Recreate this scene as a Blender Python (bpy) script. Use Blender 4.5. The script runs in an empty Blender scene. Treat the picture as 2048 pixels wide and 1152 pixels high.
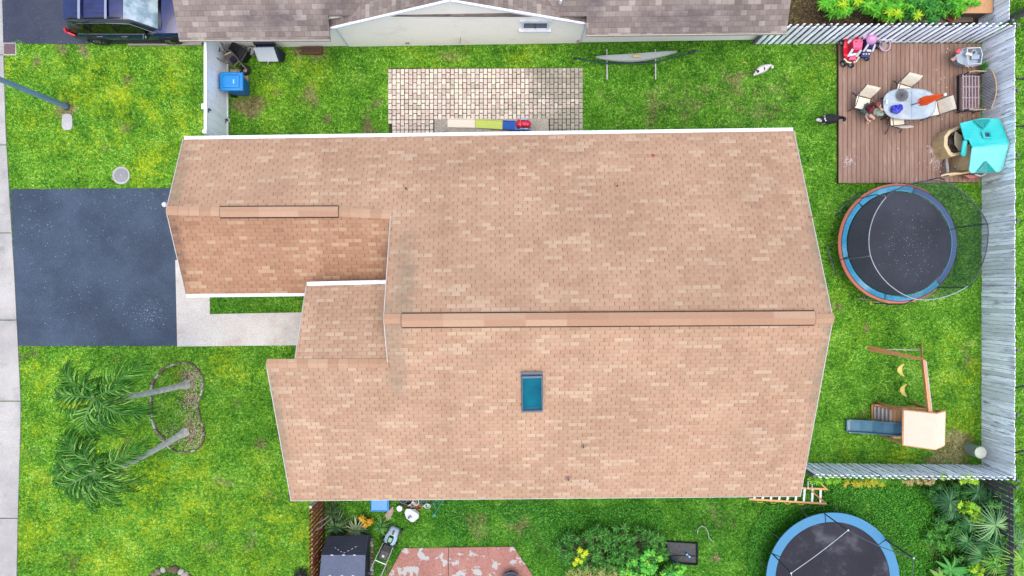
import bpy, math, random
import numpy as np
from mathutils import Vector, Matrix
R = math.radians
random.seed(7); rng = np.random.default_rng(7)
S = bpy.context.scene; COL = S.collection

# ---------------------------------------------------------------- camera, world, sun, exposure
H = 26.0; F = 1378.0                       # drone height in metres, focal length in photo pixels (2048 wide)
cam = bpy.data.cameras.new('camera'); cam.lens = 36*F/2048; cam.sensor_width = 36; cam.clip_end = 500
co = bpy.data.objects.new('camera', cam); COL.objects.link(co); co.location = (0, 0, H); S.camera = co
S.render.resolution_x = 1024; S.render.resolution_y = 576
SUN_EL, SUN_AZ = 81, 165                     # sun high and south, behind thin cloud (photo up = +Y)
W = bpy.data.worlds.new('World'); S.world = W; W.use_nodes = True
wn = W.node_tree; sky = wn.nodes.new('ShaderNodeTexSky'); sky.sky_type = 'NISHITA'; sky.sun_disc = False
sky.sun_elevation = R(SUN_EL); sky.sun_rotation = R(SUN_AZ); sky.air_density = 1.0; sky.dust_density = 3.0; sky.ozone_density = 0.6
wn.links.new(sky.outputs[0], wn.nodes['Background'].inputs[0]); wn.nodes['Background'].inputs[1].default_value = 0.15
sl = bpy.data.lights.new('sun', 'SUN'); sl.energy = 0.5; sl.angle = R(50); sl.color = (1, .95, .88)
so = bpy.data.objects.new('sun', sl); COL.objects.link(so)
sd = Vector((math.sin(R(SUN_AZ))*math.cos(R(SUN_EL)), math.cos(R(SUN_AZ))*math.cos(R(SUN_EL)), math.sin(R(SUN_EL))))
so.rotation_euler = sd.to_track_quat('Z', 'Y').to_euler(); so.location = (0, 0, 40)
S.view_settings.view_transform = 'Standard'; S.view_settings.look = 'None'; S.view_settings.gamma = 1
S.view_settings.exposure = 1.8
S.render.engine = 'CYCLES'

# ---------------------------------------------------------------- helpers
def P(px, py, z=0.0):
    """ground-truth measurement: where a photo pixel lies at a known real height z"""
    s = (H-z)/F
    return Vector(((px-1024)*s, (576-py)*s, z))
GAIN = 2.1
def C(r, g, b, k=GAIN):
    f = lambda c: (c/255/12.92 if c/255 <= .04045 else ((c/255+.055)/1.055)**2.4)
    return tuple(min(.82, f(c)/k) for c in (r, g, b))+(1,)
ORG = {}
def tag(o, label=None, cat=None, group=None, kind=None):
    if label: o['label'] = label
    if cat: o['category'] = cat
    if group: o['group'] = group
    if kind: o['kind'] = kind
    return o
def thing(name, label, cat, loc=(0, 0, 0), rz=0, group=None):
    o = bpy.data.objects.new(name, None); COL.objects.link(o); o.location = loc; o.rotation_euler = (0, 0, rz)
    o.empty_display_size = .2
    ORG[o.name] = Vector(loc) if rz == 0 else Vector((0, 0, 0))
    return tag(o, label, cat, group)
def copy_tree(o, parent=None):
    c = o.copy(); COL.objects.link(c)
    if parent: c.parent = parent
    for ch in [x for x in list(bpy.data.objects) if x.parent == o]:
        copy_tree(ch, c)
    return c
def basis(d):
    d = d.normalized(); a = Vector((0, 0, 1)) if abs(d.z) < .95 else Vector((1, 0, 0))
    u = d.cross(a).normalized(); return u, u.cross(d).normalized()
class MB:
    def __init__(s): s.v = []; s.f = []; s.m = []; s.uv = {}
    def add(s, vs, fs, m=0):
        o = len(s.v); s.v += [tuple(p) for p in vs]; s.f += [tuple(i+o for i in f) for f in fs]; s.m += [m]*len(fs); return s
    def box(s, c, size, rz=0, rx=0, ry=0, m=0, taper=1.0):
        hx, hy, hz = size[0]/2, size[1]/2, size[2]/2
        M = Matrix.Rotation(rz, 3, 'Z') @ Matrix.Rotation(ry, 3, 'Y') @ Matrix.Rotation(rx, 3, 'X')
        vs = []
        for z in (-1, 1):
            k = taper if z > 0 else 1
            for x, y in ((-1, -1), (1, -1), (1, 1), (-1, 1)):
                vs.append(Vector(c)+M @ Vector((x*hx*k, y*hy*k, z*hz)))
        return s.add(vs, [(3, 2, 1, 0), (4, 5, 6, 7), (0, 1, 5, 4), (1, 2, 6, 5), (2, 3, 7, 6), (3, 0, 4, 7)], m)
    def bar(s, a, b, w, h, m=0):
        a = Vector(a); b = Vector(b); d = b-a; u, v = basis(d)
        vs = [p+u*x*w/2+v*y*h/2 for p in (a, b) for x, y in ((-1, -1), (1, -1), (1, 1), (-1, 1))]
        return s.add(vs, [(3, 2, 1, 0), (4, 5, 6, 7), (0, 1, 5, 4), (1, 2, 6, 5), (2, 3, 7, 6), (3, 0, 4, 7)], m)
    def prism(s, poly, z0, z1, m=0):
        n = len(poly); vs = [(p[0], p[1], z0) for p in poly]+[(p[0], p[1], z1) for p in poly]
        return s.add(vs, [tuple(range(n))[::-1], tuple(range(n, 2*n))]+[(i, (i+1) % n, n+(i+1) % n, n+i) for i in range(n)], m)
    def slab(s, pts, t, m=0):
        """polygon in 3-D given thickness t downwards"""
        n = len(pts); vs = [Vector(p) for p in pts]+[Vector(p)-Vector((0, 0, t)) for p in pts]
        return s.add(vs, [tuple(range(n)), tuple(range(n, 2*n))[::-1]]+[((i+1) % n, i, n+i, n+(i+1) % n) for i in range(n)], m)
    def cyl(s, a, b, r0, r1=None, n=10, m=0, cap=True):
        r1 = r0 if r1 is None else r1; a = Vector(a); b = Vector(b); u, v = basis(b-a)
        vs = [p+(u*math.cos(t)+v*math.sin(t))*r for p, r in ((a, r0), (b, r1)) for t in [2*math.pi*i/n for i in range(n)]]
        fs = [(i, (i+1) % n, n+(i+1) % n, n+i) for i in range(n)]
        if cap: fs += [tuple(range(n))[::-1], tuple(range(n, 2*n))]
        return s.add(vs, fs, m)
    def tube(s, pts, r, n=6, m=0, closed=False, radii=None):
        pts = [Vector(p) for p in pts]; L = len(pts); vs = []; pu = None
        for i, p in enumerate(pts):
            q0 = pts[(i-1) % L] if (i or closed) else p; q1 = pts[(i+1) % L] if (i < L-1 or closed) else p
            d = (q1-q0).normalized()
            if pu is None: pu, _ = basis(d)
            pu = (pu-d*pu.dot(d)).normalized(); v = d.cross(pu); rr = radii[i] if radii else r
            vs += [p+(pu*math.cos(2*math.pi*k/n)+v*math.sin(2*math.pi*k/n))*rr for k in range(n)]
        fs = []
        for i in range(L if closed else L-1):
            a = i*n; b = ((i+1) % L)*n
            fs += [(a+k, a+(k+1) % n, b+(k+1) % n, b+k) for k in range(n)]
        if not closed: fs += [tuple(range(n))[::-1], tuple((L-1)*n+k for k in range(n))]
        return s.add(vs, fs, m)
    def lathe(s, c, prof, n=24, m=0, sx=1, sy=1, rz=0, close=False):
        c = Vector(c); vs = []
        M = Matrix.Rotation(rz, 3, 'Z')
        for r, z in prof: vs += [c+M @ Vector((r*sx*math.cos(2*math.pi*k/n), r*sy*math.sin(2*math.pi*k/n), z)) for k in range(n)]
        L = len(prof); fs = [(i*n+k, i*n+(k+1) % n, (i+1)*n+(k+1) % n, (i+1)*n+k) for i in range(L-1) for k in range(n)]
        if not close: fs += [tuple(range(n))[::-1], tuple((L-1)*n+k for k in range(n))]
        else: fs += [((L-1)*n+k, (L-1)*n+(k+1) % n, (k+1) % n, k) for k in range(n)]
        return s.add(vs, fs, m)
    def ball(s, c, r, sc=(1, 1, 1), n=10, m=0, rz=0, jit=0):
        prof = [(math.sin(math.pi*i/(n//2+2))*r, -math.cos(math.pi*i/(n//2+2))*r*sc[2]) for i in range(n//2+3)]
        prof[0] = (r*.02, prof[0][1]); prof[-1] = (r*.02, prof[-1][1])
        k0 = len(s.v); s.lathe(c, prof, n, m, sc[0], sc[1], rz)
        if jit:
            for i in range(k0, len(s.v)): s.v[i] = tuple(a+random.uniform(-jit, jit) for a in s.v[i])
        return s
    def strip(s, pts, ws, side=None, m=0):
        """a leaf: tapered strip along pts; side = sideways vector"""
        pts = [Vector(p) for p in pts]; vs = []
        for i, p in enumerate(pts):
            d = pts[min(i+1, len(pts)-1)]-pts[max(i-1, 0)]
            sv = side or d.cross(Vector((0, 0, 1)))
            if sv.length < 1e-6: sv = Vector((1, 0, 0))
            sv = sv.normalized()*ws[i]/2; vs += [p-sv, p+sv]
        return s.add(vs, [(2*i, 2*i+1, 2*i+3, 2*i+2) for i in range(len(pts)-1)], m)
    def build(s, name, mat, parent=None, smooth=False, bevel=0, origin=None, uvfn=None, seg=2):
        org = Vector((0, 0, 0))
        if parent is not None: org = ORG[parent.name]
        elif origin is not None: org = Vector(origin)
        me = bpy.data.meshes.new(name); me.from_pydata([(a[0]-org.x, a[1]-org.y, a[2]-org.z) for a in s.v], [], s.f); me.update()
        for mm in (mat if isinstance(mat, (list, tuple)) else [mat]): me.materials.append(mm)
        me.polygons.foreach_set('material_index', s.m)
        if uvfn:
            uv = me.uv_layers.new(name='UVMap')
            for pl in me.polygons:
                for li in pl.loop_indices: uv.data[li].uv = uvfn(Vector(s.v[me.loops[li].vertex_index]), pl)
        if smooth:
            me.polygons.foreach_set('use_smooth', [True]*len(me.polygons))
            try: me.set_sharp_from_angle(angle=R(45))
            except Exception: pass
        o = bpy.data.objects.new(name, me); COL.objects.link(o)
        if parent is not None: o.parent = parent
        elif origin is not None: o.location = org
        ORG[o.name] = org
        if bevel:
            b = o.modifiers.new('b', 'BEVEL'); b.width = bevel; b.segments = seg; b.limit_method = 'ANGLE'; b.angle_limit = R(40)
        return o

# ---------------------------------------------------------------- materials
class NT:
    def __init__(s, name):
        s.mat = bpy.data.materials.new(name); s.mat.use_nodes = True; s.t = s.mat.node_tree
        s.b = s.t.nodes['Principled BSDF']; s.out = s.t.nodes['Material Output']
    def new(s, typ, **kw):
        n = s.t.nodes.new('ShaderNode'+typ)
        for k, v in kw.items(): setattr(n, k, v)
        return n
    def put(s, sock, v):
        if isinstance(v, bpy.types.NodeSocket): s.t.links.new(v, sock)
        elif v is not None:
            try: sock.default_value = v
            except Exception: sock.default_value = (v, v, v)
    def M(s, op, a, b=None, c=None, clamp=False):
        n = s.new('Math', operation=op, use_clamp=clamp); s.put(n.inputs[0], a); s.put(n.inputs[1], b)
        if c is not None: s.put(n.inputs[2], c)
        return n.outputs[0]
    def mix(s, f, a, b, mode='MIX'):
        n = s.new('MixRGB', blend_type=mode); s.put(n.inputs[0], f); s.put(n.inputs[1], a); s.put(n.inputs[2], b); return n.outputs[0]
    def coord(s, k='Object'): return s.new('TexCoord').outputs[k]
    def noise(s, vec, scale, detail=4, rough=.6, dist=0, out=0, sc3=None):
        if sc3: mp = s.new('Mapping'); s.put(mp.inputs[0], vec); mp.inputs['Scale'].default_value = sc3; vec = mp.outputs[0]
        n = s.new('TexNoise'); s.put(n.inputs['Vector'], vec); n.inputs['Scale'].default_value = scale
        n.inputs['Detail'].default_value = detail; n.inputs['Roughness'].default_value = rough; n.inputs['Distortion'].default_value = dist
        return n.outputs[out]
    def ss(s, v, lo, hi, a=0, b=1):
        n = s.new('MapRange', interpolation_type='SMOOTHSTEP'); s.put(n.inputs[0], v)
        for i, x in enumerate((lo, hi, a, b)): n.inputs[1+i].default_value = x
        return n.outputs[0]
    def ramp(s, v, stops):
        n = s.new('ValToRGB'); s.put(n.inputs[0], v); e = n.color_ramp.elements
        while len(e) < len(stops): e.new(.5)
        for i, (p, c) in enumerate(stops): e[i].position = p; e[i].color = c
        return n.outputs[0]
    def bump(s, h, strength=.3, dist=.01):
        n = s.new('Bump'); s.put(n.inputs['Height'], h); n.inputs['Strength'].default_value = strength; n.inputs['Distance'].default_value = dist
        s.t.links.new(n.outputs[0], s.b.inputs['Normal'])
    def fin(s, col=None, rough=.7, metal=0, spec=.3):
        s.put(s.b.inputs['Base Color'], col); s.put(s.b.inputs['Roughness'], rough); s.b.inputs['Metallic'].default_value = metal
        s.b.inputs['Specular IOR Level'].default_value = spec; return s.mat
MC = {}
def pm(name, col, rough=.6, var=.18, scale=9, bump=.15, metal=0, spec=.35, dirt=None, dsc=2.5, coat=0):
    """painted / plastic / metal surface with uneven tone and a little wear"""
    if name in MC: return MC[name]
    s = NT(name); v = s.coord(); n = s.noise(v, scale, 5); k = s.ss(n, .3, .7, 1-var, 1+var*.6)
    c = s.mix(1.0, col, k, 'MULTIPLY')
    if dirt: c = s.mix(s.ss(s.noise(v, dsc, 6, .7), .5, .75, 0, .7), c, dirt)
    if bump: s.bump(s.noise(v, scale*6, 3), bump, .004)
    s.b.inputs['Coat Weight'].default_value = coat
    MC[name] = s.fin(c, s.ss(n, .3, .7, rough*.85, min(1, rough*1.15)), metal, spec); return MC[name]
def leafmat(name, c1, c2, c3=None, rough=.55, spec=.3, zs=6):
    spec *= .4; rough = max(rough, .5)
    s = NT(name); g = s.new('NewGeometry').outputs['Random Per Island']; n = s.noise(s.coord(), zs, 3)
    c1, c2, c3 = [tuple(min(.8, x*1.15) for x in q[:3])+(1,) for q in (c1, c2, c3 or c2)]
    c = s.ramp(s.M('ADD', s.M('MULTIPLY', g, .65), s.M('MULTIPLY', n, .35)), [(.15, c1), (.6, c2), (.95, c3 or c2)])
    s.b.inputs['Transmission Weight'].default_value = 0
    tr = s.new('BsdfTranslucent'); s.put(tr.inputs[0], c); mx = s.new('MixShader'); mx.inputs[0].default_value = .18
    s.t.links.new(s.b.outputs[0], mx.inputs[1]); s.t.links.new(tr.outputs[0], mx.inputs[2]); s.t.links.new(mx.outputs[0], s.out.inputs[0])
    return s.fin(c, rough, 0, spec)
def grassmat(name, bl):
    s = NT(name); v = s.new('NewGeometry').outputs['Position']
    z = s.new('Attribute', attribute_name='zone').outputs['Color']
    sp = s.new('SeparateColor'); s.put(sp.inputs[0], z); zy, zd, zk = sp.outputs[0], sp.outputs[1], sp.outputs[2]
    fine = s.noise(v, 9, 6, .75); med = s.noise(v, 1.3, 4, .6); big = s.noise(v, .35, 3)
    t = s.M('ADD', s.M('MULTIPLY', fine, .55), s.M('ADD', s.M('MULTIPLY', med, .3), s.M('MULTIPLY', big, .15)))
    if bl:
        rnd = s.new('NewGeometry').outputs['Random Per Island']; t = s.M('ADD', s.M('MULTIPLY', s.ss(t, .32, .68), .5), s.M('MULTIPLY', s.ss(rnd, .0, 1), .5))
    else: t = s.ss(t, .28, .72)
    g = s.ramp(t, [(.08, C(18, 58, 10, 1.35)), (.36, C(70, 132, 28, 1.27)), (.66, C(114, 180, 38, 1.27)), (.92, C(192, 228, 112, 1.2))])
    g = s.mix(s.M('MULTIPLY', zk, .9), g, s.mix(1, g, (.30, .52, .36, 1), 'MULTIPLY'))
    ym = s.M('MULTIPLY', s.ss(s.M('ADD', s.M('MULTIPLY', s.noise(v, .9, 6, .75), .6), s.M('MULTIPLY', s.noise(v, 7, 3, .6), .4)), .44, .62), s.M('MULTIPLY', zy, 1.25, clamp=True), clamp=True)
    g = s.mix(ym, g, s.ramp(t, [(.2, C(116, 156, 10, 1.35)), (.55, C(176, 204, 16, 1.35)), (.9, C(232, 230, 60, 1.35))]))
    dm = s.ss(s.M('ADD', s.M('MULTIPLY', s.noise(v, 2.2, 6, .75), .75), s.M('MULTIPLY', zd, .6)), .52, .80)
    g = s.mix(s.M('MULTIPLY', dm, .9), g, s.ramp(t, [(.2, C(96, 88, 56, 1.5)), (.5, C(144, 136, 84, 1.5)), (.9, C(200, 188, 142, 1.5))]))
    bm = s.ss(s.M('ADD', s.M('MULTIPLY', s.noise(v, 3, 5, .7), .5), s.M('MULTIPLY', zd, .6)), .82, .98)
    g = s.mix(bm, g, s.ramp(t, [(.2, C(88, 74, 62)), (.6, C(126, 112, 98)), (.9, C(176, 164, 150))]))
    if not bl: g = s.mix(1, g, (.50, .50, .50, 1), 'MULTIPLY'); s.bump(fine, .6, .05)
    return s.fin(g, .8, 0, .15)
def shingle(name, cols, tw, th, tick, edge, stain=None, blotch=.07, grpw=.5, lightp=.83):
    """asphalt tabs in UV metres: random tone per tab, dark slots between tabs, shadow line under every course"""
    s = NT(name); uv = s.new('UVMap').outputs[0]; sp = s.new('SeparateXYZ'); s.put(sp.inputs[0], uv)
    wob = s.M('MULTIPLY', s.M('SUBTRACT', s.noise(uv, .6, 2), .5), .03)
    vv = s.M('DIVIDE', s.M('ADD', sp.outputs[1], wob), th); row = s.M('FLOOR', vv); fv = s.M('FRACT', vv)
    rj = s.new('TexWhiteNoise', noise_dimensions='1D'); s.put(rj.inputs['W'], row)
    uu = s.M('ADD', s.M('DIVIDE', sp.outputs[0], tw), s.M('ADD', s.M('MULTIPLY', row, .5), s.M('MULTIPLY', rj.outputs[0], .12)))
    cu = s.M('FLOOR', uu); fu = s.M('FRACT', uu)
    def wn(a, b, k):
        c = s.new('CombineXYZ'); s.put(c.inputs[0], a); s.put(c.inputs[1], b); c.inputs[2].default_value = k
        w = s.new('TexWhiteNoise', noise_dimensions='3D'); s.put(w.inputs[0], c.outputs[0]); return w.outputs[0]
    r1 = wn(cu, row, 1.3); r2 = wn(s.M('FLOOR', s.M('DIVIDE', uu, 3)), row, 4.1); r3 = wn(s.M('FLOOR', s.M('DIVIDE', s.M('ADD', uu, 1), 2)), row, 7.7)
    big = s.noise(uv, .35, 5, .6); t = s.M('ADD', s.M('MULTIPLY', r1, .6), s.M('MULTIPLY', r2, .4))
    c = s.ramp(t, [(.0, cols[0]), (.45, cols[1]), (.95, cols[2])])
    c = s.mix(s.M('MULTIPLY', s.M('GREATER_THAN', r3, lightp), s.ss(r1, .0, .7, .1, .7)), c, cols[3])
    c = s.mix(1, c, s.ss(big, .3, .7, 1-blotch, 1+blotch), 'MULTIPLY')
    gr = s.noise(uv, 60, 2, .7); c = s.mix(1, c, s.ss(gr, .3, .7, .88, 1.1), 'MULTIPLY')
    streak = s.noise(uv, 1, 5, .7, sc3=(2.2, .25, 1)); c = s.mix(1, c, s.ss(streak, .35, .7, 1.03, .94), 'MULTIPLY')
    tk = s.M('MULTIPLY', s.M('MULTIPLY', s.M('LESS_THAN', fu, tick[0]), s.M('LESS_THAN', fv, .82)), s.ss(wn(cu, row, 9.3), 0, .5, .35, 1))
    c = s.mix(s.M('MULTIPLY', tk, tick[1]), c, s.mix(1, c, (.36, .30, .26, 1), 'MULTIPLY'))
    ed = s.ss(fv, 0, .13, edge, 0); c = s.mix(ed, c, s.mix(1, c, (.45, .40, .36, 1), 'MULTIPLY'))
    if stain:
        a = None; ps = s.new('NewGeometry').outputs['Position']
        for (x, y, rx, ry) in stain[1]:
            mp = s.new('Mapping'); s.put(mp.inputs[0], ps); mp.inputs['Location'].default_value = (-x/rx, -y/ry, 0); mp.inputs['Scale'].default_value = (1/rx, 1/ry, 0)
            l = s.new('VectorMath', operation='LENGTH'); s.put(l.inputs[0], mp.outputs[0]); q = s.ss(l.outputs['Value'], .2, 1, 1, 0)
            a = q if a is None else s.M('MAXIMUM', a, q)
        c = s.mix(s.M('MULTIPLY', a, s.ss(s.noise(uv, 1.5, 5, .7, sc3=(1, 2.5, 1)), .3, .7, .15, .85)), c, stain[0])
    hgt = s.M('SUBTRACT', s.M('SUBTRACT', 1.0, fv), s.M('MULTIPLY', tk, 1.2)); s.bump(hgt, .6, .012)
    return s.fin(c, .92, 0, .15)
def speckle(name, c1, c2, spots, sc=22, crack=None, patch=None, stain=None, rough=.9, thr=.62, lo=.72, hi=1.25):
    s = NT(name); v = s.coord(); a = s.noise(v, sc, 6, .8); b = s.noise(v, .5, 5, .65)
    c = s.mix(s.ss(b, .3, .7), c1, c2); c = s.mix(1, c, s.ss(a, .3, .7, lo, hi), 'MULTIPLY')
    if spots: c = s.mix(s.M('MULTIPLY', s.ss(s.noise(v, 15, 4, .8), thr, thr+.06), s.ss(s.noise(v, .8, 3), .42, .62, .1, 1)), c, spots)
    if stain: c = s.mix(s.ss(s.noise(v, 1.1, 6, .7), .5, .72, 0, .65), c, stain)
    if patch: c = s.mix(s.ss(s.noise(v, patch[1], 6, .62), patch[2], patch[2]+.015), c, patch[0])
    if crack:
        w = s.new('TexVoronoi', feature='DISTANCE_TO_EDGE'); s.put(w.inputs['Vector'], s.mix(.12, v, s.noise(v, 2.5, 4, out=1))); w.inputs['Scale'].default_value = .8
        c = s.mix(s.M('MULTIPLY', s.M('LESS_THAN', w.outputs[0], .008), crack[1]), c, crack[0])
    s.bump(a, .4, .01); return s.fin(c, rough, 0, .2)
def wood(name, c1, c2, c3=None, ax=0, sc=3, rough=.75, iv=(.82, 1.15)):
    s = NT(name); v = s.coord(); q = [14, 14, 14]; q[ax] = 1.2
    g = s.new('NewGeometry').outputs['Random Per Island']; n = s.noise(v, sc, 6, .7, sc3=tuple(q))
    c = s.mix(s.ss(n, .3, .7), c1, c2); c = s.mix(1, c, s.ss(g, 0, 1, iv[0], iv[1]), 'MULTIPLY')
    if c3: c = s.mix(s.M('MULTIPLY', s.ss(s.noise(v, 1.1, 6, .8, sc3=tuple(x*.6+.2 for x in q)), .46, .70), s.ss(g, 0, 1, .25, 1)), c, c3)
    s.bump(n, .3, .006); return s.fin(c, rough, 0, .2)
# ---------------------------------------------------------------- ground, roads, paths
def inpoly(x, y, poly):
    c = np.zeros(x.shape, bool); n = len(poly); j = n-1
    for i in range(n):
        xi, yi = poly[i][0], poly[i][1]; xj, yj = poly[j][0], poly[j][1]
        c ^= ((yi > y) != (yj > y)) & (x < (xj-xi)*(y-yi)/(yj-yi+1e-12)+xi); j = i
    return c
PP = lambda pts, z=0: [P(a, b, z) for a, b in pts]
def vnoise(x, y, sc, seed):
    r = np.random.default_rng(seed).random((257, 257)); u = x*sc+50; v = y*sc+50
    i = np.floor(u).astype(int); j = np.floor(v).astype(int); a = u-i; b = v-j; a = a*a*(3-2*a); b = b*b*(3-2*b); i %= 256; j %= 256
    return (r[i, j]*(1-a)+r[i+1, j]*a)*(1-b)+(r[i, j+1]*(1-a)+r[i+1, j+1]*a)*b
YEL = [(150, 190, 60, .8), (230, 190, 70, .8), (320, 200, 60, .9), (345, 230, 40, .9), (215, 245, 60, .8), (60, 250, 40, .5), (330, 335, 50, 1), (290, 330, 35, .9), (30, 130, 30, .6),
       (340, 120, 40, .4), (70, 745, 45, .9), (120, 740, 30, .5), (310, 970, 90, 1), (350, 1000, 70, .9), (270, 990, 60, .8), (60, 1010, 60, .9), (90, 1050, 70, .8), (200, 1100, 70, .8), (260, 1040, 60, .7),
       (440, 1040, 60, .6), (560, 1060, 60, .7), (430, 740, 30, .8), (490, 760, 30, .6), (520, 980, 60, .4), (360, 790, 40, .6), (610, 150, 45, .5), (560, 180, 30, .6), (1930, 750, 38, 1), (1935, 850, 30, .8),
       (1660, 130, 30, .4), (1620, 160, 30, .4), (1800, 920, 30, .6), (1700, 920, 30, .5), (860, 105, 60, .5), (1060, 110, 60, .4), (1920, 800, 30, .5), (160, 270, 60, .5), (120, 130, 60, .3),
       (1700, 640, 60, .25), (1900, 700, 40, .4), (500, 1120, 80, .5), (60, 880, 50, .5), (230, 900, 80, .3), (2040, 900, 20, .5)]
DRT = [(120, 95, 14, .8), (162, 105, 12, .9), (260, 170, 16, .6), (245, 250, 14, .7), (205, 295, 14, .5), (135, 225, 16, .8), (70, 120, 12, .5), (365, 115, 10, .5), (505, 210, 24, 1), (490, 205, 16, 1),
       (620, 190, 22, .6), (560, 175, 14, .6), (650, 240, 16, .7), (740, 255, 16, .8), (738, 215, 20, .5), (720, 150, 25, .4), (860, 85, 20, .5), (740, 90, 20, .4), (630, 108, 20, .6), (1725, 652, 10, 1), (1920, 900, 34, 1),
       (1880, 905, 22, .9), (1860, 925, 20, .7), (1735, 835, 20, .5), (1935, 720, 22, .5), (1925, 700, 18, .4), (1955, 640, 10, .6), (1670, 620, 12, .5), (1340, 190, 60, .35), (1500, 200, 90, .38), (1420, 170, 60, .36), (1560, 175, 40, .35),
       (1215, 200, 40, .35), (1280, 240, 60, .3), (380, 800, 16, .8), (385, 865, 22, .85), (380, 760, 14, .7), (325, 790, 10, .5), (255, 905, 20, .5), (520, 890, 18, .6), (440, 960, 18, .5), (500, 1080, 24, .45), (40, 720, 10, .7), (65, 700, 14, .5),
       (60, 895, 22, .35), (960, 1050, 34, .5), (1040, 1060, 34, .5), (1080, 1090, 26, .5), (930, 1040, 20, .6), (1440, 1040, 40, .4), (1430, 1110, 14, .9), (1900, 1120, 24, .6), (1870, 1090, 20, .6), (1600, 940, 10, .6), (800, 1150, 24, .7),
       (790, 1075, 12, .6), (1660, 200, 10, .4), (100, 980, 30, .3), (150, 1130, 30, .4), (480, 800, 14, .5), (1380, 210, 40, .5), (1470, 180, 40, .5), (1300, 210, 30, .5), (1540, 230, 40, .45), (900, 110, 30, .45), (1600, 210, 26, .4), (300, 820, 20, .4), (540, 1000, 24, .4), (420, 1090, 26, .4), (230, 730, 16, .4), (705, 1040, 20, .4), (1700, 20, 90, .8), (1600, 30, 40, .9), (1900, 60, 60, .7), (600, 110, 12, .8), (455, 760, 8, .3)]
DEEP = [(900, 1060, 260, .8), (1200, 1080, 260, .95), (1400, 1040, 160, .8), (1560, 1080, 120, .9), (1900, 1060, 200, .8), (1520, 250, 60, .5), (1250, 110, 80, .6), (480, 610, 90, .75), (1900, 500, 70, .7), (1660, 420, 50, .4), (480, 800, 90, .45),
        (530, 860, 80, .5), (470, 150, 40, .4), (640, 100, 30, .5), (700, 1040, 70, .7), (1640, 1000, 60, .6), (1230, 130, 60, .5), (1700, 60, 200, .3), (1180, 250, 60, .5), (1300, 230, 160, .45), (570, 740, 40, .5), (700, 860, 300, .3), (440, 700, 60, .3)]  # deeper green grass; the shade close to the house is painted in too
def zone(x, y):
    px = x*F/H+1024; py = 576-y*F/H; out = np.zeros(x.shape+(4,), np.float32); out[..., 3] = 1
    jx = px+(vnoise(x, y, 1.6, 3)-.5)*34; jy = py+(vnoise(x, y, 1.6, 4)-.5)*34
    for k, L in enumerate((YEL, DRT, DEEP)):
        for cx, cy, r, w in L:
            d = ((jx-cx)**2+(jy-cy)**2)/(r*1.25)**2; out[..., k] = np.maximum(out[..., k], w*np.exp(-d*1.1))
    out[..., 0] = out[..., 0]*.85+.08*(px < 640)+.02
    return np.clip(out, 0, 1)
def zattr(me, xs, ys):
    a = me.color_attributes.new('zone', 'FLOAT_COLOR', 'POINT'); a.data.foreach_set('color', zone(xs, ys).astype(np.float32).ravel())
# the lawn sheet: fine over the lot, then four big skirts to the horizon inside the same mesh
gx = np.concatenate([[-300, -80], np.arange(-24, 24.01, .2), [80, 300]]); gy = np.concatenate([[-300, -80], np.arange(-14, 14.01, .2), [80, 300]])
XX, YY = np.meshgrid(gx, gy); nx, ny = len(gx), len(gy)
ZZ = (vnoise(XX, YY, .9, 1)-1)*.035
me = bpy.data.meshes.new('lawn'); vs = np.stack([XX, YY, ZZ], -1).reshape(-1, 3)
ii = (np.arange(ny-1)[:, None]*nx+np.arange(nx-1)[None]).ravel(); fs = np.stack([ii, ii+1, ii+nx+1, ii+nx], -1)
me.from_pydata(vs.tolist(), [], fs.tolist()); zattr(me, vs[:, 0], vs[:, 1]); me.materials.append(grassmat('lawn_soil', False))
o = bpy.data.objects.new('lawn', me); COL.objects.link(o); tag(o, kind='structure')

DRIVE = [(21, 378), (342, 376), (353, 520), (355, 692), (37, 692)]
WALKP = [(351, 520), (420, 520), (420, 628), (640, 624), (640, 690), (355, 693)]
PATIO = [(776, 138), (1163, 135), (1164, 300), (776, 300)]
REDP = [(776, 1152), (806, 1096), (1027, 1093), (1064, 1148), (1064, 1300), (776, 1300)]
NDRIVE = [(6, -400), (412, -400), (408, 84), (256, 87), (130, 88), (6, 86)]
SIDEW = [(-60, -500), (4, -500), (5, 0), (12, 260), (20, 400), (30, 560), (37, 700), (42, 800), (41, 880), (37, 1000), (34, 1152), (34, 1600), (-60, 1600)]
DECKP = [(1677, 86), (1958, 83), (1962, 362), (1679, 367)]
ROOFU = [(395, 300), (1570, 283), (1572, 930), (600, 938), (600, 700), (640, 690), (640, 600), (400, 570)]
EXCL = [PP(q) for q in (DRIVE, WALKP, PATIO, REDP, NDRIVE, SIDEW, DECKP, ROOFU)]
EXCL += [PP([(340, -300), (1560, -300), (1560, 80), (560, 95), (340, 100)]), PP([(462, 140), (497, 140), (497, 188), (462, 188)])]
speck = speckle('asphalt_seal', C(62, 74, 90), C(80, 94, 112), C(150, 160, 168), 26, thr=.64, lo=.68, hi=1.32)
def sheet(name, pts, z, mat, thick=.1, **k):
    m = MB().prism([tuple(P(a, b, 0))[:2] for a, b in pts], z-thick, z); o = m.build(name, mat, **k); tag(o, kind='structure'); return o
sheet('driveway', DRIVE, .012, speck)
sheet('neighbour_driveway', NDRIVE, .010, speckle('asphalt_old', C(60, 66, 82), C(76, 82, 96), C(150, 150, 150), 30))
conc = speckle('concrete_path', C(212, 206, 196), C(226, 222, 212), None, 30, stain=C(196, 172, 156))
sheet('walkway', WALKP, .02, conc)
m = MB()
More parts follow.
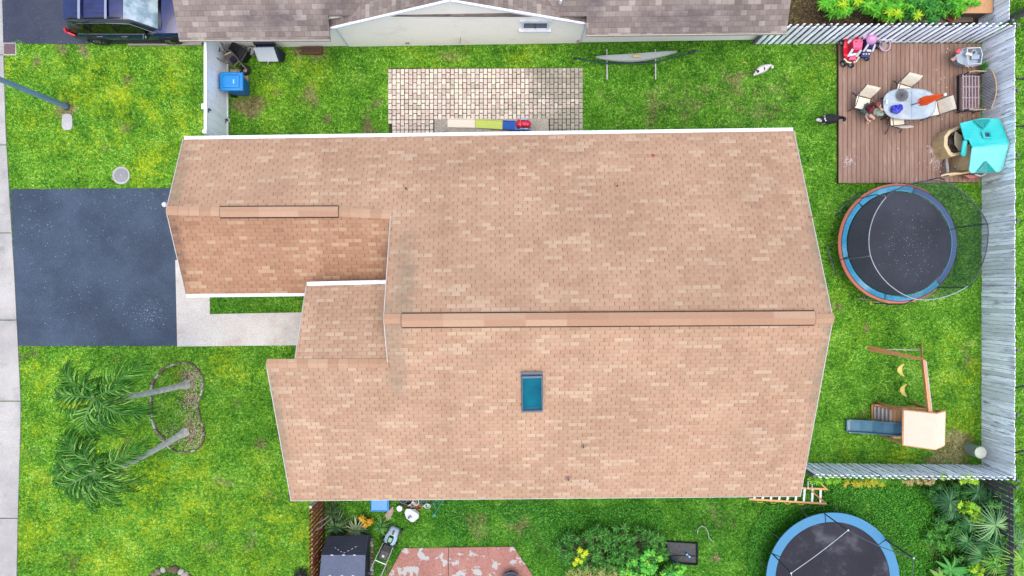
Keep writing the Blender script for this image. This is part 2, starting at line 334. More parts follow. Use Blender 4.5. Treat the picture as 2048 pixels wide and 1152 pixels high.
for i in range(420):
    px_, py_, sx_, sy_ = random.choice([(300, 628, 18, 14), (300, 628, 22, 16), (60, 430, 22, 40), (230, 450, 70, 30), (180, 600, 90, 40), (120, 540, 60, 90), (260, 400, 60, 12)])
    p = P(px_+random.gauss(0, sx_), py_+random.gauss(0, sy_)); x_, y_ = p.x*F/H+1024, 576-p.y*F/H
    if not (40 < x_ < 350 and 382 < y_ < 688): continue
    r = random.uniform(.006, .016); m.prism([(p.x+r*math.cos(a)*random.uniform(.5, 1.4), p.y+r*math.sin(a)*random.uniform(.5, 1.4)) for a in (0, 1.3, 2.5, 3.8, 5)], .011, .017)
tag(m.build('bare_aggregate', pm('aggregate', C(176, 184, 190), .9)), kind='stuff')
# pavement slabs with open joints
cs = speckle('concrete_pavement', C(178, 174, 168), C(208, 203, 194), C(140, 136, 130), 30, stain=C(150, 148, 146))
m = MB(); cuts = [-500, -330, -150, 110, 290, 466, 640, 802, 1036, 1200, 1400, 1600]
edge = lambda y: np.interp(y, [-500, 0, 260, 400, 560, 700, 800, 880, 1000, 1152, 1600], [4, 5, 12, 20, 30, 37, 42, 41, 37, 34, 34])
for a, b in zip(cuts, cuts[1:]):
    ys = np.linspace(a+.8, b-.8, 8); q = [(-110, a+.8)]+[(edge(y), y) for y in ys]+[(-110, b-.8)]
    m.prism([tuple(P(x, y, 0))[:2] for x, y in q][::-1], -.1, .03+random.uniform(-.004, .004))
tag(m.build('pavement', cs, bevel=.008), kind='structure')
sheet('road', [(-900, -600), (-120, -600), (-120, 1700), (-900, 1700)], -.05, speckle('road_asphalt', C(96, 98, 100), C(110, 112, 114), C(160, 160, 160), 24), thick=.05)
# block-paved patio: every block its own island so it takes its own tone
m = MB(); a = P(776, 138); b = P(1163, 135); wcol = .1565; rowh = .385; nc = 47; x0 = a.x
pvm = NT('paver_block'); g = pvm.new('NewGeometry').outputs['Random Per Island']; vco = pvm.coord()
c = pvm.ramp(g, [(.05, C(220, 198, 186, 1.9)), (.35, C(238, 222, 208, 1.9)), (.6, C(246, 234, 210, 1.9)), (.8, C(234, 210, 200, 1.9)), (.97, C(210, 200, 180, 1.9))])
c = pvm.mix(1, c, pvm.ss(pvm.noise(vco, 30, 5, .8), .3, .7, .78, 1.12), 'MULTIPLY')
gx_ = pvm.new('SeparateXYZ'); pvm.put(gx_.inputs[0], pvm.new('NewGeometry').outputs['Position'])
alg = pvm.M('ADD', pvm.ss(gx_.outputs[0], -1.2, 2.2, -.12, .16), pvm.noise(vco, .7, 5, .65))
c = pvm.mix(pvm.ss(alg, .46, .68, 0, .62), c, C(138, 140, 122)); pvm.bump(pvm.noise(vco, 40, 4), .4, .004); pvm.fin(c, .9, 0, .2)
for i in range(nc):
    xa = x0+i*wcol; ya = a.y+.005*i*wcol
    for j in range(8):
        yt = ya-j*rowh; sp_ = .235 if (i % 2) else .15
        for (t0, t1) in ((yt, yt-sp_), (yt-sp_, yt-rowh)):
            cx = xa+wcol/2; cy = (t0+t1)/2; px_, py_ = cx*F/H+1024, 576-cy*F/H
            if 868 < px_ < 1096 and py_ > 238: continue
            if px_ < 784 and py_ > 234 and random.random() < .9: continue
            gp = random.uniform(.018, .028); m.box((cx+random.uniform(-.003, .003), cy, .005+random.uniform(-.004, .006)), (wcol-gp, abs(t0-t1)-gp, .06), rz=random.uniform(-.012, .012))
tag(m.build('patio', pvm.mat, bevel=.006, seg=1), kind='structure')
tag(MB().box((P(970, 200).x, P(970, 205).y, -.02), (7.25, 2.6, .04)).build('patio_bed', speckle('joint_sand', C(74, 76, 44), C(58, 84, 30), None, 16)), kind='structure')
sheet('patio_slab', [(869, 239), (1097, 237), (1098, 300), (869, 300)], .022, speckle('dirty_slab', C(196, 188, 172), C(178, 170, 156), None, 12, stain=C(122, 112, 98)))
redc = speckle('worn_red_slab', C(172, 120, 106), C(190, 138, 122), None, 16, stain=C(182, 120, 112), patch=(C(196, 194, 186), 2.2, .56))
sheet('painted_patio', REDP[:3]+[(900, 1093.5)][:0]+REDP[3:], .03, redc)
tag(MB().box((P(897, 1200).x, P(897, 1200).y, .032), (.03, 4.0, .006)).build('patio_joint', pm('joint_dark', C(70, 56, 50))), kind='structure')
sheet('shrub_bed', [(1885, 962), (1966, 960), (1966, 1300), (1830, 1300), (1850, 1130), (1905, 1060), (1860, 990)], .0, speckle('dark_soil', C(50, 44, 30), C(66, 62, 38), C(110, 104, 70), 14, thr=.6), thick=.05)
sheet('mulch_bed', [(1560, -300), (1975, -300), (1975, 80), (1560, 83)], -.0, speckle('mulch', C(70, 58, 46), C(92, 76, 60), C(150, 130, 100), 14, thr=.6), thick=.05)
sheet('bin_pad', [(461, 139), (497, 139), (497, 188), (461, 188)], .04, speckle('pad', C(214, 196, 178), C(200, 186, 170), None, 20, stain=C(180, 150, 130)))

# ---- grass blades (nobody could count them) and broad-leaved ground cover
def blades(name, n, box, ok, lmin, lmax, wmin, wmax, hmin, hmax, mat, leaf=False):
    x = rng.uniform(box[0], box[1], n); y = rng.uniform(box[2], box[3], n); k = ok(x, y); x, y = x[k], y[k]; n = len(x)
    th = rng.uniform(0, 2*np.pi, n); L = rng.uniform(lmin, lmax, n); w = rng.uniform(wmin, wmax, n); h = rng.uniform(hmin, hmax, n)
    dx, dy = np.cos(th), np.sin(th)
    if leaf:
        z0 = rng.uniform(.01, hmax, n); z1 = z0+rng.uniform(-.02, .03, n)
        p = [np.stack([x, y, z0], -1), np.stack([x+dx*L*.5-dy*w/2, y+dy*L*.5+dx*w/2, z1], -1), np.stack([x+dx*L, y+dy*L, z1], -1), np.stack([x+dx*L*.5+dy*w/2, y+dy*L*.5-dx*w/2, z1], -1)]
    else:
        p = [np.stack([x-dy*w/2, y+dx*w/2, 0*x-.01], -1), np.stack([x+dy*w/2, y-dx*w/2, 0*x-.01], -1), np.stack([x+dx*L, y+dy*L, h], -1)]
    q = len(p); V = np.stack(p, 1).reshape(-1, 3); me = bpy.data.meshes.new(name)
    me.vertices.add(len(V)); me.vertices.foreach_set('co', V.astype(np.float32).ravel())
    me.loops.add(n*q); me.loops.foreach_set('vertex_index', np.arange(n*q, dtype=np.int32)); me.polygons.add(n)
    me.polygons.foreach_set('loop_start', np.arange(0, n*q, q, dtype=np.int32)); me.polygons.foreach_set('loop_total', np.full(n, q, np.int32)); me.update(calc_edges=True)
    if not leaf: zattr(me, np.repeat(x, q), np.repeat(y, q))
    me.materials.append(mat); o = bpy.data.objects.new(name, me); COL.objects.link(o); tag(o, kind='stuff'); return o
COVER = [PP([(1600, 966), (1760, 972), (1960, 975), (2030, 1010), (2040, 1300), (1790, 1300), (1790, 1120), (1740, 1300), (1480, 1300), (1500, 1060), (1530, 1010), (1600, 1005)]),
         PP([(800, 1006), (1320, 1000), (1330, 1030), (1180, 1060), (1110, 1150), (1060, 1080), (1030, 1045), (930, 1020), (900, 1070), (880, 1060), (830, 1010)])]
def okg(x, y):
    k = np.ones(x.shape, bool)
    jx = x+(vnoise(x, y, 4, 21)-.5)*.16+(vnoise(x, y, 17, 22)-.5)*.07; jy = y+(vnoise(x, y, 4, 23)-.5)*.16+(vnoise(x, y, 17, 24)-.5)*.07
    for q in EXCL: k &= ~inpoly(jx, jy, q)
    k &= ~inpoly(jx, jy, COVER[0])
    px = x*F/H+1024; py = 576-y*F/H; k &= ~((px > 1600) & (px < 1960) & (py < 78))
    return k
def okg2(x, y): k = okg(x, y); d = zone(x, y)[..., 1]; return k & (rng.random(x.shape) > d*.75) & (rng.random(x.shape) < .25+1.1*vnoise(x, y, 7, 41))
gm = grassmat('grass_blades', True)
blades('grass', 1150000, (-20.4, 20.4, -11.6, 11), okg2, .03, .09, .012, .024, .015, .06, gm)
def okc(x, y):
    k = np.zeros(x.shape, bool)
    jx = x+(vnoise(x, y, 1.5, 31)-.5)*1.3; jy = y+(vnoise(x, y, 1.5, 32)-.5)*1.3
    k |= inpoly(x, y, COVER[0]); k |= inpoly(jx, jy, COVER[1]) & (rng.random(x.shape) < .6)
    return k & (rng.random(x.shape) < .35+.65*(vnoise(x, y, 1.2, 9) > .35))
blades('ground_cover', 230000, (-5, 19.6, -12, -7), okc, .035, .075, .025, .048, 0, .12, leafmat('cover_leaf', C(22, 88, 10), C(66, 154, 22), C(140, 208, 84), .4, .3), True)

# ---------------------------------------------------------------- the house
def uvplane(d, s0):
    d = Vector(d).normalized()
    def f(v, pl):
        n = Vector(pl.normal)
        if abs(n.z) < .3: return (v.x+v.y, v.z)
        s_ = n.cross(d).normalized(); s_ = s_ if s_.z > 0 else -s_
        return (v.dot(d)+50, (v-s0).dot(s_)+20)
    return f
tan = [C(188, 148, 119), C(198, 160, 129), C(203, 166, 135), C(214, 185, 153)]
STA = (C(150, 136, 112), [(-3.7, -1.0, .9, 1.0), (-3.3, .2, .55, 2.3), (9.6, 1.2, .35, 3.2), (9.6, -2.5, .3, 3.5), (9.7, -1, .6, .8), (-11.0, 3, .45, 2.4), (-7.5, -4.5, .3, 3), (-3.6, -2.3, .5, 1.6)])
shA = shingle('roof_shingles', tan, .30, .132, (.085, .68), .34, STA)
tan2 = [C(172, 127, 97), C(185, 141, 109), C(193, 150, 118), C(206, 172, 137)]
shB = shingle('roof_shingles_reddish', tan2, .30, .132, (.085, .65), .36, (C(110, 84, 74), [(-3.9, .9, .55, 1.1), (-11.0, 1.5, .35, 2)]), grpw=.5)  # dark ellipse by the gable wall paints its shade; the other stains the edge
white = pm('white_metal', C(236, 238, 240, 1.6), .35, .05, 4, .05, dirt=C(190, 188, 180))
stucco = pm('stucco', C(226, 214, 190), .85, .08, 20, .5, dirt=C(188, 178, 158))
nw = pm('neighbour_stucco', C(226, 219, 200, 1.0), .9, .06, 24, .5, dirt=C(206, 198, 178, 1.0), dsc=1.2)
house = thing('house', 'single storey house with large peach coloured shingle roof in the middle', 'house', (0, -1, 0))
A1, A2 = P(367, 279, 2.7), P(1587, 262, 2.7); G1 = P(333, 421, 3.9); G2 = P(782, 429, 3.9); M1 = P(768, 637, 5.3); M2 = P(1665, 637, 5.3)
B1, B2 = P(583, 1001, 2.7), P(1600, 992, 2.7); W1, W2 = P(533, 727, 4.7), P(776, 727, 4.7)
Q1, Q2 = P(613, 572, 3.52), P(772, 568, 3.52); W0 = P(590, 723, 4.69)
A3 = P(372, 588, 2.7); GE = G2+Vector((.55, 0, 0)); AE = Vector((GE.x, A3.y+.05, 2.69))
ed = (A2-A1); ed.z = 0
roof = MB().slab([A1, A2, M2, M1, G2, G1], .10).build('roof', shA, house, uvfn=uvplane(ed, A1))
ORG['roof'] = ORG[roof.name]
def roofpart(pts, mat, s0): return MB().slab(pts, .10).build('roof_slope', mat, roof, uvfn=uvplane(ed, s0))
roofpart([M1, W2, W1, B1, B2, M2], shA, B1)
roofpart([G1, A3, AE, GE], shB, A3)
roofpart([W0, W2+Vector((.5, 0, 0)), Q2+Vector((.5, 0, 0)), Q1], shA, Q1)
# ridge caps: overlapping folded pieces
def ridgecap(a, b, sl, w, piece=.3, up=.03, name='ridge_cap', mat=None):
    m = MB(); n = max(1, int((b-a).length/piece)); d = (b-a)/n; sd_ = Vector((-d.y, d.x, 0)).normalized()
    for i in range(n):
        p = a+d*i; q = a+d*(i+1.08); z = Vector((0, 0, up)); h = Vector((0, 0, up+.012)); dn = Vector((0, 0, -sl*w))
        m.add([p+z-sd_*w+dn, p+z, p+z+sd_*w+dn, q+h-sd_*w+dn, q+h, q+h+sd_*w+dn], [(0, 1, 4, 3), (1, 2, 5, 4), (0, 3, 5, 2)])
        k = Vector((0, 0, -.03)); m.add([q+h-sd_*w+dn, q+h, q+h+sd_*w+dn, q+h-sd_*w+dn+k, q+h+k, q+h+sd_*w+dn+k], [(0, 1, 4, 3), (1, 2, 5, 4)])
    return m.build(name, mat, roof)
capm = NT('cap_shingle'); gi = capm.new('NewGeometry').outputs['Random Per Island']
cc_ = capm.mix(1, capm.ramp(gi, [(.1, C(190, 148, 118)), (.6, C(198, 158, 126)), (.95, C(206, 168, 136))]), capm.ss(capm.noise(capm.coord(), 50, 3), .3, .7, .85, 1.1), 'MULTIPLY'); capm.fin(cc_, .9, 0, .15)
zr = Vector((0, 0, .0))
ridgecap(G1, P(440, 423, 3.9), .42, .15, mat=capm.mat); ridgecap(P(676, 423.5, 3.9), G2, .42, .15, mat=capm.mat)
ridgecap(M1, P(803, 638, 5.3), .42, .15, mat=capm.mat); ridgecap(P(1630, 637, 5.3), M2, .42, .15, mat=capm.mat)
ridgecap(W1+Vector((0, 0, .01)), W2, .42, .14, mat=capm.mat)
dark = pm('dark_slot', C(58, 40, 34), .8)
def ridgevent(a, b, w, sl):
    m = MB(); e = MB(); n = int((b-a).length/1.22); d = (b-a)/n; sd_ = Vector((-d.y, d.x, 0)).normalized(); dn = Vector((0, 0, -sl*w))
    for i in range(n):
        p = a+d*(i+.0); q = a+d*(i+1.004); up = Vector((0, 0, .055+random.uniform(-.004, .004)))
        for s_ in (-1, 1):
            m.add([p+up, q+up, q+up+sd_*w*s_+dn, p+up+sd_*w*s_+dn], [(0, 1, 2, 3) if s_ < 0 else (3, 2, 1, 0)])
            m.add([p+up*.7, q+up*.7, q+up*.7+sd_*w*s_+dn, p+up*.7+sd_*w*s_+dn], [(3, 2, 1, 0) if s_ < 0 else (0, 1, 2, 3)])
    for s_ in (-1, 1):
        e.bar(a+sd_*(w+.012)*s_+dn+Vector((0, 0, .012)), b+sd_*(w+.012)*s_+dn+Vector((0, 0, .012)), .045, .05)
    for q in (a, b): e.bar(q-sd_*w+dn+Vector((0, 0, .03)), q+Vector((0, 0, .03)), .03, .04); e.bar(q+Vector((0, 0, .03)), q+sd_*w+dn+Vector((0, 0, .03)), .03, .04)
    o = m.build('ridge_vent', capm.mat, house); e.build('vent_slot', dark, o)
ridgevent(P(440, 424, 3.93), P(676, 423, 3.93), .165, .40)
ridgevent(P(803, 641, 5.33), P(1630, 636, 5.33), .20, .40)
# gutters and trim
def gutter(a, b, side, w=.115):
    a = Vector(a); b = Vector(b); m = MB(); z = Vector((0, 0, 1)); s_ = Vector(side)
    m.bar(a+s_*.008-z*.06, b+s_*.008-z*.06, .012, .13) if 0 else None
    pr = [(0, -.0), (0, -.10), (w*.75, -.10), (w, -.0), (w-.012, 0), (w*.7, -.03), (.012, -.03), (.012, 0)]
    vs = [p+s_*u+z*v for p in (a, b) for u, v in pr]; n = len(pr)
    m.add(vs, [(i, (i+1) % n, n+(i+1) % n, n+i) for i in range(n)]+[tuple(range(n))[::-1], tuple(range(n, 2*n))])
    L = (b-a).length; k = int(L/6)+1
    for i in range(1, k): m.bar(a+(b-a)*i/k+z*.002, a+(b-a)*i/k+s_*w+z*.002, .03, .02)
    m.build('gutter', white, house)
N_ = Vector((0, 1, 0))
gutter(A2+Vector((0, .003, -.02)), A1+Vector((0, .003, -.02)), N_)
gutter(A3+Vector((0, -.003, -.02)), Vector((P(610, 585, 2.7).x, A3.y+.045, 2.68)), -N_)
gutter(Q2+Vector((0, .003, -.02)), Q1+Vector((0, .003, -.02)), N_, .13)
cream = pm('cream_trim', C(222, 206, 170), .6, .06)
m = MB()
m.bar(B1+Vector((0, -.012, -.05)), B2+Vector((0, -.012, -.05)), .02, .11)
for p, q in ((A1, G1), (G1, A3), (A2, M2), (M2, B2), (M1, G2), (M1, W2), (W1, B1), (W0, Q1), (W1, W0)):
    n_ = Vector((0, 0, -.055)); dx = Vector((-.013 if p.x < 5 else .013, 0, 0))
    if p is W1 and q is W0: dx = Vector((0, .013, 0)); n_ = Vector((0, 0, -.04))
    m.bar(p+n_+dx, q+n_+dx, .024, .125)
m.build('fascia', pm('fascia_paint', C(214, 206, 196), .6, .06, dirt=C(170, 160, 150)), house)
# walls under the eaves
m = MB()
def wallbox(x0, y0, x1, y1, z): m.box(((x0+x1)/2, (y0+y1)/2, z/2), (abs(x1-x0), abs(y1-y0), z))
wallbox(-3.4, -6.6, 9.2, 4.8, 2.6); wallbox(-10.6, .15, -3.402, 4.62, 2.6); wallbox(-7.1, -6.62, -3.404, -2.4, 2.6)
def gable(x, ys, t):
    n = len(ys); vs = [(x, y, z) for y, z in ys]+[(x+t, y, z) for y, z in ys]
    m.add(vs, [tuple(range(n)), tuple(range(n, 2*n))[::-1]]+[((i+1) % n, i, n+i, n+(i+1) % n) for i in range(n)])
gable(-3.42, [(-6.6, 2.6), (4.75, 2.6), (4.75, 2.75), (2.4, 3.74), (-.92, 5.14), (-6.6, 2.75)], .15)
gable(9.05, [(-6.6, 2.6), (4.75, 2.6), (4.75, 2.75), (-.92, 5.14), (-6.6, 2.75)], .152)
gable(-10.62, [(.17, 2.6), (4.6, 2.6), (4.6, 2.76), (2.4, 3.74), (.17, 2.76)], .15)
gable(-7.12, [(-6.6, 2.6), (-2.38, 2.6), (-2.38, 4.5), (-6.6, 2.76)], .15)
m.box((-5.2, -2.46, 3.5), (3.5, .12, 2.0)); m.box((-6.5, -.15, 1.65), (.2, .2, 3.3)); m.box((-4.4, -.15, 1.65), (.2, .2, 3.3))
m.build('wall', stucco, house)
glassd = pm('window_glass', C(60, 72, 84), .08, .05, 2, 0, spec=.8)
def win(x, y, z, w, h, nx_, par, frame=None, nm='window'):
    a = MB(); t = .05
    sx, sy = (w, .06) if nx_ == 'y' else (.06, w)
    for s_ in (-1, 1):
        a.box((x, y, z+s_*h/2), (sx+(.1 if nx_ == 'y' else 0), sy+(0 if nx_ == 'y' else .1), .06))
        a.box((x+(s_*w/2 if nx_ == 'y' else 0), y+(0 if nx_ == 'y' else s_*w/2), z), (.06 if nx_ == 'y' else .058, .058 if nx_ == 'y' else .06, h))
    a.box((x, y, z), (.04, .05, h) if nx_ == 'y' else (.05, .04, h))
    f = a.build(nm, frame or white, par); MB().box((x, y, z), (w, .02, h) if nx_ == 'y' else (.02, w, h)).build('pane', glassd, f)
for x in (-8.5, 0, 3.4, 6.8): win(x, 4.82 if x > -3 else 4.64, 1.5, 1.2, 1.0, 'y', house)
for x in (-5.3, -1.5, 2.2, 6.5): win(x, -6.63, 1.5, 1.4, 1.1, 'y', house)
for y in (-4.5, 2.6): win(9.22, y, 1.5, 1.4, 1.1, 'x', house)
win(-7.12, -4.6, 1.5, 1.8, 1.2, 'x', house)
m = MB(); m.box((-10.63, 2.4, 1.07), (.05, 3.9, 2.14)); [m.box((-10.66, 2.4, .27+.535*i), (.03, 3.8, .47)) for i in range(4)]; m.build('garage_door', white, house)
d_ = MB().box((9.22, -1, 1.05), (.06, 1.8, 2.1)).build('door', white, house); MB().ball((9.28, -.2, 1.0), .04).build('handle', pm('brass', C(150, 130, 90), .3, metal=1), d_)
# pipes, skylight, lamp
vp = pm('vent_lead', C(200, 160, 138), .6)
def roofz(x, y, north=True): return 2.7+.42*((5.17+.01*x)-y) if north else 2.7+.42*(y-(-7.09+.0085*x))
for px, py, no in ((813, 378, 1), (1233, 373, 1), (1166, 892, 0), (1136, 957, 0)):
    p = P(px, py, 3.6); p = P(px, py, roofz(p.x, p.y, no)); q = MB().cyl(p-Vector((0, 0, .05)), p+Vector((0, 0, .16)), .045, n=12)
    q.cyl(p-Vector((0, 0, .01)), p+Vector((0, 0, .06)), .10, .05, n=12); v_ = q.build('vent_pipe', vp, house); MB().cyl(p+Vector((0, 0, .162)), p+Vector((0, 0, .165)), .033, n=12).build('pipe_opening', dark, v_)
def sk(px, py, up=0): p = P(px, py, 4.3); z = roofz(p.x, p.y, False); p = P(px, py, z); z = roofz(p.x, p.y, False); return P(px, py, z+up)
c4 = [sk(1043, 749), sk(1084, 748), sk(1085, 819), sk(1044, 820)]; cc = sum(c4, Vector())/4; upv = Vector((0, -.35, .93)).normalized()
def ins(k, up): return [cc+(p-cc)*k+upv*up for p in c4]
sf = pm('skylight_frame', C(92, 116, 134), .45, .1); m = MB()
def ring(m, a, b):
    for i in range(4): j = (i+1) % 4; m.add([a[i], a[j], b[j], b[i]], [(0, 1, 2, 3)])
ring(m, ins(1.07, .012), ins(1.0, .05)); ring(m, ins(1.0, .05), ins(1.0, .14)); ring(m, ins(1.0, .14), ins(.91, .15)); ring(m, ins(.91, .15), ins(.89, .07))
skl = m.build('skylight', sf, house)
gt = NT('skylight_glass'); gsp = gt.new('SeparateXYZ'); gt.put(gsp.inputs[0], gt.new('NewGeometry').outputs['Position'])
gt.fin(gt.mix(gt.ss(gt.noise(gt.coord(), 1.5, 2), .3, .7), C(0, 92, 112), C(4, 116, 132)), .35, 0, .1)
MB().add(ins(.90, .075), [(3, 2, 1, 0)]).build('pane', gt.mat, skl)
MB().bar(ins(.80, .09)[3], ins(.80, .09)[2], .02, .012).build('seal', pm('seal', C(20, 90, 120)), skl)
m = MB().bar(sk(1041, 746, .13), sk(1086, 745.5, .13), .06, .05); m.build('flashing', pm('flash', C(96, 108, 118), .6), skl)
gl = P(333, 409, 3.4); MB().ball(gl+Vector((-.06, 0, 0)), .09, (1, 1, 1.1)).build('gable_lamp', white, house)
bl = P(582, 990, 2.2); MB().box(bl+Vector((.02, 0, 0)), (.16, .12, .2)).build('alarm_box', pm('navy_box', C(30, 40, 80)), house)
for px, py in ((1306, 311), (1620, 435)):
    p = P(px, py, 3.3); z = roofz(p.x, p.y); p = P(px, py, z+.03); m = MB()
    for i in range(9): a = random.uniform(0, 6.3); r = random.uniform(.04, .1); m.strip([p, p+Vector((math.cos(a)*r*.6, math.sin(a)*r*.6, .03)), p+Vector((math.cos(a)*r, math.sin(a)*r, .01))], [.01, .05, .01])
    tag(m.build('fallen_blossom', pm('pinkleaf', C(190, 100, 96)), origin=p), 'tiny pink blossom fallen on the peach shingles '+('above the middle of the north slope' if px < 1500 else 'near the east edge of the roof'), 'blossom')

# ---------------------------------------------------------------- neighbour's house
nh = thing('neighbour_house', 'beige stucco house with brown grey shingle roof and gable wall at the top', 'house', (-2, 12, 0))
grey = [C(126, 113, 104), C(144, 130, 120), C(158, 145, 134), C(180, 168, 154)]
shN = shingle('neighbour_shingles', grey, .22, .17, (.05, .55), .6, (C(104, 92, 94), [(-5.9, 9.5, .8, .9), (2.7, 9.4, .6, .8), (-8, 9, 2, .6), (6, 9, 3, .8)]), .22, lightp=.75)
E1, E2, E3, E4 = P(358, 80, 2.7), P(660, 79, 2.7), P(1172, 70, 2.7), P(1573, 66, 2.7)
sl_ = .39; RY = 13.2
def up_(p, y): return Vector((p.x, y, 2.7+sl_*(y-(8.39+.0155*(p.x+11.26)))))
ed2 = E4-E1
m1 = MB().slab([E1, E2, up_(E2, 9.12), up_(E3, 9.12), E3, E4, up_(E4, RY), up_(E1, RY)], .1).build('roof', shN, nh, uvfn=uvplane(ed2, E1))
b1 = up_(E1, RY); b2 = up_(E4, RY); MB().slab([b2, Vector((b2.x, 18, 2.7)), Vector((b1.x, 18, 2.7)), b1], .1).build('roof_slope', shN, m1, uvfn=uvplane(ed2, b1))
Kp = P(900, -1, 4.37); K1 = P(643, 59, 2.46); K2 = P(1184, 48, 2.46); yb = 14
def uvside(v, pl):
    n = Vector(pl.normal); return (v.y+50, abs(v.x-Kp.x)*1.08+.07)
for k_ in (K1, K2):
    pts = [k_, Kp, Vector((Kp.x, yb, 4.37)), Vector((k_.x, yb, 2.46))]
    if k_ is K1: pts = pts[::-1]
    MB().slab(pts, .09).build('roof_slope', shN, m1, uvfn=uvside)
wl = lambda x: 9.094+.0157*(x+8.75)
WL, WR = -8.9, 9.0; m = MB(); WL = -10.75
m.add([(WL, wl(WL), 0), (P(1515, 79).x, wl(9), 0), (P(1515, 79).x, wl(9), 2.9), (WL, wl(WL), 2.9), (WL, 17, 0), (P(1515, 79).x, 17, 0), (P(1515, 79).x, 17, 2.9), (WL, 17, 2.9)],
      [(0, 1, 2, 3), (1, 5, 6, 2), (4, 0, 3, 7), (5, 4, 7, 6)])
# the gable wall stands 2 cm proud of the long wall
gxs = [(-6.15, 0), (2.55, 0), (2.55, 2.42), (Kp.x, 4.26), (-6.15, 2.42)]
vs = [(x, wl(x)-.03, z) for x, z in gxs]+[(x, wl(x)+.2, z) for x, z in gxs]; n = 5
m.add(vs, [tuple(range(n)), tuple(range(n, 2*n))[::-1]]+[((i+1) % n, i, n+i, n+(i+1) % n) for i in range(n)])
m.build('wall', nw, nh)
m = MB(); dz = Vector((0, -.02, -.05))
for a_, b_ in ((K1, Kp), (Kp, K2)): m.bar(a_+dz, b_+dz, .07, .11)
for x in (-6.17, 2.57): m.box((x, wl(x)-.035, 1.3), (.05, .05, 2.3))
m.build('rake_board', white, nh)
for a_, b_ in ((E1, E2), (E3, E4)): MB().bar(a_+dz, b_+dz, .03, .11).build('fascia', pm('cream2', C(196, 184, 166)), nh)
ridgecap_par = roof; roof = m1
ridgecap(Kp+Vector((0, 0, .0)), Vector((Kp.x, yb, 4.37)), .42, .13, mat=pm('ncap', C(140, 122, 118), .9))
roof = ridgecap_par
def wz(px, py): # point on that wall
    x = P(px, py, 2).x
    y = wl(x)-.05; d = y*F/(576-py); return Vector((((px-1024)*d/F), y, H-d))
a_, b_ = wz(1045, 57), wz(1097, 43); m = MB(); cx = (a_.x+b_.x)/2; cz = (a_.z+b_.z)/2; w_ = b_.x-a_.x; h_ = b_.z-a_.z; y_ = wl(cx)-.05
m.box((cx, y_-.01, b_.z+.09), (w_+.22, .10, .16)); m.box((cx, y_-.03, a_.z-.12), (w_+.25, .14, .12))
for s_ in (-1, 1): m.box((cx+s_*w_/2, y_, cz), (.07, .06, h_+.05))
wf = m.build('window_frame', white, nh); MB().box((cx, y_+.012, cz), (w_, .02, h_)).build('pane', pm('louvre_glass', C(120, 140, 152), .15, .2, 12), wf)
m = MB(); [m.box((cx, y_-.005, a_.z+h_*(i+.5)/5), (w_-.08, .012, .02)) for i in range(5)]; m.box((cx, y_-.012, cz), (.03, .02, h_)); m.build('mullion', pm('mull', C(90, 100, 108)), wf)
p = P(1121, 5, 3.3); MB().cyl(p, p+Vector((0, 0, .25)), .05).build('vent_pipe', white, nh)
m = MB(); m.tube([wz(920, 86)+Vector((0, -.03, 0)), wz(921, 74)+Vector((0, -.03, 0))], .012); m.box(wz(815, 86), (.14, .06, .1)); m.box(wz(1156, 82)+Vector((0, -.04, 0)), (.08, .1, .14)); m.build('wall_tap', pm('tap', C(170, 160, 150), .4), nh)
# ---------------------------------------------------------------- fences
wf1 = wood('whitewashed_wood', C(224, 232, 240, .85), C(246, 248, 250, .8), C(84, 92, 114, 1.6), ax=2, sc=5, iv=(.68, 1.08))
wf2 = wood('whitewashed_wood_clean', C(226, 232, 238, 1), C(246, 248, 250, 1), C(150, 154, 170), ax=2)
wf3 = wood('weathered_dark_wood', C(72, 68, 72), C(104, 98, 100), C(140, 136, 140), ax=2)
redw = wood('red_brown_fence_wood', C(150, 66, 36), C(186, 92, 54), C(120, 60, 44), ax=2)
postw = pm('fence_post_wood', C(120, 116, 116), .8, .2)
def plank_fence(name, label, A, B, side, h, pw, gap, mat, shadow=False, post_mat=None, hj=.02, group=None, lean=0, cap=None):
    """side = unit vector toward the face that carries the front boards"""
    A = Vector(A); B = Vector(B); d = B-A; L = d.length; d.normalize(); side = Vector(side)
    t = thing(name, label, 'fence', tuple(A), group=group); ang = math.atan2(d.y, d.x)
    npan = max(1, round(L/2.4)); pl = L/npan
    for k in range(npan):
        m = MB(); s0 = k*pl; n = int(pl/(pw+gap)); st = pl/n
        for i in range(n):
            for lay in ((0, 1) if shadow else (0,)):
                c = A+d*(s0+(i+.5+(.5 if lay else 0))*st)+side*(.045 if not lay else -.045)+side*random.uniform(-.011, .011)
                hh = h+random.uniform(-hj, hj); rl = random.uniform(-.008, .008)
                u = d*(pw/2*(.62 if lay else 1)); q = side*.009
                v = []
                for z, o_ in ((.03, 0), (hh-.03, rl), (hh, rl)):
                    k2 = .75 if z == hh else 1
                    for sx, sy in ((-1, -1), (1, -1), (1, 1), (-1, 1)): v.append(c+u*sx*k2+q*sy+d*o_+Vector((0, 0, z)))
                m.add(v, [(3, 2, 1, 0), (8, 9, 10, 11)]+[(a*4+j, a*4+(j+1) % 4, a*4+4+(j+1) % 4, a*4+4+j) for a in (0, 1) for j in range(4)])
        m.build('fence_panel', mat, t)
    for z in (.3, h*.5, h-.25): MB().bar(A+Vector((0, 0, z)), B+Vector((0, 0, z)), .09 if 0 else .04, .07).build('rail', post_mat or postw, t)
    for k in range(npan+1):
        c = A+d*(k*pl)-side*(.10 if not shadow else 0); MB().box((c.x, c.y, h/2-.02), (.09, .09, h-.0), rz=ang).build('post', post_mat or postw, t)
    return t
Ee = P(1965, 78), P(1963, 936)
f = plank_fence('wooden_fence', 'long whitewashed plank fence along the right side of the yard', P(1965, 84), P(1965, 936), (-1, 0, 0), 1.74, .130, .011, wf1)
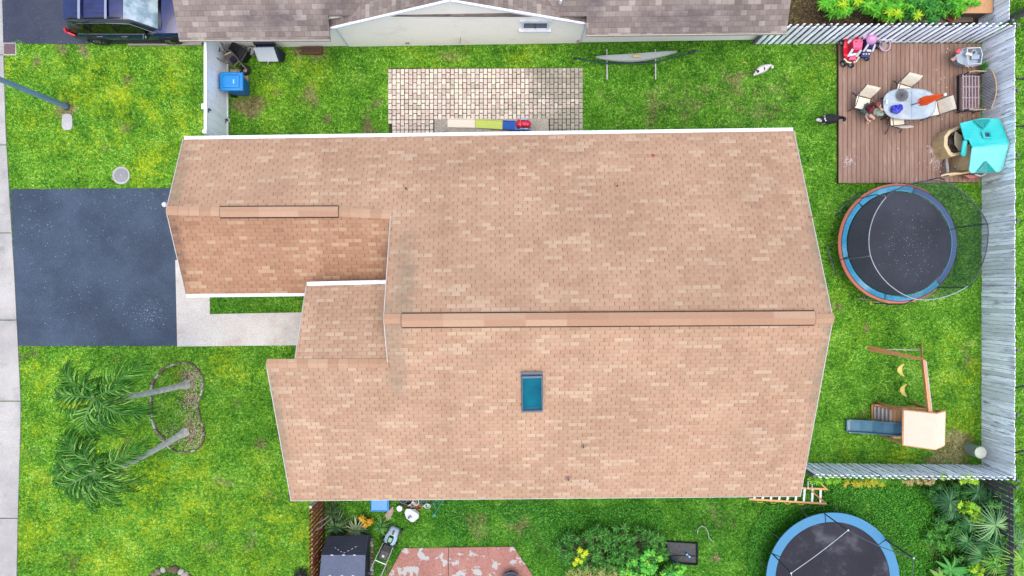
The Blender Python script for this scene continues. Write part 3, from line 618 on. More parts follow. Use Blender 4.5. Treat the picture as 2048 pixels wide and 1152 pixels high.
plank_fence('wooden_fence', 'grey white plank fence section in the top right corner behind the plank box', P(1958, -60), P(1958, 74), (-1, 0, 0), 1.66, .130, .011, wf1)
plank_fence('wooden_fence', 'white slatted fence with dark gaps along the top of the yard above the deck', P(1507, 86), P(1962, 84), (0, -1, 0), 1.74, .135, .085, wf2, True)
plank_fence('wooden_fence', 'white slatted fence with dark gaps at the bottom right, below the play tower', P(1590, 928), P(1963, 932), (0, 1, 0), 1.70, .135, .075, wf2, True)
plank_fence('wooden_fence', 'dark weathered plank fence in the extreme top right corner beyond the white fence', P(2010, 43), P(2130, 6), (-.28, -.96, 0), 1.7, .14, .012, wf3)
plank_fence('wooden_fence', 'dark weathered plank fence at the lower right behind the palm bushes', P(1966, 950), P(1966, 1290), (-1, 0, 0), 1.66, .15, .03, wf3)
plank_fence('wooden_fence', 'red brown plank fence below the house between front lawn and the black tent', P(648, 985), P(648, 1300), (1, 0, 0), 1.75, .11, .05, redw, True, post_mat=pm('pale_edge', C(210, 204, 196)), hj=.03)
# brackets on the outside of the right fence
br = pm('bracket_black', C(38, 40, 44), .6)
for i, (y, w) in enumerate(((184, 'beside the bench'), (273, 'beside the turquoise playhouse'), (763, 'beside the yellow swings'), (885, 'beside the round post'))):
    c = P(1969, y, 0); m = MB(); m.bar((c.x+.02, c.y, 1.62), (c.x+.32, c.y+.04, 1.52), .05, .06); m.ball((c.x+.33, c.y+.04, 1.52), .05)
    tag(m.build('fence_bracket', br, origin=(c.x, c.y, 1.5)), 'small black bracket on the outside of the right fence '+w, 'bracket', 'black brackets on the fence')
# white vinyl fence
pv = pm('white_vinyl', C(236, 243, 246, 1), .3, .03, 3, 0, dirt=C(222, 232, 236, 1), dsc=.8)
pvw = pm('vinyl_trim', C(240, 242, 244, 1.2), .3, .03, 3, 0)
b0, b1 = P(457, 86), P(457, 290); b0.y = 9.05
t = thing('vinyl_fence', 'smooth white vinyl fence and gate between front lawn and back yard', 'fence', tuple(b0)); hV = 1.98
def vy(py, px=410): return P(px, py, hV).y
yg = P(416, 214, hV).y; ygt = (576-214)*(H-hV)/F
for nm, ya, yb_ in (('fence_panel', b0.y-.05, ygt+.03), ('gate_panel', ygt-.03, b1.y)):
    m = MB(); n = max(1, int((ya-yb_)/.28)); st = (ya-yb_)/n
    for i in range(n): m.box((b0.x, ya-(i+.5)*st, hV/2), (.04, st-.006, hV-.22))
    m.build(nm, pv, t)
    for z, w in ((hV-.05, .09), (.12, .07)): MB().box((b0.x, (ya+yb_)/2, z), (w, ya-yb_, .11)).build('rail', pvw, t, bevel=.008)
for y in (b0.y-.02, ygt, b1.y+.05):
    MB().box((b0.x, y, hV/2+.03), (.13, .128, hV+.06)).build('post', pvw, t, bevel=.01)
m = MB().box((b0.x, ygt, hV+.075), (.18, .18, .03)); m.box((b0.x, ygt, hV+.105), (.12, .12, .04), taper=.3); m.build('post_cap', pvw, t)
for z, dy in ((hV-.12, 0), (.4, .05)):
    m = MB(); c = Vector((b0.x+.07, ygt-.09, z)); m.box(c, (.02, .16, .04)); m.box(c+Vector((.01, .05, -.09)), (.02, .05, .16)); m.build('hinge', br, t)

# ---------------------------------------------------------------- deck
dt = thing('deck', 'reddish brown plank deck in the top right of the yard', 'deck', tuple(P(1820, 225)))
dm = wood('brown_composite', C(148, 116, 98), C(168, 136, 116), C(192, 166, 150), ax=1, sc=2, iv=(.95, 1.05))
a = P(1677, 86, .16); b = P(1961, 366, .16); m = MB(); n = int((b.x-a.x)/.162); st = (b.x-a.x)/n
for i in range(n):
    x = a.x+(i+.5)*st; ya = a.y-.001*i; sp = random.choice([.36, .5, .62, .75, 1]); L = ya-b.y; yb_ = b.y+random.uniform(-.01, .01)+(.03 if i > 22 else 0)
    if sp < 1:
        ym = ya-L*sp; m.box((x, (ya+ym)/2, .145), (st-.016, ya-ym-.004, .03)); m.box((x, (ym+yb_)/2, .145+random.uniform(-.002, .002)), (st-.016, ym-yb_-.004, .03))
    else: m.box((x, (ya+yb_)/2, .145), (st-.016, ya-yb_, .03))
m.build('deck_boards', dm, dt)
m = MB(); cx, cy = (a.x+b.x)/2, (a.y+b.y)/2
for s_ in (-1, 1): m.box((cx+s_*(b.x-a.x-.06)/2, cy, .065), (.04, a.y-b.y-.05, .13)); m.box((cx, cy+s_*(a.y-b.y-.09)/2, .065), (b.x-a.x-.15, .04, .13))
for i in range(8): m.box((cx, b.y+.3+i*(a.y-b.y-.6)/7, .06), (b.x-a.x-.2, .04, .12))
m.build('joist_frame', wood('joist', C(92, 66, 56), C(110, 80, 66)), dt)
DZ = .162

# ---------------------------------------------------------------- street furniture of the front lawn
galv = pm('galvanised_blue_grey', C(120, 150, 166, 1.6), .6, .12, 5, .1, metal=0, dirt=C(140, 160, 170))
pb = P(133, 213); t = thing('lamp_post', 'tall blue grey street lamp pole leaning out of the left edge of the photo', 'lamp post', tuple(pb))
MB().cyl(pb-Vector((0, 0, .1)), pb+Vector((0, 0, 7.2)), .105, .065, 16).build('pole', galv, t, smooth=True)
MB().cyl(pb, pb+Vector((0, 0, .06)), .15, .12, 16).build('base_collar', pm('collar_dark', C(70, 76, 74)), t)
MB().tube([pb+Vector((0, 0, 7.15)), pb+Vector((-.5, .02, 7.6)), pb+Vector((-1.5, .05, 7.75))], .035, 10).build('arm', galv, t)
MB().box(pb+Vector((-1.8, .06, 7.74)), (.7, .26, .12)).build('lamp_head', galv, t, bevel=.03)
cg = speckle('grey_concrete_cover', C(188, 186, 184), C(208, 204, 200), C(150, 148, 144), 24)
c = P(135, 244); m = MB(); pts = [(c.x+.20*math.copysign(abs(math.cos(q))**.6, math.cos(q)), c.y+.31*math.copysign(abs(math.sin(q))**.6, math.sin(q))) for q in [2*math.pi*i/28 for i in range(28)]]
m.prism(pts, -.05, .035); tag(m.build('utility_cover', cg, origin=c, bevel=.01), 'oblong grey concrete cover in the lawn just below the lamp pole', 'utility cover')
c = P(243, 351); t = thing('manhole_cover', 'round grey concrete manhole cover in the lawn above the driveway', 'manhole cover', tuple(c))
MB().lathe(c, [(.33, -.05), (.33, .03), (.27, .03), (.265, .02)], 32, close=False).build('rim', cg, t)
m = MB().cyl(c, c+Vector((0, 0, .036)), .255, n=32); m.build('lid', speckle('lid_dark', C(150, 150, 152), C(170, 168, 168), C(120, 118, 116), 30), t, bevel=.006); MB().cyl(c, c+Vector((0, 0, .045)), .03).build('lift_knob', cg, t)
c = P(20, 98); t = thing('meter_box', 'small square brown meter box lid at the top of the pavement edge', 'meter box', tuple(c))
MB().box(c+Vector((0, 0, -.01)), (.50, .48, .06)).build('rim', cg, t, bevel=.02); MB().box(c+Vector((0, 0, .01)), (.41, .39, .06)).build('lid', pm('brown_lid', C(118, 88, 92), .7), t, bevel=.015)
tw = wood('landscape_timber', C(186, 172, 158), C(204, 192, 178), C(140, 126, 114), ax=0)
for i, (x0, x1, y) in enumerate(((258, 350, 89), (351, 406, 88.5))):
    a_ = P(x0, y); b_ = P(x1, y-.3); tag(MB().box(((a_.x+b_.x)/2, a_.y, .05), (b_.x-a_.x-.02, .11, .12)).build('landscape_timber', tw, origin=a_, bevel=.01), ('longer left' if i == 0 else 'shorter right')+' pale timber edging between lawn and the parked car driveway', 'timber', 'timbers edging the driveway')

# ---------------------------------------------------------------- stone rings
stn = NT('bed_stone'); gi = stn.new('NewGeometry').outputs['Random Per Island']
c_ = stn.mix(1, stn.ramp(gi, [(.1, C(120, 104, 84)), (.5, C(150, 138, 116)), (.9, C(206, 200, 186))]), stn.ss(stn.noise(stn.coord(), 14, 5, .7), .3, .7, .7, 1.15), 'MULTIPLY'); stn.bump(stn.noise(stn.coord(), 20, 4), .6, .02); stn.fin(c_, .95, 0, .1)
bed = [(330, 738), (352, 728), (378, 726), (396, 738), (406, 758), (404, 785), (396, 808), (400, 830), (407, 855), (408, 878), (398, 895), (378, 903), (355, 902), (338, 893), (325, 876), (312, 858), (305, 835), (303, 805), (304, 780), (309, 760)]
def closed_curve(pts, n):
    out = []; L = len(pts)
    for i in range(L):
        p0, p1, p2, p3 = [Vector(pts[(i+k-1) % L]) for k in range(4)]
        for j in range(n):
            u = j/n; out.append(.5*((2*p1)+(-p0+p2)*u+(2*p0-5*p1+4*p2-p3)*u*u+(-p0+3*p1-3*p2+p3)*u**3))
    return out
cv = [P(q.x, q.y) for q in closed_curve(bed, 12)]; m = MB(); acc = 0; nxt = 0
for i in range(len(cv)):
    p, q = cv[i], cv[(i+1) % len(cv)]; acc += (q-p).length
    if acc >= nxt:
        L = random.uniform(.16, .30); nxt = acc+L*.9; px_ = p.x*F/H+1024; wl_ = .07 if px_ > 330 else .11
        m.box((p.x, p.y, .03), (L, wl_*random.uniform(.8, 1.15), .12), rz=math.atan2(q.y-p.y, q.x-p.x)+random.uniform(-.1, .1), taper=.88)
tag(m.build('stone_border', stn.mat, bevel=.02, origin=cv[0]), 'kidney shaped ring of pale stones around the two palm trunks', 'stone border')
m = MB(); q = [P(a*.5+(a+0)*.5, b) for a, b in bed]; cb = sum(q, Vector())/len(q)
chips = MB()
for i in range(1900):
    p = random.choice([P(388, 868), P(386, 872), P(388, 810), P(392, 780), P(385, 745), P(340, 880)])+Vector((random.gauss(0, .3), random.gauss(0, .42), 0)); 
    if not inpoly(np.array([p.x]), np.array([p.y]), [P(*z) for z in bed])[0]: continue
    a = random.uniform(0, 3); d = Vector((math.cos(a), math.sin(a), 0))*random.uniform(.015, .032); e = Vector((-d.y, d.x, 0))*.5; z = Vector((0, 0, random.uniform(.02, .06)))
    chips.add([p-d+z, p+e+z, p+d+z+Vector((0, 0, .01)), p-e+z], [(0, 3, 2, 1)])
chm = NT('wood_chips'); chm.fin(chm.ramp(chm.new('NewGeometry').outputs['Random Per Island'], [(.1, C(180, 150, 110)), (.5, C(214, 194, 154)), (.9, C(236, 224, 196))]), .9)
tag(chips.build('wood_chips', chm.mat), kind='stuff')
m = MB()
t0 = P(340, 1164)
for i in range(20):
    a = R(i*18+random.uniform(-4, 4)); r = .62; m.ball((t0.x+r*math.cos(a)*1.15, t0.y+r*math.sin(a)*.8, .04), random.uniform(.11, .16), (1.1, .9, .7), 8, rz=a, jit=.008)
tag(m.build('stone_ring', stn.mat, smooth=True, origin=t0), 'ring of rounded grey stones cut by the bottom edge of the front lawn', 'stone ring')
m = MB()
for i in range(700):
    a = random.uniform(0, 6.28); r = .5*math.sqrt(random.random()); p = t0+Vector((math.cos(a)*r*1.15, math.sin(a)*r*.8, 0)); b_ = random.uniform(0, 6.28); d = Vector((math.cos(b_), math.sin(b_), 0))*random.uniform(.08, .2)
    m.strip([p+Vector((0, 0, .02)), p+d*.6+Vector((0, 0, .12)), p+d+Vector((0, 0, .09))], [.01, .02, .004])
tag(m.build('ring_plants', leafmat('ringleaf', C(40, 90, 30), C(90, 150, 50))), kind='stuff')

# ---------------------------------------------------------------- palms
trunkm = NT('palm_bark'); vv = trunkm.coord(); rg = trunkm.new('TexWave'); trunkm.put(rg.inputs['Vector'], trunkm.new('UVMap').outputs[0])
c_ = trunkm.mix(trunkm.ss(trunkm.noise(vv, 5, 6, .7), .3, .7), C(176, 172, 156, 1.5), C(224, 218, 204, 1.5)); trunkm.bump(trunkm.noise(vv, 9, 4, sc3=(1, 1, 4)), .5, .02); trunkm.fin(c_, .9, 0, .1)
frondm = leafmat('palm_leaflets', C(20, 68, 18), C(72, 148, 40), C(196, 238, 120), .45, .35)
yfrond = leafmat('yellow_leaflets', C(120, 160, 20), C(176, 206, 24), C(220, 226, 60), .45)
rach = pm('rachis', C(84, 136, 56), .5)
fib = leafmat('palm_fibre', C(120, 96, 76), C(160, 138, 112), C(196, 180, 150), .9, .1)
def palm(label, base, crown, bend, fronds, seed, rbase=.118):
    rn = random.Random(seed); base = Vector(base); crown = Vector(crown)
    t = thing('palm_tree', label, 'palm tree', tuple(base), group='palm trees in the front lawn')
    pts = []; rr = []
    for i in range(15):
        u = i/14; p = base.lerp(crown, u)+Vector(bend)*math.sin(math.pi*u); pts.append(p); rr.append(rbase*(1.0-.52*u)*(1+.5*max(0, 1-u*14)+.02*math.sin(i*9)))
    MB().tube(pts, .1, 14, radii=rr).build('trunk', trunkm.mat, t, smooth=True)
    d = (pts[-1]-pts[-3]).normalized(); MB().tube([pts[-2], crown+d*.5], .1, 10, radii=[.10, .05]).build('crownshaft', pm('crownshaft', C(96, 140, 70), .5), t, smooth=True)
    m = MB()
    for i in range(150):
        a = rn.uniform(0, 6.28); p = pts[-2-rn.randint(0, 2)]; q = p+Vector((math.cos(a)*.25, math.sin(a)*.25, rn.uniform(-.1, .15))); q2 = q+Vector((math.cos(a)*.18, math.sin(a)*.18, -rn.uniform(.2, .6))); m.strip([p, q, q2], [.03, .02, .006])
    m.build('dead_fibre', fib, t)
    for (ang, L, lift, droop, yel) in fronds:
        a = R(ang); hd = Vector((math.cos(a), math.sin(a), 0)); sd_ = Vector((-hd.y, hd.x, 0)); n = 20; rp = []; cur = rn.uniform(-.25, .25)
        for i in range(n+1):
            u = i/n; r = L*(u-.12*u*u); rp.append(crown+d*.3+hd*r+sd_*cur*L*u*u*.6+Vector((0, 0, lift*math.sin(u*2.2)-droop*u**2.2)))
        MB().tube(rp, .02, 5, radii=[.035*(1-.85*i/n)+.004 for i in range(n+1)]).build('frond_stem', rach, t)
        m = MB(); NL = 66; twist = rn.uniform(-.35, .35)
        for i in range(3, NL):
            u = i/NL; x = u*n; k = int(x); p = rp[k].lerp(rp[min(n, k+1)], x-k); dd = (rp[min(n, k+1)]-rp[max(0, k-1)]).normalized(); s2 = dd.cross(Vector((0, 0, 1))).normalized(); upv = s2.cross(dd)
            ll = (.50*math.sin(math.pi*min(1, u*.86+.13))**.6+.06)*L/1.7*rn.uniform(.8, 1.15)
            for sg in (-1, 1):
                swp = .6+.5*u+rn.uniform(-.22, .22); el = rn.uniform(-.35, .6)+twist*sg
                v0 = (s2*sg*math.cos(swp)+dd*math.sin(swp)+upv*el*.6).normalized()
                q1 = p+v0*ll*.5; q2 = p+v0*ll*.85+Vector((0, 0, -ll*.22)); q3 = p+v0*ll*1.0+Vector((0, 0, -ll*rn.uniform(.35, .8)))
                sdv = dd*.8+upv*rn.uniform(-.5, .5)
                m.strip([p, q1, q2, q3], [.018, .044, .030, .004], side=sdv)
        m.build('frond', yfrond if yel else frondm, t)
palm('palm tree with one yellow frond, the upper one of the two leaning palms', P(373, 769), P(205, 794, 4.4), (-.15, -.1, .5),
     [(36, 1.8, .3, .7, 0), (24, 1.3, .5, .5, 0), (-20, 1.9, .3, .9, 0), (-34, 1.6, .5, .8, 0), (-84, 1.6, .3, .9, 0), (-66, 1.2, .4, 1.0, 0), (-112, 1.7, .4, .9, 0), (148, 1.7, .35, .6, 0), (165, 1.2, .7, .4, 0), (186, 1.5, .25, .5, 1), (195, 1.95, .1, .8, 0), (202, 1.5, .3, .9, 0), (128, 1.0, .4, .8, 0), (80, .7, .6, .5, 0)], 3)
palm('all green palm tree, the lower one of the two leaning palms', P(371, 864), P(203, 940, 4.3), (-.35, -.35, .35),
     [(28, 1.7, .3, .7, 0), (-34, 1.5, .3, 1.1, 0), (-52, 1.4, .4, 1.1, 0), (-78, 1.5, .4, .9, 0), (-104, 1.6, .4, .8, 0), (-138, 1.6, .4, .8, 0), (190, 1.9, .3, .7, 0), (206, 1.6, .5, .8, 0), (172, 1.7, .4, .7, 0), (148, 1.75, .3, .8, 0), (130, 1.8, .4, .6, 0), (112, 1.3, .5, .8, 0), (60, .8, .6, .5, 0)], 11)

# ---------------------------------------------------------------- shrubs and plants
def rosette(m, c, n, L, w, up, rn, droop=.3, segs=3, jit=.3):
    c = Vector(c)
    for i in range(n):
        a = 2*math.pi*(i+rn.uniform(-jit, jit))/n; e = up+rn.uniform(-.25, .25); l = L*rn.uniform(.75, 1.15)
        h = Vector((math.cos(a), math.sin(a), 0)); pts = []; ws = []
        for k in range(segs+1):
            u = k/segs; pts.append(c+h*l*u*math.cos(e)+Vector((0, 0, l*u*math.sin(e)-droop*l*u*u))); ws.append(w*(math.sin(math.pi*(u*.80+.15)) if k < segs else .06))
        m.strip(pts, ws, side=Vector((-h.y, h.x, rn.uniform(-.3, .3))))
def rosbush(name, label, cat, spots, z, n, L, w, up, mat, seed, group=None, droop=.3, stems=True, layers=1):
    rn = random.Random(seed); cx = sum(s[0] for s in spots)/len(spots); cy = sum(s[1] for s in spots)/len(spots); b0 = P(cx, cy)
    t = thing(name, label, cat, (b0.x, b0.y, 0), group=group); m = MB(); st = MB()
    for s in spots:
        zz = z*rn.uniform(.75, 1.15); p = P(s[0], s[1], zz)
        for k in range(layers): rosette(m, p-Vector((0, 0, k*.12)), n, L*rn.uniform(.8, 1.15)*(s[2] if len(s) > 2 else 1), w, up-(.35*k), rn, droop)
        if stems: st.tube([Vector((b0.x*.5+p.x*.5, b0.y*.5+p.y*.5, 0)), p.lerp(Vector((b0.x, b0.y, 0)), .3), p], .015, 5)
    m.build('foliage', mat, t)
    if stems: st.build('stem', pm('stem_brown', C(96, 80, 60)), t)
    return t
def scatter(cx, cy, rx, ry, n, seed):
    rn = random.Random(seed); out = []
    for _ in range(n*30):
        if len(out) >= n: break
        a = rn.uniform(0, 6.28); r = math.sqrt(rn.random()); p = (cx+rx*r*math.cos(a), cy+ry*r*math.sin(a))
        if all((p[0]-q[0])**2+(p[1]-q[1])**2 > 36 for q in out): out.append(p)
    return out
lmA = leafmat('frangipani_leaf', C(56, 140, 30), C(100, 196, 44), C(160, 224, 60), .4)
lmY = leafmat('frangipani_yellow', C(110, 180, 20), C(180, 220, 30), C(236, 232, 60), .4)
lmD = leafmat('frangipani_deep', C(30, 96, 30), C(60, 150, 44), C(120, 190, 70), .4)
dsc = ['bright green bush nearest the neighbour roof, behind the top fence', 'yellow green bush in the middle of the row behind the top fence', 'large lush green bush to the right in the row behind the top fence', 'deep green bush touching the plank box behind the top fence']
for i, (cx, cy, rx, ry, n, mt) in enumerate(((1685, 4, 40, 22, 20, lmA), (1775, 10, 48, 26, 26, lmA), (1860, 14, 44, 28, 30, lmD), (1915, 6, 40, 24, 22, lmA))):
    rosbush('shrub', dsc[i], 'shrub', scatter(cx, cy, rx, ry, n, i), 1.0, 11, .24, .055, .35, mt, i, 'bushes behind the top fence', layers=2)
m = MB(); rn = random.Random(5)
t = thing('shrub', 'small yellow tipped plant between the green bushes behind the top fence', 'shrub', tuple(P(1700, 10)), group='bushes behind the top fence')
for s in ((1686, 10), (1716, 3), (1796, 28), (1835, 32), (1780, 24)): rosette(m, P(s[0], s[1], 1.15), 13, .26, .05, .4, rn)
m.build('foliage', lmY, t)
# low creeping ground plants north of fence
blades('leaf_litter', 9000, (P(1578, 0).x, P(1965, 0).x, 9.3, 11.2), lambda x, y: np.ones(x.shape, bool), .05, .12, .02, .05, 0, .03, leafmat('litter', C(60, 56, 36), C(104, 90, 60), C(170, 146, 100), .9), True)
# bottom centre shrub
shA_ = rosbush('shrub', 'dark green upright leafy shrub at the bottom beside the black tray', 'shrub', scatter(1225, 1100, 112, 44, 130, 9), .7, 7, .20, .035, .9, leafmat('upright_leaf', C(34, 100, 32), C(76, 154, 48), C(146, 202, 96), .4, .5), 2, layers=3)
rosbush('shrub', 'glossy bright green broad leaved shrub at the very bottom, below the black tray', 'shrub', scatter(1305, 1140, 62, 34, 40, 12), .85, 9, .17, .07, .3, leafmat('glossy_leaf', C(36, 130, 40), C(86, 196, 50), C(190, 232, 60), .3, .5), 5, layers=2)
rosbush('shrub', 'small bright yellow leaved shrub in the bottom bushes', 'shrub', [(1160, 1102), (1166, 1112), (1155, 1120), (1150, 1128), (1172, 1106), (1162, 1124), (1168, 1116)], .95, 9, .13, .04, .4, leafmat('yellow_leaf', C(170, 200, 20), C(216, 228, 30), C(244, 240, 80), .4), 5, layers=2)
rosbush('shrub', 'pale olive bush at the bottom edge left of the glossy green shrub', 'shrub', scatter(1195, 1150, 60, 16, 26, 15), .7, 8, .2, .035, .4, leafmat('olive_leaf', C(110, 120, 60), C(160, 164, 84), C(206, 200, 130), .5), 6)
# lower right jungle
fan = leafmat('fan_palm_leaf', C(36, 96, 50), C(80, 150, 80), C(150, 200, 120), .4, .45)
fanl = leafmat('fan_palm_light', C(80, 150, 40), C(130, 190, 60), C(190, 216, 110), .4, .45)
def fanpalm(label, spots, mat, seed):
    rn = random.Random(seed); b0 = P(spots[0][0], spots[0][1]); t = thing('fan_palm', label, 'palm bush', (b0.x, b0.y, 0), group='fan palms in the lower right corner'); 
    for (px, py, z, L) in spots:
        p = P(px, py, z); MB().tube([Vector((b0.x, b0.y, 0)), p.lerp(Vector((b0.x, b0.y, 0)), .4)+Vector((0, 0, .1)), p], .018, 5).build('leaf_stalk', rach, t)
        m = MB(); N = 30; ph = rn.uniform(0, 6)
        for i in range(N):
            a = ph+2*math.pi*i/N*.94+rn.uniform(-.05, .05); h = Vector((math.cos(a), math.sin(a), 0)); l = L*rn.uniform(.8, 1.08)
            pts = [p+h*l*u+Vector((0, 0, .10*math.sin(u*2.2)*l-.35*l*u*u)) for u in (0, .35, .7, 1)]; m.strip(pts, [.01, .045, .032, .003], side=Vector((-h.y, h.x, rn.uniform(-.8, .8))))
        m.build('fan_leaf', mat, t)
fanpalm('dark green fan palm under the dark fence, furthest from the corner', [(1900, 1003, .9, .62), (1908, 1022, .7, .5), (1880, 1000, .6, .4)], leafmat('fan_dark', C(24, 70, 40), C(60, 116, 64), C(120, 160, 110), .4, .4), 1)
fanpalm('large pale green fan palm with a wide star of leaves at the right edge', [(1991, 1050, 1.4, .85), (2030, 1085, 1.1, .7)], leafmat('fan_pale', C(84, 140, 80), C(130, 180, 110), C(190, 216, 150), .4, .45), 2)
fanpalm('mid green fan palm below the large pale one', [(1980, 1085, .9, .68), (1940, 1048, .6, .45), (2015, 1050, .8, .5)], fan, 3)
fanpalm('light green fan palm with brown tips in the very corner', [(2030, 1140, 1.3, .95), (1990, 1125, 1.1, .6), (2045, 1120, 1.5, .8)], fanl, 4)
rosbush('shrub', 'yellow topped green croton beside the pale fan palm', 'shrub', [(1935, 1012), (1940, 1024), (1950, 1030), (1955, 1018), (1928, 1022), (1945, 1012), (1950, 1040), (1962, 1032), (1966, 1040), (1920, 1010)], 1.0, 10, .16, .05, .4, leafmat('croton', C(90, 170, 40), C(150, 210, 50), C(236, 232, 40), .4), 7, 'crotons in the lower right corner', layers=2)
rosbush('shrub', 'small yellow green croton near the bottom edge of the right corner', 'shrub', [(1955, 1132), (1965, 1140), (1948, 1142), (1962, 1150)], .8, 10, .15, .05, .4, leafmat('croton2', C(90, 170, 40), C(170, 220, 50), C(226, 232, 60), .4), 8, 'crotons in the lower right corner', layers=2)
rosbush('shrub', 'leafy green bush against the lower end of the dark fence', 'shrub', scatter(2010, 1015, 30, 22, 22, 20), 1.0, 9, .2, .035, .5, leafmat('bush_mid', C(60, 130, 50), C(110, 180, 90), C(170, 210, 120), .5), 9, layers=2)
rosbush('vine', 'yellow green vine on the right half of the lower white fence', 'vine', [(1915+random.uniform(-30, 40), 955+random.uniform(-4, 10)) for _ in range(26)], 1.45, 7, .13, .045, .3, leafmat('vine1', C(90, 160, 20), C(160, 206, 40), C(220, 220, 80), .5), 10, 'vines on the lower white fence', stems=False)
rosbush('vine', 'yellow orange vine along the middle of the lower white fence', 'vine', [(1715+random.uniform(-28, 50), 966+random.uniform(-4, 5)) for _ in range(26)], 1.2, 7, .11, .04, .3, leafmat('vine2', C(120, 150, 30), C(190, 180, 40), C(220, 160, 60), .5), 11, 'vines on the lower white fence', stems=False)
rosbush('vine', 'green vine at the left end of the lower white fence by the ladder', 'vine', [(1650+random.uniform(-30, 30), 960+random.uniform(-6, 6)) for _ in range(24)], 1.1, 7, .13, .045, .3, leafmat('vine3', C(60, 140, 30), C(120, 190, 40), C(200, 220, 60), .5), 12, 'vines on the lower white fence', stems=False)
rosbush('vine', 'brownish dead vine patch on the lower white fence', 'vine', [(1840+random.uniform(-34, 30), 962+random.uniform(-4, 8)) for _ in range(26)], 1.0, 7, .1, .03, .2, leafmat('vine4', C(150, 120, 90), C(180, 160, 110), C(190, 190, 80), .7), 13, 'vines on the lower white fence', stems=False)
def broadleaf(name, label, c, leaves, z, mat, seed):
    rn = random.Random(seed); c = P(c[0], c[1], 0); t = thing(name, label, 'plant', tuple(c)); top = c+Vector((0, 0, z)); MB().cyl(c, top, .05, .035).build('stem', pm('banana_stem', C(150, 160, 90)), t)
    for a, L, w in leaves:
        a = R(a); h = Vector((math.cos(a), math.sin(a), 0)); s_ = Vector((-h.y, h.x, 0)); m = MB(); pts = []
        for k in range(9):
            u = k/8; p = top+h*L*u+Vector((0, 0, .25*L*math.sin(u*2.4)-.18*L*u*u)); ww = w*math.sin(math.pi*(.06+u*.93))**.6/2; pts.append((p-s_*ww-Vector((0, 0, -.25*ww)), p, p+s_*ww+Vector((0, 0, .25*ww))))
        vs = [q for r in pts for q in r]; m.add(vs, [(3*k+j, 3*k+j+1, 3*k+j+4, 3*k+j+3) for k in range(8) for j in (0, 1)]); lf = m.build('leaf', mat, t); MB().tube([r[1]+Vector((0, 0, .006)) for r in pts], .007, 4).build('midrib', pm('midrib', C(176, 216, 120)), lf)
bl_ = leafmat('banana_leaf', C(40, 130, 44), C(66, 160, 58), C(96, 190, 76), .35, .5)
broadleaf('banana_plant', 'broad leaved plant with big oval leaves near the bottom edge on the right', (1884, 1128), [(5, .75, .26), (-35, .6, .22), (75, .55, .10), (120, .6, .12), (150, .62, .14), (190, .32, .22), (255, .45, .12)], .5, bl_, 1)
broadleaf('banana_plant', 'smaller pale broad leaved plant at the bottom edge beside the big oval leaves', (1868, 1148), [(140, .5, .16), (95, .42, .16), (200, .4, .16), (20, .3, .2), (-60, .3, .2)], .35, leafmat('banana_pale', C(96, 160, 50), C(130, 180, 66), C(176, 200, 90), .4, .4), 2)
m = MB(); rn = random.Random(4); b0 = P(1945, 1100)
for i in range(46):
    p = b0+Vector((rn.gauss(0, .22), rn.gauss(0.05, .24), rn.uniform(.3, .6))); a = rn.uniform(0, 6.28); h = Vector((math.cos(a), math.sin(a), 0))*rn.uniform(.12, .3); m.strip([p, p+h*.5+Vector((0, 0, .06)), p+h-Vector((0, 0, .08))], [.03, .09, .02])
t = thing('dead_stump', 'dry grey brown palm stump with curled leaves in the lower right bushes', 'stump', tuple(b0)); m.build('dry_leaves', leafmat('dry_leaf', C(110, 90, 70), C(164, 140, 112), C(204, 184, 150), .9), t); MB().cyl(b0+Vector((.02, -.25, 0)), b0+Vector((0, 0, .4)), .08, .06).build('trunk', pm('stump', C(110, 104, 70)), t)
m = MB(); rn = random.Random(8); b0 = P(1868, 1128); 
tag(MB().ball(b0+Vector((.1, -.2, .08)), .11, (1.1, .9, .8), 8, jit=.01).build('rock', pm('tanrock', C(206, 184, 156), .9), origin=b0), 'pale tan rock between the two broad leaved plants', 'rock')
fanpalm('dark fan palm at the foot of the dark fence, under the pale one', [(1955, 985, .8, .55), (1975, 1000, .7, .5), (1930, 985, .5, .45)], leafmat('fan_dark', C(24, 70, 40), C(60, 116, 64), C(120, 160, 110)), 5)
fanpalm('mid green fan palm between the dry stump and the corner palm', [(1965, 1112, .9, .6), (1935, 1085, .6, .5), (2005, 1100, 1.2, .6)], fan, 6)
rosbush('shrub', 'dark leafy undergrowth bush between the dry stump and the white fence', 'shrub', scatter(1905, 1045, 34, 26, 26, 41), .45, 9, .17, .04, .4, leafmat('under_leaf', C(24, 74, 26), C(56, 122, 44), C(110, 176, 80)), 41, 'undergrowth in the lower right corner', layers=2)
rosbush('shrub', 'dark leafy undergrowth bush right of the big oval leaved plant', 'shrub', scatter(1930, 1135, 34, 22, 24, 42), .45, 9, .17, .04, .4, leafmat('under_leaf2', C(30, 84, 30), C(66, 136, 50), C(124, 190, 84)), 42, 'undergrowth in the lower right corner', layers=2)
rosbush('shrub', 'leafy bush at the right edge around the large pale fan palm', 'shrub', scatter(2015, 1075, 28, 40, 34, 43), .9, 9, .2, .035, .5, leafmat('under_leaf3', C(40, 100, 40), C(84, 150, 66), C(150, 206, 110)), 43, 'undergrowth in the lower right corner', layers=2)
rosbush('shrub', 'dark green bush along the lower white fence above the fan palms', 'shrub', scatter(1900, 985, 44, 14, 26, 44), .7, 8, .18, .04, .4, leafmat('under_leaf4', C(20, 66, 22), C(50, 112, 40), C(100, 166, 70)), 44, 'undergrowth in the lower right corner', layers=2)
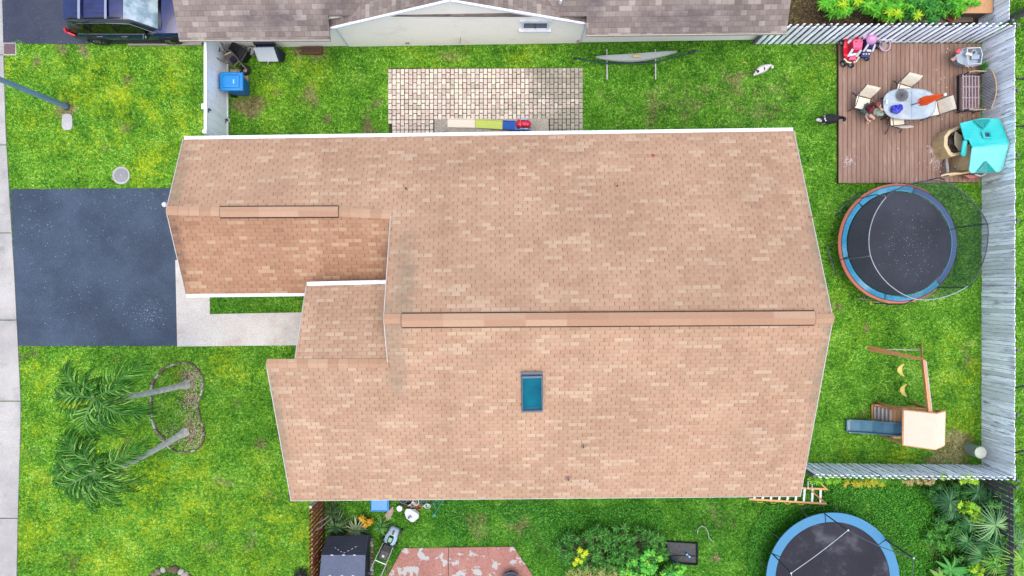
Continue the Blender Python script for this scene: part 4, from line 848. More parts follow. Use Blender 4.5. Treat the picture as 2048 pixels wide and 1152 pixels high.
rosbush('shrub', 'light green bush against the outer end of the dark fence in the corner', 'shrub', scatter(2012, 1110, 26, 36, 30, 51), 1.2, 9, .22, .035, .5, leafmat('corner_leaf', C(50, 120, 40), C(100, 170, 66), C(170, 220, 110)), 51, 'undergrowth in the lower right corner', layers=2)
rosbush('shrub', 'dark low bush between the blue trampoline and the fan palms', 'shrub', scatter(1885, 1075, 34, 26, 26, 52), .4, 9, .16, .04, .4, leafmat('low_leaf', C(30, 84, 24), C(66, 140, 40), C(130, 196, 80)), 52, 'undergrowth in the lower right corner', layers=2)
# agave corner
ag = leafmat('agave', C(70, 116, 60), C(120, 160, 96), C(190, 206, 150), .45, .4)
def agave(label, px, py, n, L, w, mat, up=.45, layers=3, z=.25, seed=1):
    rn = random.Random(seed); c = P(px, py, 0); t = thing('spiky_plant', label, 'plant', tuple(c), group='spiky plants by the fences'); m = MB()
    for k in range(layers): rosette(m, c+Vector((0, 0, z+.08*k)), n, L*(1-.13*k), w, up*.4+.35*k, rn, .45, 5)
    m.build('leaves', mat, t); MB().cyl(c, c+Vector((0, 0, z+.1)), .06).build('stem', pm('stemg', C(120, 110, 80)), t)
agave('large dark green spiky plant between the red brown fence and the black tent', 677, 1046, 22, .62, .045, leafmat('agave_dark', C(50, 92, 50), C(92, 132, 78), C(150, 174, 120), .45, .4), seed=1)
agave('pale striped spiky plant beside the yellow croton by the tent', 716, 1054, 16, .55, .05, leafmat('agave_pale', C(130, 166, 110), C(184, 202, 150), C(222, 226, 190), .45, .4), seed=2)
agave('dark narrow leaved clump directly under the eave beside the red brown fence', 668, 1018, 20, .5, .03, leafmat('agave_dk2', C(40, 70, 36), C(70, 104, 56), C(120, 140, 90), .5), seed=3)
agave('green grassy clump between the tent and the lawn mower', 764, 1048, 16, .42, .03, leafmat('clump', C(50, 110, 40), C(96, 156, 70), C(150, 190, 110), .5), seed=4)
agave('black spiky plant left of the red brown fence at the bottom edge', 604, 1148, 22, .42, .03, leafmat('black_leaf', C(18, 26, 24), C(34, 40, 34), C(70, 70, 56), .5), up=.2, layers=2, z=.12, seed=5)
rosbush('shrub', 'orange yellow croton beside the pale striped spiky plant', 'shrub', [(728, 1043), (722, 1038), (735, 1048), (740, 1044), (731, 1052)], .45, 8, .13, .07, .4, leafmat('orange_leaf', C(200, 140, 30), C(232, 190, 40), C(226, 170, 110), .45), 3, 'crotons by the tent', layers=2)
rosbush('shrub', 'small yellow croton at the upper edge of the black tent', 'shrub', [(700, 1064), (706, 1068), (696, 1069), (712, 1062)], .4, 8, .11, .05, .4, leafmat('gold_leaf', C(150, 150, 30), C(210, 190, 50), C(226, 210, 90), .45), 4, 'crotons by the tent', layers=2)
# ---------------------------------------------------------------- lofts and figures
def loft(m, secs, mi=0, cap=True, closed=True):
    n = len(secs[0]); vs = [p for s_ in secs for p in s_]; fs = []
    for i in range(len(secs)-1):
        for k in range(n if closed else n-1): fs.append((i*n+k, i*n+(k+1) % n, (i+1)*n+(k+1) % n, (i+1)*n+k))
    if cap: fs += [tuple(range(n))[::-1], tuple((len(secs)-1)*n+k for k in range(n))]
    return m.add(vs, fs, mi)
def skin(name, joints, edges, mat, parent, sub=2, root=0, paint=None):
    """joints: {key:(x,y,z,radius)}; one continuous skinned surface baked to a mesh"""
    ks = list(joints); me = bpy.data.meshes.new(name); me.from_pydata([joints[k][:3] for k in ks], [(ks.index(a), ks.index(b)) for a, b in edges], [])
    o = bpy.data.objects.new(name, me); COL.objects.link(o); md = o.modifiers.new('s', 'SKIN'); md.use_smooth_shade = True
    for i, k in enumerate(ks):
        v = me.skin_vertices[0].data[i]; r = joints[k][3]; v.radius = r if isinstance(r, tuple) else (r, r); v.use_root = (i == root)
    sb = o.modifiers.new('u', 'SUBSURF'); sb.levels = sb.render_levels = sub
    dg = bpy.context.evaluated_depsgraph_get(); dg.update(); nm = bpy.data.meshes.new_from_object(o.evaluated_get(dg)); bpy.data.objects.remove(o)
    mats = mat if isinstance(mat, (list, tuple)) else [mat]; nm.materials.clear()
    for q in mats: nm.materials.append(q)
    if paint:
        for p in nm.polygons: p.material_index = paint(p.center)
    nm.polygons.foreach_set('use_smooth', [True]*len(nm.polygons)); nm.name = name
    o = bpy.data.objects.new(name, nm); COL.objects.link(o); o.parent = parent; ORG[o.name] = Vector((0, 0, 0)); return o

# ---------------------------------------------------------------- parked dark blue estate car
blu = NT('car_paint'); blu.fin(blu.mix(blu.ss(blu.noise(blu.coord(), 3, 2), .3, .7), C(8, 18, 72), C(18, 34, 104)), .25, .2, .5); blu.b.inputs['Coat Weight'].default_value = .35; blu.b.inputs['Coat Roughness'].default_value = .05
blk = pm('gloss_black', C(18, 18, 20), .15, .05, 4, 0, spec=.6); trim = pm('black_trim', C(34, 34, 34), .6); chrome = pm('chrome', C(220, 224, 228), .18, .05, 4, 0, metal=1)
cgl = NT('tinted_glass'); cgl.fin(C(14, 18, 16), .05, 0, .8); cglf = NT('windscreen_glass'); cglf.fin(cglf.mix(cglf.ss(cglf.noise(cglf.coord(), 2.2, 4, .6), .35, .65), C(120, 150, 160), C(196, 214, 218)), .08, 0, .8)
cx0, cy0 = -16.2, 10.12
car = thing('parked_car', 'dark blue five door car with silver roof bars parked in the top left corner', 'car', (cx0+2.3, cy0, 0))
def csec(x, w, zb, zt, crown=.03, n=None):
    # rounded tub section from sill to shoulder
    pts = [(-w*.90, zb), (-w*.99, zb+.14), (-w, zb+.35*(zt-zb)+.05), (-w*.985, zt-.10), (-w*.93, zt-.01), (-w*.5, zt+crown), (0, zt+crown*1.3)]
    pts = pts+[(-a, b) for a, b in pts[-2::-1]]
    return [Vector((cx0+x, cy0+a, b)) for a, b in pts]
m = MB(); secs = [csec(.02, .80, .45, .90, 0), csec(.10, .90, .36, .98, 0), csec(.45, .93, .26, 1.02, 0), csec(1.0, .945, .24, 1.02, 0), csec(2.0, .945, .22, 1.01, 0), csec(3.0, .94, .22, 1.0, .01), csec(3.45, .935, .24, 1.0, .05), csec(3.9, .92, .26, .97, .05), csec(4.3, .87, .30, .90, .03), csec(4.52, .74, .36, .80, 0), csec(4.6, .62, .42, .72, 0)]
loft(m, secs); m.build('body', blu.mat, car, smooth=True)
def gsec(x, w0, w1, z0, z1): return [Vector((cx0+x, cy0-w0, z0)), Vector((cx0+x, cy0-w1-.02, z1-.08)), Vector((cx0+x, cy0-w1+.08, z1)), Vector((cx0+x, cy0+w1-.08, z1)), Vector((cx0+x, cy0+w1+.02, z1-.08)), Vector((cx0+x, cy0+w0, z0))]
m = MB(); loft(m, [gsec(.14, .86, .64, .96, 1.05), gsec(.42, .89, .66, .99, 1.60), gsec(.9, .90, .68, 1.0, 1.68), gsec(1.8, .90, .68, 1.0, 1.70), gsec(2.4, .90, .67, 1.0, 1.66), gsec(2.75, .90, .64, 1.0, 1.52), gsec(3.5, .88, .72, .99, 1.06)], closed=True)
m.build('cabin', blk, car, smooth=True)
# roof skin, pillars and glass panels stand proud of the cabin
m = MB(); rw = lambda x: np.interp(x, [.3, .9, 1.8, 2.45], [.60, .62, .62, .60])
xs_ = [.30, .6, 1.2, 1.8, 2.2, 2.45]; zz = [1.585, 1.665, 1.70, 1.708, 1.69, 1.655]
loft(m, [[Vector((cx0+x, cy0+s_*rw(x), z+ (0 if abs(s_) == 1 else .02))) for s_ in (-1, -.6, 0, .6, 1)]+[Vector((cx0+x, cy0+s_*rw(x), z-.03)) for s_ in (1, -1)] for x, z in zip(xs_, zz)])
rf = m.build('roof', blu.mat, car, smooth=True)
m = MB()
for k in (-.42, -.25, -.08, .08, .25, .42): m.bar((cx0+.75, cy0+k, 1.705), (cx0+2.0, cy0+k, 1.735), .018, .012)
m.build('roof_rib', blu.mat, rf)
for s_ in (-1, 1):
    MB().tube([(cx0+.45, cy0+s_*.60, 1.62), (cx0+.6, cy0+s_*.60, 1.73), (cx0+2.1, cy0+s_*.60, 1.77), (cx0+2.35, cy0+s_*.59, 1.68)], .022, 6).build('roof_rail', trim, car)
for x in (.98, 1.92): MB().box((cx0+x, cy0, 1.80), (.085, 1.32, .03)).build('roof_bar', chrome, car, bevel=.01)
m = MB().add([(cx0+2.48, cy0-.56, 1.70), (cx0+3.42, cy0-.76, 1.14), (cx0+3.42, cy0+.76, 1.14), (cx0+2.48, cy0+.56, 1.70)], [(0, 1, 2, 3)]); m.build('windscreen', cglf.mat, car)
m = MB().add([(cx0+.36, cy0-.52, 1.55), (cx0+.36, cy0+.52, 1.55), (cx0+.13, cy0+.66, 1.10), (cx0+.13, cy0-.66, 1.10)], [(0, 1, 2, 3)]); m.build('rear_window', cglf.mat, car)
def sidept(x, u, s_): # u 0 bottom 1 top on the cabin flank
    zb = 1.03; zt = np.interp(x, [.4, .9, 1.8, 2.4, 2.75, 3.4], [1.50, 1.58, 1.60, 1.56, 1.44, 1.10]); yb = .905; yt = np.interp(x, [.4, 1.8, 2.75, 3.4], [.70, .71, .70, .86])
    return Vector((cx0+x, cy0+s_*(yb+(yt-yb)*u+.012), zb+(zt-zb)*u))
for s_ in (-1, 1):
    for a_, b_, c_, d__ in ((.62, .98, .98, .80), (1.08, 1.92, 1.92, 1.14), (2.02, 3.12, 2.62, 2.05)):
        q = [sidept(a_, .08, s_), sidept(b_, .08, s_), sidept(c_, .9, s_), sidept(d__, .9, s_)]; MB().add(q, [(0, 1, 2, 3) if s_ < 0 else (3, 2, 1, 0)]).build('side_window', cgl.mat, car)
    MB().tube([sidept(.5, .02, s_), sidept(3.2, .02, s_)], .012, 5).build('chrome_strip', chrome, car)
    MB().tube([sidept(.5, .85, s_), sidept(.8, .96, s_), sidept(1.8, .97, s_), sidept(2.6, .96, s_), sidept(3.3, .3, s_)], .012, 5).build('window_trim', chrome, car)
    for x in (1.05, 1.95):
        m = MB().box((cx0+x+.12, cy0+s_*.955, .88), (.20, .03, .035)); m.build('door_handle', chrome, car, bevel=.008)
    m = MB(); m.ball((cx0+2.98, cy0+s_*1.04, 1.08), .12, (.7, 1.1, .8), 12); mo = m.build('wing_mirror', blk, car, smooth=True); MB().box((cx0+2.90, cy0+s_*1.05, 1.09), (.012, .17, .12)).build('mirror_glass', chrome, mo)
    m = MB(); m.bar((cx0+.03, cy0+s_*.72, 1.10), (cx0+.05, cy0+s_*.84, .98), .08, .16); m.bar((cx0+.05, cy0+s_*.84, .98), (cx0+.32, cy0+s_*.945, .92), .07, .12); m.build('tail_light', pm('red_lens', C(220, 40, 50), .2, .05, 5, 0), car, bevel=.02)
    m = MB(); m.bar((cx0+4.25, cy0+s_*.80, .80), (cx0+4.5, cy0+s_*.62, .76), .12, .1); m.build('headlight', chrome, car, bevel=.02)
    MB().bar((cx0+.95, cy0+s_*.945, .27), (cx0+3.2, cy0+s_*.945, .27), .05, .10).build('sill', trim, car)
    for x in (.86, 3.53):
        w = Vector((cx0+x, cy0+s_*.86, .34)); ar = MB(); ar.tube([w+Vector((.40*math.cos(t_), s_*.075, .40*math.sin(t_))) for t_ in [math.pi*i/14 for i in range(15)]], .035, 6); ar.build('wheel_arch', trim, car)
        y0, y1 = w.y-s_*.10, w.y+s_*.11
        t_ = MB(); pr = [(.21, 0), (.32, 0), (.345, .03), (.345, .18), (.32, .21), (.22, .21)]
        vs = []; n = 28
        for r, d_2 in pr: vs += [Vector((w.x+r*math.cos(2*math.pi*k/n), y0+s_*d_2, w.z+r*math.sin(2*math.pi*k/n))) for k in range(n)]
        t_.add(vs, [(i*n+k, i*n+(k+1) % n, (i+1)*n+(k+1) % n, (i+1)*n+k) for i in range(5) for k in range(n)]); wh = t_.build('wheel', pm('tyre', C(30, 30, 32), .85), car, smooth=True)
        r_ = MB(); r_.cyl((w.x, y0+s_*.10, w.z), (w.x, y0+s_*.12, w.z), .215, n=24); rm = r_.build('rim_well', trim, wh)
        r_ = MB()
        for k in range(5):
            a = 2*math.pi*k/5+.3; p = Vector((math.cos(a), 0, math.sin(a))); r_.bar(Vector((w.x, y1-s_*.015, w.z))+p*.02, Vector((w.x, y1-s_*.02, w.z))+p*.215, .07, .03)
        r_.tube([Vector((w.x+.215*math.cos(2*math.pi*k/24), y1-s_*.02, w.z+.215*math.sin(2*math.pi*k/24))) for k in range(24)], .014, 6, closed=True); r_.cyl((w.x, y1-s_*.03, w.z), (w.x, y1+s_*.005, w.z), .05); r_.build('rim', chrome, wh)
MB().box((cx0+4.18, cy0-.28, .945), (.16, .2, .012), ry=.12).build('bonnet_sticker', pm('sticker', C(190, 200, 214), .5), car)
MB().bar((cx0+3.38, cy0-.68, 1.10), (cx0+3.42, cy0+.1, 1.09), .02, .02).build('wiper', trim, car)

# ---------------------------------------------------------------- things beside the vinyl fence
blue = pm('recycling_blue', C(16, 128, 206), .35, .07, 3, .03); 
c = P(479, 172); bx = thing('wheelie_bin', 'blue wheeled recycling bin on a small slab beside the white vinyl fence', 'bin', tuple(c))
def frus(m, c, z0, z1, a0, b0, a1, b1, ox=0):
    vs = [(c.x-a0/2, c.y-b0/2, z0), (c.x+a0/2, c.y-b0/2, z0), (c.x+a0/2, c.y+b0/2, z0), (c.x-a0/2, c.y+b0/2, z0), (c.x+ox-a1/2, c.y-b1/2, z1), (c.x+ox+a1/2, c.y-b1/2, z1), (c.x+ox+a1/2, c.y+b1/2, z1), (c.x+ox-a1/2, c.y+b1/2, z1)]
    return m.add(vs, [(3, 2, 1, 0), (4, 5, 6, 7), (0, 1, 5, 4), (1, 2, 6, 5), (2, 3, 7, 6), (3, 0, 4, 7)])
tp = P(461, 162, 1.12); c = Vector((tp.x+.02, tp.y, 0)); m = MB(); frus(m, c, .10, 1.02, .56, .50, .72, .62); m.box((c.x+.30, c.y, .8), (.06, .34, .18)); m.build('body', blue, bx, bevel=.03)
m = MB(); frus(m, c, 1.03, 1.10, .86, .70, .80, .64); frus(m, Vector((c.x-.02, c.y, 0)), 1.10, 1.14, .66, .50, .58, .42); m.build('lid', pm('lid_blue', C(20, 146, 226), .28, .06, 3, .02), bx, bevel=.025)
m = MB(); m.tube([(c.x-.40, c.y-.27, 1.03), (c.x-.47, c.y-.25, 1.04), (c.x-.47, c.y+.25, 1.04), (c.x-.40, c.y+.27, 1.03)], .02, 6); m.build('handle', blue, bx)
for s_ in (-1, 1): MB().cyl((c.x-.30, c.y+s_*.22, .11), (c.x-.30, c.y+s_*.30, .11), .11, n=16).build('wheel', pm('tyre', C(30, 30, 32)), bx)
m = MB(); m.box((c.x+.10, c.y-.02, 1.142), (.05, .16, .004)); m.build('lid_mark', pm('mark_pale', C(170, 220, 240), .5), bx)
stl = pm('steel_tube_tan', C(150, 138, 124), .5, .15, metal=.3); bkp = pm('black_plastic', C(34, 32, 36), .5)
c0 = P(462, 118); wb = thing('hand_cart', 'upturned black wheelbarrow with tan steel handles leaning in the fence corner', 'wheelbarrow', tuple(c0))
def E_(px, py, z): return P(px, py, z)
for a_, b_ in (((437, 80, 1.3), (493, 138, .25)), ((426, 112, 1.2), (486, 143, .15)), ((478, 122, .5), (466, 134, .5)), ((478, 122, .5), (492, 138, .3)), ((441, 84, 1.2), (449, 100, .9))): MB().tube([E_(*a_), E_(*b_)], .022, 6).build('handle', stl, wb)
m = MB(); q = [E_(445, 114, .95), E_(461, 99, .95), E_(478, 117, .55), E_(463, 131, .55)]; q2 = [E_(452, 112, .55), E_(462, 104, .55), E_(474, 118, .3), E_(464, 127, .3)]
m.add(q+q2, [(0, 1, 2, 3), (7, 6, 5, 4)]+[((i+1) % 4, i, 4+i, 4+(i+1) % 4) for i in range(4)]); m.build('tray', pm('tray_grey', C(112, 102, 94), .6), wb, bevel=.02)
m = MB(); q = [E_(458, 119, .80), E_(466, 110, .80), E_(475, 119, .63), E_(466, 128, .63)]; m.slab(q, .03); m.build('bag', pm('dark_blue_bag', C(22, 22, 50), .5), wb)
m = MB(); a_, b_ = E_(447, 110, 1.0), E_(462, 103, 1.0); m.bar(a_+Vector((.06, 0, .0)), b_+Vector((0, -.02, 0)), .03, .03); m.build('grip', pm('pale_grip', C(220, 206, 190)), wb)
MB().lathe(E_(490, 140, .2), [(.10, -.04), (.19, -.05), (.20, 0), (.19, .05), (.10, .04)], 20, close=True, rz=0).build('wheel', pm('tyre', C(30, 30, 32)), wb, smooth=True)
m = MB(); m.bar(E_(438, 104, 1.25), E_(440, 95, 1.25), .03, .03); m.bar(E_(439, 100, 1.25), E_(450, 107, 1.0), .02, .02); m.build('brace', bkp, wb)
c = P(480, 106, .3); t = thing('plastic_crate', 'black plastic crate tipped behind the wheelbarrow', 'crate', (c.x, c.y, 0)); m = MB(); m.box(c+Vector((0, 0, .0)), (.62, .42, .5), rz=-.6, rx=.15, taper=1.12); m.build('tub', bkp, t, bevel=.03); m = MB(); [m.box(c+Vector((-.2+.1*i, -.02+(.2-.1*i)*.65, .27)), (.02, .34, .02), rz=-.6) for i in range(5)]; m.build('lid_ribs', trim, t)
gp = pm('grey_lid', C(182, 184, 182), .5, .1)
for i, (px, py, r, l) in enumerate(((482, 98, .155, 'grey round tub lid nearest the wheelbarrow'), (500, 101, .15, 'grey round tub lid nearest the white topped cart'))):
    c = P(px, py, .3); t = thing('round_tub', l, 'tub', (c.x, c.y, 0), group='round grey tubs by the wall'); MB().lathe((c.x, c.y, 0), [(r*.85, 0), (r, .28), (r*1.02, .30), (r*.9, .30), (r*.86, .285)], 24).build('tub', gp, t, smooth=True)
    MB().box((c.x, c.y, .30), (.16, .035, .03), rz=.5+i).build('grip', trim, t)
# white topped cart leaning on the wall
t = thing('utility_cart', 'white slanted panel top over a dark folded frame by the beige wall', 'cart', tuple(P(535, 110)))
q = [E_(506, 95, .74), E_(547, 94, .74), E_(557, 123, .35), E_(517, 123, .35)]; MB().slab(q, .03).build('top_panel', pm('panel_white', C(226, 234, 234), .4, .03), t, bevel=.01)
z = Vector((0, 0, -.05)); q2 = [p+z for p in q]; m = MB(); m.add([q2[1]+Vector((.10, .0, .03)), q2[2]+Vector((.06, .05, .0)), q2[2]+Vector((.1, .1, -.3)), q2[1]+Vector((.22, .0, -.68)), q2[0]+Vector((0, 0, -.68)), q2[3]+Vector((0, .1, -.3)), q2[0], q2[3]],
      [(0, 3, 2, 1), (6, 7, 5, 4), (7, 1, 2, 5), (6, 4, 3, 0), (6, 0, 1, 7), (4, 5, 2, 3)]); m.build('frame', pm('navy_frame', C(50, 52, 72), .5), t)
m = MB(); a_, b_ = E_(509, 88, .78), E_(549, 87, .78); m.bar(a_, b_, .10, .3); m.bar(a_+Vector((.05, -.1, 0)), b_+Vector((0, -.1, 0)), .05, .06); [m.box(a_.lerp(b_, u)+Vector((0, -.09, .07)), (.04, .1, .05)) for u in (.3, .5)]; m.build('back_bar', pm('navy_frame', C(50, 52, 72)), t, bevel=.02)
MB().tube([E_(537, 124, .33), E_(535, 129, .1)], .015, 6).build('prop', white, t)
c = P(625, 103); t = thing('planter_box', 'small brown wooden planter set in the grass against the beige wall', 'planter', tuple(c)); m = MB(); 
for dx, dy, sx, sy in ((0, .11, .76, .04), (0, -.11, .76, .04), (-.36, 0, .04, .2), (.36, 0, .04, .2)): m.box((c.x+dx, c.y+dy, .08), (sx, sy, .16))
m.build('box', wood('planter_wood', C(110, 76, 50), C(140, 100, 70)), t); MB().box((c.x, c.y, .06), (.68, .18, .1)).build('soil', pm('soil', C(110, 84, 62), .95, .4, 20, .6), t)
c = P(598, 110); m = MB(); m.tube([c+Vector((-.1, .16, .03)), c+Vector((0, 0, .06)), c+Vector((.12, -.16, .03))], .018, 5, radii=[.006, .02, .008]); tag(m.build('dry_stick', pm('stick', C(206, 190, 130)), origin=c), 'dry yellow stick on the grass left of the small planter', 'stick')

# ---------------------------------------------------------------- roller toy on the patio
cr_, lm_, rb_ = pm('toy_cream', C(250, 238, 216), .5, .03), pm('toy_lime', C(206, 224, 96), .5, .03), pm('toy_blue', C(0, 92, 190), .4, .05)
def toy_track():
    t = thing('roller_track', 'toy roller track of cream, lime and blue sections on the patio', 'toy track', tuple(P(980, 250)))
    prof = [(895, 246, .03), (950, 247, .05), (951, 247, .05), (978, 248.5, .13), (1005, 250, .20), (1006, 250, .20), (1030, 251, .34), (1060, 252, .34)]
    for nm, i0, i1, mt in (('cream_section', 0, 1, cr_), ('lime_section', 2, 4, lm_), ('blue_section', 5, 7, rb_)):
        m = MB(); 
        for i in range(i0, i1):
            a_, b_ = P(*prof[i]), P(*prof[i+1]); w = Vector((0, .155, 0)); zz_ = Vector((0, 0, .02))
            m.add([a_-w, b_-w, b_+w, a_+w, Vector((a_.x, a_.y-.15, 0)), Vector((b_.x, b_.y-.15, 0)), Vector((b_.x, b_.y+.15, 0)), Vector((a_.x, a_.y+.15, 0))], [(0, 1, 2, 3), (7, 6, 5, 4), (0, 4, 5, 1), (1, 5, 6, 2), (2, 6, 7, 3), (3, 7, 4, 0)])
            for s_ in (-1, 1): m.bar(a_+w*s_+zz_, b_+w*s_+zz_, .025, .04)
        m.build(nm, mt, t)
toy_track()
c = P(1047, 249, .36); t = thing('ride_on_toy', 'red ride on toy with pale blue wheels at the blue end of the roller track', 'ride-on toy', tuple(c)); rd = pm('toy_red', C(226, 24, 56), .3, .06)
m = MB(); m.ball(c+Vector((-.14, 0, .10)), .15, (1.0, 1.05, .7), 16); m.ball(c+Vector((.12, 0, .09)), .15, (1.1, .95, .6), 16); m.build('body', rd, t, smooth=True)
m = MB(); m.ball(c+Vector((.03, 0, .14)), .11, (1.3, 1, .5), 12); m.build('seat', pm('toy_red_seat', C(236, 50, 80), .4), t, smooth=True); m = MB(); m.ball(c+Vector((-.17, .03, .19)), .04, n=8); m.bar(c+Vector((-.12, -.13, .2)), c+Vector((-.12, .13, .2)), .03, .03); m.build('handlebar', rd, t)
for sx in (-.10, .14):
    for s_ in (-1, 1): MB().cyl(c+Vector((sx*.6, s_*.15, -.0)), c+Vector((sx*.6, s_*.20, -.0)), .10, n=16).build('wheel', pm('toy_paleblue', C(160, 196, 226), .4), t, bevel=.01)

# ---------------------------------------------------------------- hammock
gf = pm('green_steel', C(46, 84, 74), .45, .1); 
t = thing('hammock', 'grey hammock on a curved green stand above the lawn beside the patio', 'hammock', tuple(P(1262, 130)))
for px in (1214, 1311):
    MB().tube([P(px-.3, 99, .05), P(px+.3, 159, .05)], .024, 8).build('base_bar', pm('white_steel', C(220, 226, 220), .4), t)
arc = [P(1150, 117, 1.0), P(1170, 120, .7), P(1214, 127, .12), P(1262, 127, .07), P(1311, 125.5, .12), P(1352, 113, .7), P(1372, 108, .98), P(1400, 101, 1.1)]
MB().tube(arc, .03, 8).build('stand', gf, t, smooth=True)
m = MB(); 
for p in (arc[0], P(1378, 106, 1.0), P(1388, 103, 1.05)): m.ball(p, .07, (1.2, .8, .8), 8)
m.build('clamp', trim, t)
sd0 = Vector((0, 1, 0)); N = 16; vs = []; m = MB(); a_, b_ = P(1192, 115, .62), P(1354, 104, .66)
for i in range(N+1):
    u = i/N; p = a_.lerp(b_, u)-Vector((0, .05*math.sin(math.pi*u), .22*math.sin(math.pi*u))); w = .03+.13*math.sin(math.pi*u)**.8
    vs += [p+Vector((0, w, .05)), p+Vector((0, w*.4, -.02)), p-Vector((0, w*.5, .02)), p-Vector((0, w, -.06))]
m.add(vs, [(4*i+k, 4*i+k+1, 4*i+5+k, 4*i+4+k) for i in range(N) for k in range(3)]); hb = m.build('cloth', pm('hammock_cloth', C(176, 186, 182), .8, .08), t, smooth=True)
MB().slab([P(1266, 110, .56), P(1281, 109, .56), P(1282, 114, .56), P(1267, 115, .56)], .02).build('patch', pm('hammock_patch', C(226, 196, 130), .8), hb)
MB().tube([arc[0], a_], .01, 4).build('rope', trim, t); MB().tube([arc[-1], b_], .01, 4).build('rope', trim, t)
c = P(1488, 126); m = MB(); m.strip([c+Vector((-.09, 0, .06)), c+Vector((0, .01, .08)), c+Vector((.09, 0, .06))], [.01, .05, .01]); tag(m.build('fallen_leaf', pm('yellowleaf', C(230, 190, 90)), origin=c), 'yellow fallen leaf on the grass left of the white dog', 'leaf')

# ---------------------------------------------------------------- dogs
furw = pm('white_fur', C(236, 232, 224), .9, .12, 14, .6); furb = pm('black_fur', C(26, 26, 30), .85, .3, 14, .6); 
def dog(label, root, rz, k, paint, tailup, patch=None, headturn=0):
    t = thing('dog', label, 'dog', (0, 0, 0)); hx, hy = .36*k, headturn*k
    J = {'pel': (-.22*k, 0, .34*k, .075*k), 'bel': (-.05*k, 0, .335*k, .078*k), 'che': (.13*k, 0, .33*k, .095*k), 'nk': (.24*k, hy*.3, .40*k, .06*k), 'hd': (hx, hy, .46*k, .062*k), 'mz': (hx+.09*k, hy*1.5, .435*k, .034*k), 'no': (hx+.135*k, hy*1.7, .43*k, .022*k),
         't1': (-.31*k, 0, .38*k, .03*k), 't2': (-.38*k, .05*k, (.38+.12*tailup)*k, .036*k), 't3': (-.36*k, .13*k, (.40+.16*tailup)*k, .042*k), 't4': (-.29*k, .16*k, (.40+.18*tailup)*k, .022*k)}
    J = {q: (*v[:3], v[3]*(2.2 if q in ('pel', 'bel', 'che', 'nk') else 1.55 if q in ('hd', 't1', 't2', 't3') else 1.3)) for q, v in J.items()}
    E = [('pel', 'bel'), ('bel', 'che'), ('che', 'nk'), ('nk', 'hd'), ('hd', 'mz'), ('mz', 'no'), ('pel', 't1'), ('t1', 't2'), ('t2', 't3'), ('t3', 't4')]
    for s_, n_ in ((1, 'L'), (-1, 'R')):
        ph = .05 if s_ > 0 else -.03
        J.update({'h1'+n_: (-.22*k, s_*.07*k, .26*k, .045*k), 'h2'+n_: ((-.17+ph)*k, s_*.08*k, .19*k, .034*k), 'h3'+n_: ((-.27+ph)*k, s_*.08*k, .105*k, .019*k), 'h4'+n_: ((-.25+ph)*k, s_*.08*k, .03*k, .018*k), 'h5'+n_: ((-.21+ph)*k, s_*.08*k, .018*k, .02*k),
                  'f1'+n_: (.14*k, s_*.065*k, .24*k, .036*k), 'f2'+n_: ((.12-ph)*k, s_*.07*k, .15*k, .024*k), 'f3'+n_: ((.14-ph)*k, s_*.07*k, .03*k, .018*k), 'f4'+n_: ((.18-ph)*k, s_*.07*k, .018*k, .02*k),
                  'e1'+n_: (hx-.01*k, hy+s_*.045*k, .50*k, .022*k), 'e2'+n_: (hx-.02*k, hy+s_*.085*k, .485*k, .015*k)})
        E += [('pel', 'h1'+n_), ('h1'+n_, 'h2'+n_), ('h2'+n_, 'h3'+n_), ('h3'+n_, 'h4'+n_), ('h4'+n_, 'h5'+n_), ('che', 'f1'+n_), ('f1'+n_, 'f2'+n_), ('f2'+n_, 'f3'+n_), ('f3'+n_, 'f4'+n_), ('hd', 'e1'+n_), ('e1'+n_, 'e2'+n_)]
    skin('body', J, E, [furw, furb], t, 2, 0, paint)
    m = MB(); m.ball((hx+.15*k, hy*1.8, .432*k), .015*k, n=8)
    for s_ in (-1, 1): m.ball((hx+.045*k, hy+s_*.036*k, .49*k), .010*k, n=6)
    m.build('nose_and_eyes', pm('gloss_black', C(18, 18, 20)), t); t.location = root; t.rotation_euler = (0, 0, rz); return t
k1 = 1.0
dog('small white dog with a dark eye patch walking on the grass', P(1519, 143), R(205), .92, lambda c: 1 if (abs(c.x-.27) < .05 and c.y > -.02 and abs(c.y-.03) < .05 and c.z > .39) or ((c.x+.02)**2+(c.y-.03)**2 < .0012 and c.z > .3) else 0, .2, headturn=.06)
dog('black dog with white collar ring and muzzle walking beside the deck', P(1650, 243), R(187), 1.16, lambda c: 0 if (.245 < c.x < .28 and c.z > .35) or c.x > .475 or (c.x > .44 and abs(c.y) < .02) or (c.z < .07) or (c.x > .40 and c.y > .03) else 1, 1.0)
